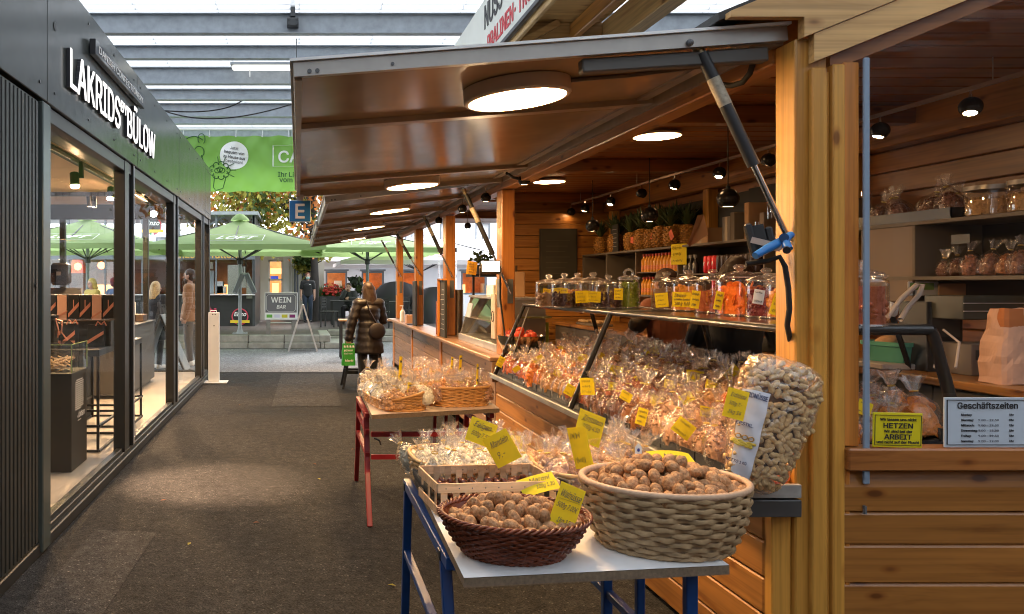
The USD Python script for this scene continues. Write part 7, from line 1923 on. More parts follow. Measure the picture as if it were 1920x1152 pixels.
m = MB(); m.text('ERDNÜSSE', .017, (-.128, 0, .075), X1, Z1, .001, True, width=.07); m.text('ERSTKL.', .012, (-.128, 0, -.03), X1, Z1, .001, True, width=.05); m.text('NETTO 1 KG', .010, (-.125, 0, -.165), X1, Z1, .001, True, width=.06); part(q, 'lettering', onband(m), mat('band_blue', (.03, .04, .12), .5))
m = MB()
for k_ in range(26): m.blob((R.uniform(-.128, -.06), 0, R.uniform(-.10, -.085)), (.008, .003, .006), 0)
part(q, 'gold_print', onband(m), mat('band_gold', (.62, .45, .05), .4))
m = MB()
for a_ in (-.112, -.093, -.074): m.tube([(a_ + .008 * math.cos(s), 0, -.07 + .008 * math.sin(s)) for s in np.linspace(0, 6.2, 10)], .0022, 4, closed=True)
part(q, 'brown_print', onband(m), mat('band_brown', (.35, .2, .05), .5))
card('yellow card reading Erdnüsse stuck on the big peanut sack', at(1380, 758, 2.74), .075, .105, rx=-6, ry=16, rz=-4, text=[('Erdnüsse', .15, -.34, .22, .7), ('500g 7.-', .13, -.34, -.06, .6), ('1kg 14', .13, -.3, -.34, .6)], bend=.03)
# trays under the sack
m = MB(); m.box(1.60, 1.862, 2.86, 2.92, .715, .778, .003)
single('slate_block', m, M_SLAB, 'dark slate coloured block under the fruit tray at the counter end', 'block')
t = thing('fruit_tray', 'white edged wooden tray of orange candied fruit at the counter end', 'tray', (1.75, 3.0, .785), world_pts=True)
m = MB(); m.box(1.66, 1.862, 2.862, 2.88, .785, .835, .002); m.box(1.66, 1.862, 3.06, 3.075, .785, .835, .002); m.box(1.66, 1.675, 2.881, 3.059, .785, .835, .002); m.box(1.676, 1.862, 2.881, 3.059, .785, .79); part(t, 'tray', m, mat('tray_grey_wood', (.32, .30, .27), .7, noise=.2, nscale=20))
R = np.random.default_rng(6)
for k in range(26):
    m = MB(); m.blob((R.uniform(1.70, 1.84), R.uniform(2.9, 3.04), .81 + R.uniform(0, .04)), (.03, .026, .006), 1, euler(*R.normal(size=3) * .5)); part(t, 'fruit_slice', m, mat('candied_orange', (.75, .17, .04), .3, noise=.3, nscale=25), smooth=True)
# ---------------------------------------------------------------- inside the nut stall
M_CUB = mat('cubby_grey', (.14, .115, .09), .6, noise=.06, nscale=5)
M_CUBD = mat('cubby_back', (.06, .05, .04), .7)
M_PANEL = mat('panel_brown', (.19, .135, .10), .55, noise=.05, nscale=3)
FX = 3.65
def sy(px): return FX * FPX / (px - CX)          # depth on the shelf front plane
t = thing('shelf_unit', 'long grey cube shelf unit along the rear wall of the stall', 'shelf unit', (FX, 7, 1.4), world_pts=True)
m = MB(); m.box(FX, 4.06, 3.2, 9.95, 1.925, 1.947, .002); part(t, 'top_board', m, M_CUB)
m = MB(); m.box(FX, 4.06, 5.0, 9.95, 1.44, 1.46, .002); part(t, 'lower_board', m, M_CUB)
m = MB(); m.box(FX, 4.06, 3.2, 5.0, 1.60, 1.622, .002); part(t, 'lower_board', m, M_CUB)
m = MB(); m.box(FX + .01, 4.05, 7.45, 8.36, 1.69, 1.702, .002); part(t, 'middle_board', m, M_CUB)
m = MB(); m.box(FX + .01, 4.05, 6.1, 7.45, 1.66, 1.672, .002); part(t, 'middle_board', m, M_CUB)
for Y in (9.93, 9.17, 8.37, 7.44, 6.06, 5.0, 4.58, 3.2):
    m = MB(); m.box(FX, 4.05, Y, Y + .02, 1.461 if Y >= 5 else 1.623, 1.924, .002); part(t, 'divider', m, M_CUB)
m = MB(); m.box(4.062, 4.072, 3.2, 9.95, 1.44, 1.94); part(t, 'back_panel', m, M_CUBD)
m = MB(); m.box(FX + .002, FX + .018, 4.60, 4.99, 1.47, 1.923, .002); part(t, 'door', m, M_PANEL)
m = MB(); m.box(FX - .01, FX + .008, 5.05, 6.05, 1.36, 1.66, .003); part(t, 'side_panel', m, M_PANEL)
m = MB(); m.box(FX - .005, FX, 4.2, 4.32, 1.80, 1.85); part(t, 'sticker', m, M_BLACK)
# pineapples
PINE = proto('pineapple_proto')
M_PINE = mat('pineapple_skin', (.40, .19, .035), .55, noise=.6, nscale=55)
M_PLEAF = mat('pineapple_leaf', (.05, .085, .03), .5, noise=.3, nscale=10)
m = MB()
m.lathe([(0, 0), (.04, .003), (.056, .04), (.06, .09), (.054, .14), (.035, .17), (0, .175)], 16)
for r in range(9):
    z = .012 + r * .018; R_ = np.interp(z, [0, .04, .09, .14, .17], [.042, .056, .060, .054, .035])
    for k in range(11):
        a = (k + .5 * (r % 2)) * 2 * np.pi / 11; m.blob((R_ * math.cos(a), R_ * math.sin(a), z), (.012, .012, .008), 0)
part(PINE, 'fruit', m, M_PINE)
m = MB(); R = np.random.default_rng(1)
for k in range(46):
    a = k * 2.4; tlt = .12 + .75 * (k / 46); L = .10 + .10 * R.random(); d = np.array([math.cos(a) * math.sin(tlt), math.sin(a) * math.sin(tlt), math.cos(tlt)]); s_ = np.array([-math.sin(a), math.cos(a), 0]) * .012
    b0 = np.array([0, 0, .165]) + d * .01; mid = b0 + d * L * .6; e = b0 + d * L + np.array([math.cos(a), math.sin(a), -.3]) * .03 * tlt
    m.add([b0 - s_, b0 + s_, mid + s_ * .8, mid - s_ * .8, e], [[0, 1, 2], [0, 2, 3], [3, 2, 4]])
part(PINE, 'leaves', m, M_PLEAF)
for k, px in enumerate([1112, 1126, 1139, 1158, 1168, 1178, 1188, 1197, 1205, 1214, 1222, 1231, 1241, 1249]):
    Y = sy(px); dup(PINE, 'pineapple', nth(k) + ' pineapple from the left in the shaded group beside the small chalk board' if k < 3 else nth(k - 3) + ' ripe pineapple from the left in the row on the cube shelf', 'pineapple', (FX + .09 + .12 * (k % 2), Y, 1.948), group='shaded pineapples' if k < 3 else 'row of pineapples', rotz=k * 1.3, scale=1.22 + .16 * ((k * 5) % 4) / 3)
m = MB(); a = at(1145, 460, sy(1145) - .1); t = thing('chalk_board', 'small chalk board standing between the two groups of pineapples', 'board', (FX + .05, sy(1145), 1.948)); m = MB(); m.obox((0, 0, .16), (.02, .2, .32), None, .003); b_ = part(t, 'board', m, M_BLACKM); m = MB()
for k in range(5): m.box(-.0125, -.011, -.07, .05 - .02 * (k % 2), .06 + k * .05, .066 + k * .05)
part(b_, 'chalk_lines', m, mat('chalk', (.4, .38, .35), .9))
M_TAGR = mat('fruit_tag', (.70, .13, .05), .6)
for k, px in enumerate((1181, 1219, 1253)):
    m = MB(); Y = sy(px); m.obox((FX + .03, Y, 2.06), (.004, .1, .07), euler(.5 * k, 0, 0)); single('fruit_label', m, M_TAGR, ['pink label tied to a pineapple on the left', 'orange label between the pineapples', 'orange label on the rightmost pineapple'][k], 'label')
def carton(name, label, x0, x1, y0, y1, z0, h, mt, flap=False):
    t = thing(name, label, 'box', ((x0 + x1) / 2, (y0 + y1) / 2, z0), world_pts=True)
    m = MB(); m.box(x0, x1, y0, y1, z0, z0 + h, .004); part(t, 'carton', m, mt)
    m = MB(); m.box(x0 - .001, x0 - .0002, (y0 + y1) / 2 - .02, (y0 + y1) / 2 + .02, z0, z0 + h * .98); part(t, 'tape', m, mat('parcel_tape', (.30, .2, .1), .3))
M_KRAFT = mat('cardboard', (.36, .21, .11), .8, noise=.08, nscale=12)
carton('cardboard_box', 'small cardboard box at the right end of the pineapple row', FX + .05, FX + .3, 7.0, 7.25, 1.948, .14, M_KRAFT)
carton('cardboard_box', 'long cardboard box standing upright beside the paper bags', FX + .1, FX + .35, 6.72, 6.85, 1.948, .22, M_CUB)
# bottles in the cubby: two rows
BOT = proto('juice_bottle_proto')
m = MB(); m.lathe([(0, 0), (.031, .0), (.033, .008), (.033, .075), (.031, .085), (.033, .095), (.032, .12), (.014, .155), (.013, .168)], 14); part(BOT, 'bottle', m, mat('juice_orange', (.70, .30, .03), .2), smooth=40)
m = MB(); m.cyl((0, 0, .165), (0, 0, .19), .0155, n=12); part(BOT, 'cap', m, mat('cap_red', (.45, .05, .02), .4))
m = MB(); m.cyl((0, 0, .025), (0, 0, .07), .0335, n=14, cap=False); part(BOT, 'label', m, mat('juice_label', (.62, .18, .06), .5, noise=.6, nscale=60))
for row, z in enumerate((1.461, 1.703)):
    for k in range(12):
        dup(BOT, 'juice_bottle', nth(k) + ' orange juice bottle from the left in the %s row of the cube shelf' % ['lower', 'upper'][row], 'bottle', (FX + .06, 8.30 - k * .071, z), group=['lower row of juice bottles', 'upper row of juice bottles'][row])
# drinking glasses
GLS = proto('tumbler_proto')
m = MB(); m.lathe([(0, .004), (.03, .004), (.035, .13), (.033, .13), (.028, .01), (0, .01)], 16); part(GLS, 'glass', m, pane('tumbler_glass', base=.10, top=.85, power=2.5), smooth=40)
for k in range(9):
    dup(GLS, 'tumbler', nth(k) + ' clear drinking glass from the left in the cube beside the juice bottles', 'glass', (FX + .08 + .1 * (k % 2), 9.05 - k * .075, 1.461), group='tumblers in the cube shelf')
for k in range(18):
    dup(GLS, 'tumbler', nth(k) + ' clear drinking glass right of the paper sheet on top of the shelf', 'glass', (FX + .07 + .09 * (k % 3), 6.25 - k * .055, 1.948 + (.135 if k % 2 else 0)), group='stacked tumblers on the shelf')
# cans
CAN = proto('drink_can_proto'); M_CANR = mat('can_red', (.55, .015, .02), .25, metal=.3)
m = MB(); m.lathe([(0, 0), (.024, 0), (.033, .012), (.033, .14), (.026, .155), (0, .155)], 16); part(CAN, 'can', m, M_CANR, smooth=40)
m = MB(); m.lathe([(.0262, .1552), (.024, .1535), (0, .1535)], 16); part(CAN, 'lid', m, M_ALU)
m = MB(); 
for k in range(6): a = 2.6 + k * .15; m.obox((.0335 * math.cos(a), .0335 * math.sin(a), .085 + .012 * math.sin(k * 1.6)), (.002, .006, .012), euler(0, 0, a))
part(CAN, 'white_wave', m, M_WHITEP)
CAND = proto('dark_can_proto')
m = MB(); m.lathe([(0, 0), (.024, 0), (.033, .012), (.033, .14), (.026, .155), (0, .155)], 16); part(CAND, 'can', m, mat('can_dark', (.035, .02, .02), .25, metal=.3), smooth=40)
for k in range(12):
    Y = 7.02 - k * .072
    dup(CAN if k < 3 else CAND, 'drink_can', nth(k) + ' red drink can from the left beside the juice bottles' if k < 3 else nth(k - 3) + ' dark drink can right of the red cans', 'can', (FX + .06, Y, 1.674), group='red cans' if k < 3 else 'dark cans')
for k, (c_, lb) in enumerate([((.5, .08, .03), 'red'), ((.65, .28, .03), 'orange'), ((.06, .25, .05), 'green'), ((.3, .22, .18), 'grey brown'), ((.10, .05, .04), 'dark brown'), ((.45, .05, .03), 'bright red')]):
    t = thing('drink_can', lb + ' drink can in the lower cube behind the glass jars', 'can', (FX + .06, 6.88 - k * .085, 1.461)); m = MB(); m.lathe([(0, 0), (.024, 0), (.033, .012), (.033, .14), (.026, .155), (0, .155)], 16); part(t, 'can', m, mat('can_%s' % lb.replace(' ', '_'), c_, .3, metal=.3), smooth=40)
for k in range(3):
    t = thing('sauce_bottle', ['left', 'middle', 'right'][k] + ' one of three small dark bottles above the brown bowl', 'bottle', (FX + .05, 7.38 - k * .085, 1.674)); m = MB(); m.lathe([(0, 0), (.028, 0), (.028, .09), (.012, .12), (.012, .15), (0, .15)], 12); part(t, 'bottle', m, mat('bottle_dark', (.03, .025, .025), .2), smooth=40); m = MB(); m.cyl((0, 0, .145), (0, 0, .175), .018, n=10); part(t, 'cap', m, mat('cap_grey', (.2, .2, .2), .5))
m = MB(); m.lathe([(.05, 0), (.11, .05), (.12, .11), (.11, .11), (.1, .06), (.0, .02)], 20, (FX + .12, 7.2, 1.462)); single('brown_bowl', m, mat('brown_bowl', (.16, .09, .04), .4), 'brown wooden bowl in the cube under the three dark bottles', 'bowl', smooth=40)
# hanging papers and yellow card on the shelf edge
card('yellow card hanging from the front edge of the cube shelf', (FX - .02, sy(1276), 1.86), .16, .2, rz=-60, seed=101, rows=3)
m = MB(); Yp = sy(1310); P = np.array([at(1320, 402, Yp - .25), at(1331, 440, Yp - .25), at(1304, 462, Yp - .25), at(1290, 458, Yp - .25), at(1303, 405, Yp - .25)]); P[:, 1] += np.array([0, .03, .1, .0, -.05])
m.add(np.vstack([P, P + [0, .006, 0]]), [[0, 1, 2], [0, 2, 3], [0, 3, 4], [7, 6, 5], [8, 7, 5], [9, 8, 5], [0, 5, 6], [0, 6, 1], [2, 1, 6], [2, 6, 7], [3, 2, 7], [3, 7, 8]]); single('paper_sheet', m, mat('kraft_paper', (.55, .34, .22), .8), 'brown wrapping paper sheet hanging over the shelf edge', 'paper')
for k in range(7):
    x0 = FX + .05; Y = 6.6 - k * .21; h_ = [.24, .30, .2, .26, .32, .28, .22][k]
    m = MB(); m.box(x0, x0 + .2, Y - .03, Y + .03, 1.948, 1.948 + h_, .003); single('upright_carton', m, [M_CUB, M_KRAFT, M_PANEL][k % 3], ['slim grey carton right of the paper sheet', 'brown paper bag carton beside the stacked glasses', 'dark carton among the stacked glasses', 'tall grey carton behind the work lamp', 'tall brown carton behind the lamp arm', 'dark upright carton by the chrome rod', 'last upright carton before the corner post'][k], 'carton')
for k, (px, w_) in enumerate([(1660, .5), (1720, .55), (1770, .4)]):
    pass
# top of shelf seen in the window: tray of bags, two wide jars
t = thing('bag_tray', 'long black tray of wrapped bags on top of the shelf, in the window', 'tray', (3.8, 4.6, 1.948), world_pts=True)
m = MB(); m.box(FX + .02, FX + .34, 4.35, 5.15, 1.948, 1.957); m.box(FX + .02, FX + .03, 4.35, 5.15, 1.957, 2.01); m.box(FX + .02, FX + .34, 4.35, 4.36, 1.957, 2.01); part(t, 'tray', m, M_TRAY)
def put2(kk, loc, label, grp, s=1.0): dup(PROT[kk][RB.integers(3)], 'nut_bag', label, 'bag', loc, group=grp, scale=s, euler=(RB.normal() * 10, RB.normal() * 10, RB.uniform(0, 360)))
for k in range(7): put2('date', (FX + .10 + .12 * (k % 2), 4.42 + k * .1, 1.96), nth(k) + ' dark wrapped bag from the right in the black shelf tray', 'bags in the black tray on the shelf', 1.05)
for k in range(9): put2(['date', 'date', 'mix', 'mix', 'almond', 'mix', 'almond', 'chili', 'orange'][k], (FX + .10, 4.50 - k * .098, 1.625), ['dark', 'dark', 'brown', 'brown', 'brown', 'brown', 'brown', 'reddish', 'orange'][k] + ' cellophane bag, %s from the left on the lower window shelf' % nth(k), 'bags on the lower shelf, ' + ['dark', 'dark', 'brown', 'brown', 'brown', 'brown', 'brown', 'reddish', 'orange'][k], round(.72 + .03 * k, 2))
for k, (px, lab) in enumerate([(1848, 'wide glass jar of pale cereal on the shelf in the window'), (1935, 'wide glass jar at the right edge of the window shelf')]):
    Y = sy(px) + .12
    t = thing('storage_jar', lab, 'jar', (FX + .14, Y, 1.948)); m = MB(); m.cyl((0, 0, .006), (0, 0, .09), .105, n=20); R = np.random.default_rng(k)
    for q in range(90): a = R.uniform(0, 6.28); r_ = .106 * math.sqrt(R.random()) if q > 60 else .106; m.blob((r_ * math.cos(a), r_ * math.sin(a), .1 if q > 60 else R.uniform(.01, .1)), (.010, .007, .006), 0, euler(*R.uniform(0, 6, 3)))
    part(t, 'contents', m, mat('cereal', (.45, .26, .10), .7, noise=.4, nscale=50)); m = MB(); m.lathe([(0, .002), (.115, .002), (.12, .01), (.12, .13), (.112, .14)], 28); part(t, 'glass', m, G_JAR, smooth=40); m = MB(); m.cyl((0, 0, .141), (0, 0, .165), .118, n=28); part(t, 'lid', m, mat('lid_grey', (.35, .32, .28), .35, metal=.4), smooth=40)
# rear counter with its goods
t = thing('rear_counter', 'wooden topped rear counter with grey fronts inside the stall', 'counter', (3.3, 6, .1), world_pts=True)
m = MB(); m.box(3.24, 4.06, 3.25, 9.9, 1.06, 1.10, .005); part(t, 'worktop', m, W_Y)
for k in range(9):
    m = MB(); m.box(3.28, 3.30, 3.27 + k * .735, 3.27 + k * .735 + .729, .12, 1.055, .003); part(t, 'front_panel', m, mat('counter_front', (.075, .065, .055), .5, noise=.1, nscale=4))
    m = MB(); m.box(3.265, 3.279, 3.27 + k * .735 + .3, 3.27 + k * .735 + .45, .96, .975); part(t, 'handle', m, M_ALU)
def tub(label, c, w, d, h, mt, rz=0):
    t = thing('plastic_tub', label, 'tub', c, rotz=rz); m = MB()
    for s_, z0, z1 in ((.9, 0, h),):
        P = []
        for z, k in ((0, .86), (h * .8, .98), (h * .8, 1.04), (h, 1.05), (h, .98), (.012, .82)): P.append(np.column_stack([weave_path('rect', w * k, d * k, 32, 6), np.full(32, z)]))
        m._grid(np.array(P), False, True)
    part(t, 'tub', m, mt, smooth=35); return t
c = at(1690, 688, 4.45); c[2] = 1.135
M_TUBG = mat('mint_plastic', (.10, .34, .24), .4)
tub('mint green plastic tub of bread rolls on the rear counter', c, .17, .13, .115, M_TUBG, .3)
for k, (dx, dz, cm, lab) in enumerate([(-.09, .13, mat('bread', (.45, .26, .12), .7, noise=.25, nscale=30), 'brown bread roll at the left of the mint tub'), (.0, .15, mat('paper_bag_white', (.6, .5, .42), .8), 'pale wrapped roll in the middle of the mint tub'), (.08, .14, MATS['bread'], 'brown bread roll at the right of the mint tub')]):
    m = MB(); m.blob((c[0] + dx, c[1], c[2] + dz - .02), (.07, .05, .035), 2, euler(0, .4 * (k - 1), 0)); single('bread_roll', m, cm, lab, 'bread', smooth=True)
m = MB(); m.box(c[0] - .24, c[0] + .19, c[1] - .17, c[1] + .2, 1.101, 1.134, .006); single('serving_board', m, mat('tray_pale', (.45, .38, .32), .5), 'pale board under the mint green tub', 'tray')
# crumpled paper bag
c = at(1895, 722, 3.72); c[2] = 1.101
t = thing('paper_bag', 'crumpled brown paper bag with folded open top on the rear counter', 'bag', c)
P = []; R = np.random.default_rng(8)
for i, z in enumerate(np.linspace(0, .36, 12)):
    k = 1 + .08 * math.sin(z * 18) - .25 * max(0, z - .24) / .12
    q = weave_path('rect', .105 * k, .075 * k, 36, 5); nn = meshkit.noise(np.column_stack([q * 22, np.full(36, z * 22)]))
    P.append(np.column_stack([q * (1 + .22 * (nn - .5))[:, None] + [.02 * z, 0], np.full(36, z) + .012 * (nn - .5)]))
m = MB(); m._grid(np.array(P), False, False); part(t, 'sack', m, mat('bag_paper', (.62, .36, .24), .75, noise=.1, nscale=20))
m = MB(); q = P[-1]; m._grid(np.array([q, q * [1.12, 1.12, 1] - [0, 0, .05], q * [1.1, 1.1, 1] - [0, 0, .09]]), False, False); part(t, 'folded_rim', m, mat('bag_inside', (.50, .17, .05), .8))
# small appliances behind the window
c = at(1670, 600, 4.2)
t = thing('desk_scale', 'white curved cable loop and pale scale head behind the window shelf', 'scale', c, world_pts=True)
m = MB(); m.tube([at(1662, 598, 3.9), at(1690, 560, 3.95), at(1718, 535, 4.0), at(1730, 534, 4.0), at(1724, 552, 4.0), at(1700, 580, 3.95), at(1688, 600, 3.9)], .012, 8); part(t, 'tube', m, mat('cable_white', (.5, .42, .36), .5), smooth=True)
m = MB(); m.obox(at(1672, 580, 4.1), (.08, .03, .07), euler(0, .3, .3), .012); part(t, 'head', m, M_WHITE)
m = MB(); m.bar((3.4, 4.3, 1.10), at(1672, 590, 4.12), .02); part(t, 'stand', m, M_BLACK)
for k, (px0, px1, py0, py1, Y, cm, lab) in enumerate([(1703, 1760, 528, 555, 4.6, mat('poster_white', (.6, .6, .62), .6), 'pale printed leaflet on the rear wall under the shelf'), (1760, 1812, 532, 575, 4.55, M_KRAFT, 'cardboard sheet on the rear wall under the shelf'), (1738, 1806, 566, 598, 4.2, M_BLACK, 'black machine top behind the display frame corner'), (1806, 1920, 555, 600, 4.0, mat('glass_cabinet', (.06, .06, .045), .25), 'dark glazed cabinet under the window shelf'), (1822, 1900, 646, 690, 4.0, mat('radio_grey', (.18, .15, .13), .5), 'grey appliance beside the paper bag')]):
    p, q = at(px0, py1, Y), at(px1, py0, Y); 
    t = thing('wall_item', lab, ['leaflet', 'cardboard', 'machine', 'cabinet', 'appliance'][k], ((p[0] + q[0]) / 2, Y, p[2]), world_pts=True)
    m = MB(); d_ = [.01, .01, .2, .25, .2][k]; z0 = p[2] if k not in (2, 4) else 1.101
    m.box(p[0], q[0], Y, Y + d_, z0, q[2], .004); bb_ = part(t, 'body', m, cm)
    if k == 0: m = MB(); m.box(p[0] + .01, q[0] - .03, Y - .002, Y, q[2] - .05, q[2] - .01); part(bb_, 'green_print', m, mat('leaflet_green', (.2, .35, .1), .6))
    if k == 3:
        m = MB()
        for zz_ in (.33, .66): m.box(p[0], q[0], Y - .006, Y, p[2] + (q[2] - p[2]) * zz_, p[2] + (q[2] - p[2]) * zz_ + .006)
        part(bb_, 'shelf_line', m, M_ALU)
    if k in (2, 4): m = MB(); m.box(p[0] + .02, q[0] - .02, Y - .004, Y, (z0 + q[2]) / 2, q[2] - .03); part(bb_, 'front_plate', m, M_DKGREY)
# grey tangled cables
for k in range(3):
    p0 = at(1740 + 14 * k, 618, 3.9); p1 = at(1752 + 20 * k, 690, 3.8)
    m = MB(); m.tube([p0, (p0 + p1) / 2 + [.05 * (-1) ** k, 0, .03], p1], .006, 6); single('cable', m, MATS['cable_white'], ['left', 'middle', 'right'][k] + ' thin pale cable hanging behind the display frame corner', 'cable', smooth=True)
# things around the display's far end
c = at(1008, 665, 6.35); c[2] = .90
t = thing('steel_bowl', 'large steel bowl of red apples at the far end of the display', 'bowl', (2.0, 6.95, .925)); m = MB(); m.lathe([(0, .0), (.10, .002), (.17, .06), (.205, .16), (.21, .19), (.2, .19), (.165, .07), (.09, .015), (0, .012)], 32); part(t, 'bowl', m, mat('steel_bowl', (.42, .38, .3), .18, metal=1.0), smooth=40)
M_APPLE = mat('apple_red', (.50, .05, .02), .25, noise=.6, nscale=14)
for k, (dx, dy, dz) in enumerate([(-.12, -.05, .17), (-.05, -.1, .20), (.02, -.12, .18), (.09, -.04, .19), (-.09, .06, .2), (.0, .03, .23), (.1, .08, .2)]):
    tt = thing('apple', ['red apple at the left of the steel bowl', 'red apple in front, brightest in the steel bowl', 'red apple front right in the steel bowl', 'red apple at the right rim of the steel bowl', 'red apple at the rear left of the steel bowl', 'topmost red apple in the steel bowl', 'red apple at the rear right of the steel bowl'][k], 'apple', (2.0 + dx, 6.95 + dy, .925 + dz)); m = MB(); m.lathe([(0, .028), (.012, .034), (.03, .028), (.04, .0), (.032, -.026), (.012, -.034), (0, -.03)][::-1], 18); part(tt, 'fruit', m, M_APPLE, smooth=60); m = MB(); m.cyl((0, 0, .028), (.004, 0, .05), .002, n=5); part(tt, 'stalk', m, M_BLACKM)
t = thing('juice_machine', 'steel and black juicer standing behind the apple bowl', 'machine', (2.25, 7.5, .925)); m = MB(); m.cyl((0, 0, 0), (0, 0, .32), .11, n=24); part(t, 'housing', m, mat('machine_steel', (.3, .26, .2), .25, metal=.9), smooth=40); m = MB(); m.lathe([(0, .36), (.1, .355), (.19, .34), (.2, .325), (.11, .322)], 24); part(t, 'lid', m, mat('lid_olive', (.20, .19, .06), .25), smooth=40); m = MB(); m.cyl((.13, -.03, .0), (.13, -.03, .28), .035, n=14); part(t, 'beaker', m, mat('beaker_green', (.3, .33, .04), .3), smooth=40)
pump_bottle('white pump dispenser on the rear counter between display legs', 3.35, 7.6, 1.101, 1.25, mat('pump_cream', (.55, .5, .4), .5))
t = thing('ginger_tray', 'flat tray of ginger roots on the rear counter', 'tray', (3.4, 8.9, 1.101)); m = MB(); m.box(-.1, .1, -.3, .3, 0, .02, .004); part(t, 'tray', m, M_CUB); m = MB()
for k in range(14): m.blob((RB.uniform(-.07, .07), RB.uniform(-.26, .26), .04), (.04, .02, .02), 1, euler(0, 0, RB.uniform(0, 3)))
part(t, 'ginger_roots', m, mat('ginger', (.55, .36, .18), .7, noise=.2, nscale=30), smooth=True)
# shop assistants behind the display
figure('stall keeper in black shirt and jeans behind the right hand jars', (3.0, 5.3, .1), -.5, 1.66, look=dict(hair=H_BROWN, hairlen=.05, clothes=[('shirt', ('torso', 'arms'), .022, C_BLACK), ('jeans', ('legs',), .016, C_JEANS), ('shoe_pair', ('feet',), .01, M_SHOEB)]),
       pose=dict(elr=(.27, .12, 1.14), wrr=(.16, .34, 1.08), ell=(-.27, .12, 1.14), wrl=(-.14, .34, 1.1)))
figure('stall keeper in rust red apron behind the left jars', (3.02, 6.35, .1), .3, 1.60, look=dict(hair=H_DARK, hem=.62, clothes=[('shirt', ('torso', 'short'), .02, cloth('dark_brown_shirt', (.05, .035, .025))), ('apron', ('torso', 'skirt'), .03, cloth('rust_apron', (.20, .055, .02))), ('trousers', ('legs',), .016, C_BLACK), ('shoe_pair', ('feet',), .01, M_SHOEB)]),
       pose=dict(elr=(.26, .16, 1.16), wrr=(.1, .36, 1.1), ell=(-.26, .16, 1.16), wrl=(-.1, .36, 1.14)))
# blackboards
t = thing('wall_board', 'large dark chalk board hanging on the plank partition', 'board', (3.28, 9.98, 1.9), world_pts=True)
p, q = at(1012, 549, 9.98), at(1083, 429, 9.98)
m = MB(); m.box(p[0], q[0], 9.985, 10.005, p[2], q[2], .004); bb_ = part(t, 'board', m, mat('board_dark', (.04, .035, .025), .5)); m = MB(); m.box(p[0] + .02, q[0] - .02, 9.979, 9.984, p[2] + .02, q[2] - .02); part(bb_, 'chalk_field', m, mat('board_field', (.055, .05, .035), .7, noise=.3, nscale=3)); m = MB()
for k in range(7): m.box(p[0] + .08, q[0] - .1 - .03 * (k % 3), 9.976, 9.9785, q[2] - .16 - k * .07, q[2] - .152 - k * .07)
part(bb_, 'chalk_lines', m, mat('chalk_faint', (.10, .09, .065), .9))
t = thing('rear_opening', 'dark horizontal window band high on the rear wall above the shelves', 'window', (4.07, 6, 2.3), world_pts=True)
for (ya, yb) in [(7.62, 9.75), (5.68, 7.48)]:
    m = MB(); m.box(4.055, 4.075, ya, yb, 2.02, 2.42, .004); part(t, 'dark_pane', m, mat('night_pane', (.015, .014, .012), .6))
m = MB(); m.obox(at(1392, 375, 6.2) + [.35, .3, 0], (.02, .4, .3), None, .003); single('wall_board', m, M_BLACKM, 'black framed board high on the rear wall near the strut', 'board')
# ---------------------------------------------------------------- lamps inside
E_CEIL = glow('ceiling_disc', (1.0, .60, .28), 4.5)
for k, (px, py, D, lab) in enumerate([(1232, 257, .33, 'nearest flat round ceiling lamp inside the stall'), (1030, 342, .33, 'second flat round ceiling lamp inside the stall')]):
    Y = [5.75, 9.05][k]; c = at(px, py, Y); zc_ = 2.722
    s_ = (zc_ - EYE - .03) / (c[2] - EYE); c = np.array([c[0] * s_, Y * s_, zc_ - .03])
    t = thing('ceiling_lamp', lab, 'lamp', c); m = MB(); m.lathe([(0, .02), (D / 2 + .008, .02), (D / 2 + .008, .004), (D / 2, .002)], 40); part(t, 'rim', m, M_HOUS, smooth=40)
    m = MB(); th = np.arange(40) * 2 * np.pi / 40; m.add(np.vstack([[0, 0, .0], np.stack([D / 2 * np.cos(th), D / 2 * np.sin(th), np.full(40, .0)], 1)]), [[0, 1 + (k2 + 1) % 40, 1 + k2] for k2 in range(40)]); part(t, 'diffuser', m, E_CEIL)
E_BULB = glow('bulb', (1.0, .60, .28), 8.0)
M_SPH = mat('gloss_black_sphere', (.012, .012, .012), .12)
def sphere_lamp(name, label, c, r, ztop, rod=.004, open_=.62, tilt=(0, 0)):
    t = thing(name, label, 'lamp', c)
    Rm = euler(tilt[0], tilt[1], 0)
    a0 = math.asin(open_); pr = [(r * math.sin(a), -r * math.cos(a)) for a in np.linspace(a0, math.pi, 18)]
    m = MB(); m.lathe(pr, 28, (0, 0, 0), Rm); part(t, 'shade', m, M_SPH, smooth=60)
    m = MB(); m.lathe([(r * .9 * math.sin(a), -r * .9 * math.cos(a)) for a in np.linspace(math.asin(open_ / .9 * .95), math.pi, 12)][::-1], 20, (0, 0, 0), Rm); part(t, 'reflector', m, mat('reflector', (.6, .55, .45), .3, metal=.6), smooth=60)
    m = MB(); m.cyl(Rm @ np.array([0, 0, -r * .72]), Rm @ np.array([0, 0, -r * .66]), r * .56, n=16); part(t, 'bulb', m, E_BULB)
    m = MB(); m.cyl((0, 0, r), (0, 0, ztop - c[2]), rod, n=6); m.cyl((0, 0, r * .95), (0, 0, r * 1.25), r * .18, n=10); part(t, 'suspension', m, M_CHROME if name != 'pendant_lamp' else M_BLACKM)
    return t
for px, py, d_, lab in [(1365, 373, 39, 'nearest glossy black globe pendant over the jars'), (1218, 404, 31, 'middle glossy black globe pendant over the jars'), (1111, 424, 25.5, 'farthest glossy black globe pendant over the jars')]:
    Y = .15 * FPX / d_; sphere_lamp('pendant_lamp', lab, at(px, py, Y), .075, 2.72)
RX = 3.5; RZ = lambda px: 0
t = thing('light_rail', 'long thin ceiling rail carrying the black globe spotlights', 'light track', (RX, 6, 2.6), world_pts=True)
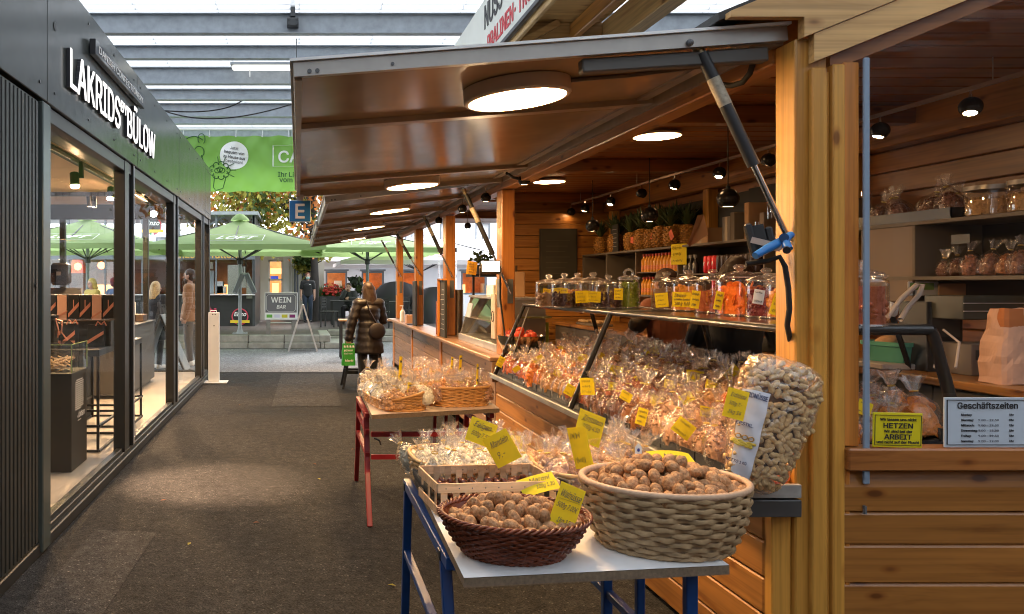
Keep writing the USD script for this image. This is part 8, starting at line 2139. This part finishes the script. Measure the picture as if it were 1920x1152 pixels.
m = MB(); m.box(RX - .012, RX + .012, 3.0, 9.9, 2.585, 2.605); part(t, 'rail', m, mat('rail_copper', (.45, .33, .25), .35, metal=.6))
for Y in (3.9, 6.0, 8.0, 9.6): m = MB(); m.cyl((RX, Y, 2.605), (RX, Y, 2.723), .003, n=5); part(t, 'wire', m, M_ALU)
for k, (px, lab) in enumerate([(1820, 'globe spotlight on the rail, rightmost in the gable window'), (1650, 'globe spotlight on the rail, left in the gable window'), (1441, 'globe spotlight on the rail just left of the corner post'), (1349, 'globe spotlight right of the nearest pendant cord, on the rail'), (1265, 'globe spotlight on the rail above the cardboard box'), (1203, 'globe spotlight on the rail above the pineapples'), (1145, 'globe spotlight on the rail at the left of the pineapples'), (1097, 'globe spotlight on the rail left of the farthest pendant'), (1071, 'globe spotlight on the rail above the wall board right side'), (1046, 'second globe spotlight from the far end of the rail'), (1021, 'globe spotlight at the far end of the rail')]):
    Y = RX * FPX / (px - CX); sphere_lamp('globe_spotlight', lab, (RX, Y, 2.50), .052, 2.586, .006, tilt=(.25 * (k % 3 - 1), .3))
for k, (px, py, Y, lab) in enumerate([(1019, 319, 6.2, 'globe spotlight on the header above the first inner post, right'), (983, 338, 6.5, 'globe spotlight on the header above the first inner post, left'), (911, 371, 7.6, 'globe spotlight inside the second bay of the stall'), (867, 392, 8.6, 'globe spotlight under the second awning hinge'), (823, 414, 10.2, 'globe spotlight under the third awning hinge'), (877, 424, 11.5, 'small globe spotlight deep in the second bay')]):
    c = at(px, py, Y); sphere_lamp('globe_spotlight', lab, c, .05, max(2.44, c[2] + .06) if k < 2 else 2.722, .005)
m = MB(); m.tube([at(950, 325, 6.3), at(962, 333, 6.4), at(975, 336, 6.5)], .012, 6); m.tube([at(990, 334, 6.5), at(1000, 322, 6.35), at(1008, 316, 6.25)], .012, 6); single('lamp_cable', m, M_BLACKM, 'black cable linking the two header globe spotlights', 'cable', smooth=True)
m = MB(); m.tube([at(1412, 118, 3.15), at(1406, 138, 3.15), at(1392, 155, 3.2), at(1372, 161, 3.25), at(1352, 159, 3.3)], .012, 8); single('lamp_cable', m, M_BLACKM, 'curved black cable under the near awning hinge', 'cable', smooth=True)
c = at(1491, 125, 3.2); t = thing('wall_spot', 'small lit reflector spot just left of the corner post top', 'lamp', c + [.05, .1, 0]); m = MB(); m.lathe([(.02, .06), (.05, .02), (.055, -.02), (.05, -.022), (.03, .03)], 20, (0, 0, 0), euler(-.9, -.5, 0)); part(t, 'shade', m, M_CHROME, smooth=40); m = MB(); m.blob((-.012, -.02, -.012), (.025,) * 3, 2); part(t, 'bulb', m, E_BULB)
m = MB(); m.cyl((0, 0, .03), (0, 0, 2.722 - (c[2])), .008, n=6); part(t, 'stem', m, M_BLACK)
# work lamps clamped to posts
def work_lamp(label, c, rz, rx, lit):
    t = thing('work_lamp', label, 'lamp', c, euler=(rx, 0, rz))
    m = MB(); m.box(-.085, .085, -.012, .014, -.062, .062, .006); part(t, 'frame', m, M_BLACK)
    m = MB(); m.quad((-.075, -.0135, -.052), (.075, -.0135, -.052), (.075, -.0135, .052), (-.075, -.0135, .052)); part(t, 'glass', m, glow('work_light', (1, .72, .42), 15.0) if lit else mat('lamp_glass', (.12, .11, .10), .15))
    m = MB()
    for k in range(5): m.box(-.07 + k * .033, -.062 + k * .033, .014, .05, -.05, .05)
    m.box(-.07, .07, .05, .075, -.035, .035, .006); part(t, 'heat_sink', m, M_BLACK)
    for s_ in (-1, 1): m = MB(); m.bar((s_ * .092, .0, .0), (s_ * .092, .09, -.05), .006, .022); part(t, 'bracket', m, mat('lamp_bracket', (.45, .33, .27), .4))
    return t
c = at(1408, 452, 2.93)
work_lamp('unlit black work lamp facing left, clamped beside the corner post', c, -120, 12, False)
M_CLAMP = mat('clamp_blue', (.02, .16, .45), .4)
t = thing('hand_clamp', 'bright blue plastic spring clamp holding the black work lamp', 'clamp', at(1450, 465, 2.80), world_pts=True)
m = MB(); m.tube([at(1416, 480, 2.78), at(1440, 466, 2.80), at(1466, 452, 2.82), at(1484, 440, 2.84)], [.013, .016, .016, .012], 10); part(t, 'handle', m, M_CLAMP, smooth=60)
m = MB(); m.tube([at(1478, 468, 2.78), at(1472, 452, 2.80), at(1482, 440, 2.83)], [.016, .014, .012], 10); part(t, 'handle', m, M_CLAMP, smooth=60)
m = MB(); m.cyl(at(1470, 446, 2.79), at(1470, 446, 2.87), .016, n=12); part(t, 'pivot', m, mat('clamp_dark', (.01, .05, .14), .4)); m = MB(); m.cyl(at(1475, 470, 2.765), at(1475, 468, 2.776), .013, n=12); part(t, 'pad', m, M_BLACK)
m = MB(); m.tube([at(1398, 495, 2.9), at(1440, 490, 2.88), at(1462, 482, 2.86), at(1472, 500, 2.86), at(1478, 540, 2.87), at(1480, 580, 2.88), at(1476, 610, 2.9), at(1482, 640, 2.95)], .010, 8); single('lamp_cable', m, M_BLACKM, 'thick black cable hanging from the unlit work lamp', 'cable', smooth=True)
c = at(920, 501, 6.85); work_lamp('lit work lamp clamped to the first inner post', c, -10, -28, True)
card('orange yellow card clipped beside the lit work lamp', at(885, 503, 7.0), .10, .12, ry=8, rz=15, seed=120, rows=4, mt=mat('card_orange', (.75, .42, .03), .7, translucent=.3))
m = MB(); m.tube([at(938, 500, 6.9), at(938, 560, 6.95), at(944, 610, 6.98), at(950, 655, 6.95)], .009, 6); single('lamp_cable', m, M_BLACKM, 'thin black cable running down the first inner post', 'cable', smooth=True)
# ---------------------------------------------------------------- signs in the gable window
t = thing('joke_sign', 'yellow sign reading HETZEN and ARBEIT standing in the gable window', 'sign', (2.22, 2.87, .972), euler=(0, 1.2, 0))
p, q = at(1624, 836, 2.872), at(1716, 771, 2.872); w_, h_ = (q - p)[0], (q - p)[2]
m = MB(); m.box(-w_ / 2, w_ / 2, -.003, .003, 0, h_, .001); pl = part(t, 'plate', m, mat('sign_yellow', (.70, .58, .015), .4))
m = MB()
for a_, b_ in [((-.47, .07), (.47, .07)), ((.47, .07), (.47, .93)), ((.47, .93), (-.47, .93)), ((-.47, .93), (-.47, .07))]: m.bar((a_[0] * w_, -.0042, a_[1] * h_), (b_[0] * w_, -.0042, b_[1] * h_), .0022, .001)
for s_, z, hh, ww, bo in [('Wir lassen uns nicht', .77, .075, .74, True), ('HETZEN', .56, .14, .60, True), ('Wir sind bei der', .43, .075, .58, True), ('ARBEIT', .24, .14, .56, True), ('und nicht auf der Flucht', .12, .075, .86, True)]: m.text(s_, hh * h_, (0, -.004, z * h_), X1, Z1, .0012, bo, True, width=ww * w_)
part(pl, 'lettering', m, M_INK)
t = thing('opening_hours_sign', 'white framed opening hours sign reading Geschäftszeiten in the gable window', 'sign', (2.553, 2.87, .972))
w_, h_ = .318, .186
m = MB(); m.box(-w_ / 2, w_ / 2, -.003, .003, 0, h_, .001); pl = part(t, 'plate', m, mat('sign_white_blue', (.50, .56, .62), .35))
m = MB()
for a_, b_ in [((-.47, .06), (.47, .06)), ((.47, .06), (.47, .95)), ((.47, .95), (-.47, .95)), ((-.47, .95), (-.47, .06))]: m.bar((a_[0] * w_, -.0042, a_[1] * h_), (b_[0] * w_, -.0042, b_[1] * h_), .004, .001)
m.text('Geschäftszeiten', .022, (0, -.004, .145), X1, Z1, .0012, True, True, width=.224)
for k, d_ in enumerate(['Montag:', 'Dienstag:', 'Mittwoch:', 'Donnerstag:', 'Freitag:', 'Samstag:']):
    z = .118 - k * .0195
    m.text(d_, .0078, (-.098, -.004, z), X1, Z1, .001, True); m.text('Uhr', .0078, (.080, -.004, z), X1, Z1, .001, True)
part(pl, 'lettering', m, M_INK)
m = MB()
for k, s_ in enumerate(['9.00 – 19.30', '9.00 – 19.30', '9.00 – 19.30', '9.00 – 19.30', '9.00 – 19.00']): m.text(s_, .0075, (-.034, -.004, .0985 - k * .0195), X1, Z1, .001, False, width=.075)
part(pl, 'handwriting', m, mat('pen_grey', (.12, .12, .14), .8))
# bags just behind the window
for k in range(9): put2(['chili', 'orange', 'mix'][k % 3], (2.16 + .075 * (k % 5) , 3.16 + .1 * (k // 5), BED(2.2) + .01), nth(k) + ' cellophane bag of snacks from the left behind the yellow window sign', 'bags behind the window sign', 1.0)
card('yellow card among the bags behind the gable window', (2.27, 3.10, 1.08), .06, .06, rx=-10, ry=25, seed=130)

# ---------------------------------------------------------------- far bays of the stall: drinks counter
M_GLASSC = pane('case_clear', base=.07)
t = thing('glass_case', 'stainless display case with glass front on the far counter', 'display case', (2.1, 8.0, .92), world_pts=True)
m = MB(); m.box(1.88, 2.35, 7.35, 9.1, .923, 1.0, .004); part(t, 'base', m, M_ALU)
m = MB(); m.add([(1.90, 7.4, 1.0), (2.02, 7.4, 1.42), (2.34, 7.4, 1.42), (2.34, 7.4, 1.0), (1.90, 9.05, 1.0), (2.02, 9.05, 1.42), (2.34, 9.05, 1.42), (2.34, 9.05, 1.0)], [[0, 1, 5, 4]]); part(t, 'front_glass', m, M_GLASSC)
m = MB(); m.box(2.0, 2.36, 7.36, 9.1, 1.42, 1.445, .003); part(t, 'top', m, M_ALU)
for Y in (7.36, 9.07): m = MB(); m.add([(1.90, Y, 1.0), (2.35, Y, 1.0), (2.35, Y, 1.42), (2.02, Y, 1.42), (1.90, Y + .02, 1.0), (2.35, Y + .02, 1.0), (2.35, Y + .02, 1.42), (2.02, Y + .02, 1.42)], [[0, 1, 2, 3], [7, 6, 5, 4], [0, 4, 5, 1], [1, 5, 6, 2], [2, 6, 7, 3], [3, 7, 4, 0]]); part(t, 'end_panel', m, mat('case_steel', (.40, .38, .34), .3, metal=.7))
m = MB(); m.box(1.95, 2.33, 7.45, 9.0, 1.19, 1.20); part(t, 'shelf', m, M_CUB)
for k, (y, z, w_, h_, cm, lab) in enumerate([(8.5, 1.446, .3, .12, M_WHITE, 'white carton on the glass case'), (7.75, 1.446, .18, .25, M_KRAFT, 'brown box on the glass case by the lamp'), (8.15, 1.446, .2, .18, mat('box_tan', (.42, .28, .15), .7), 'tan box on the glass case'), (8.0, 1.446, .12, .32, mat('steel_tin', (.4, .33, .25), .25, metal=.8), 'tall steel tin on the glass case')]):
    m = MB(); m.box(2.1, 2.1 + w_ * .8, y - w_ / 2, y + w_ / 2, z, z + h_, .006) if k < 3 else m.cyl((2.2, y, z), (2.2, y, z + h_), w_ / 2, n=20)
    single('stacked_box' if k < 3 else 'steel_tin', m, cm, lab, 'box' if k < 3 else 'tin')
m = MB(); m.box(1.83, 1.848, 7.22, 7.36, 1.06, 1.48, .002); tt = single('menu_strip', m, mat('menu_pale', (.50, .40, .33), .6), 'pale upright menu strip printed with a circle by the case', 'menu'); mm = MB(); mm.tube([(1.828, 7.29 + .04 * math.cos(s), 1.27 + .05 * math.sin(s)) for s in np.linspace(0, 6.2, 16)], .004, 5); part(tt, 'print', mm, M_INK)
m = MB(); m.obox((1.80, 8.15, 1.3), (.01, .22, .15), euler(0, .2, 0)); single('small_notice', m, mat('notice_blue', (.30, .33, .40), .5), 'small framed notice standing on the far counter', 'notice')
a, b = at(828, 632, 9.3), at(824, 520, 9.3)
t = thing('menu_board', 'tall black chalk menu board with pale edge leaning at the second inner post', 'board', (1.80, 9.5, .923), world_pts=True)
m = MB(); m.box(1.765, 1.795, 9.35, 9.68, .923, 1.62, .003); bb_ = part(t, 'board', m, M_BLACKM); m = MB(); m.box(1.735, 1.764, 9.66, 9.69, .923, 1.64); m.box(1.735, 1.795, 9.35, 9.69, 1.621, 1.64); part(t, 'frame', m, W_ZO); m = MB()
for k in range(9): m.box(1.7625, 1.7645, 9.39, 9.62 - .05 * (k % 3), 1.02 + k * .06, 1.026 + k * .06)
part(bb_, 'chalk_lines', m, MATS['chalk'])
t = thing('menu_board', 'second narrow black board edge on at the third inner post', 'board', (1.80, 11.9, .923), world_pts=True); m = MB(); m.box(1.79, 1.815, 11.85, 12.17, .923, 1.62, .003); part(t, 'board', m, M_BLACK)
t = thing('tap_machine', 'copper and glass drinks dispenser between the second and third posts', 'machine', (1.98, 10.3, .923), world_pts=True)
m = MB(); m.cyl((1.98, 10.3, .923), (1.98, 10.3, 1.25), .11, n=20); part(t, 'lower_tank', m, mat('copper_tank', (.45, .14, .06), .2, metal=.4), smooth=40); m = MB(); m.cyl((1.98, 10.3, 1.25), (1.98, 10.3, 1.33), .12, n=20); part(t, 'collar', m, M_ALU, smooth=40)
m = MB(); m.lathe([(.11, 1.33), (.12, 1.36), (.12, 1.95), (.1, 2.0)], 20, (1.98, 10.3, 0)); part(t, 'glass_tube', m, M_GLASSC, smooth=40); m = MB(); m.cyl((1.98, 10.3, 2.0), (1.98, 10.3, 2.05), .13, n=20); part(t, 'top', m, M_BLACK); m = MB(); m.cyl((1.82, 10.0, .923), (1.82, 10.0, 1.35), .045, n=14); part(t, 'side_tank', m, MATS['copper_tank'], smooth=40)
m = MB(); m.cyl((2.05, 9.95, .923), (2.05, 9.95, 1.5), .07, n=16); part(t, 'steel_column', m, MATS['machine_steel'], smooth=40)
pump_bottle('white bottle at the far end of the wooden ledge', 1.80, 13.4, .923, 1.35)
m = MB(); m.box(1.78, 1.94, 12.75, 12.95, .923, 1.06, .004); single('napkin_box', m, mat('box_salmon', (.55, .33, .22), .6), 'salmon coloured napkin box on the far wooden ledge', 'box')
m = MB(); m.lathe([(0, 0), (.09, 0), (.11, .015), (0, .012)], 18, (1.82, 12.3, .923)); single('ash_tray', m, M_BLACK, 'small dark dish on the far wooden ledge', 'dish')
t = thing('hanging_plant', 'small green plant in a pot on the black shelf of the far bay', 'plant', (2.75, 11.6, 1.72)); m = MB(); m.lathe([(0, 0), (.08, 0), (.1, .14), (0, .13)], 14); part(t, 'pot', m, M_BLACK); m = MB()
for k in range(60): m.blob(RB.normal(size=3) * [.08, .08, .06] + [0, 0, .22], (.03, .03, .012), 0, euler(*RB.uniform(0, 3, 3)))
part(t, 'leaves', m, L_GR)
t = thing('bay_shelf', 'black shelf rack on posts in the far bay of the stall', 'shelf', (2.9, 11.5, .1), world_pts=True); m = MB(); m.box(2.55, 3.4, 11.4, 11.8, 1.68, 1.72, .003); m.box(2.55, 3.4, 11.4, 11.8, 1.1, 1.13, .003); part(t, 'shelf_board', m, M_BLACK)
for x in (2.57, 3.36): m = MB(); m.box(x, x + .03, 11.42, 11.45, .1, 1.72); part(t, 'upright', m, M_BLACK)
for k in range(6):
    m = MB(); m.cyl((2.65 + .11 * k, 11.6, 1.131), (2.65 + .11 * k, 11.6, 1.131 + .22 + .05 * (k % 3)), .04, n=12); single('rack_bottle', m, [mat('bottle_amber', (.3, .14, .03), .15), mat('bottle_green', (.05, .12, .03), .15), M_CHROME][k % 3], ['amber bottle left', 'green bottle left', 'steel flask left', 'amber bottle right', 'green bottle right', 'steel flask right'][k] + ' on the black rack of the far bay', 'bottle', smooth=40)
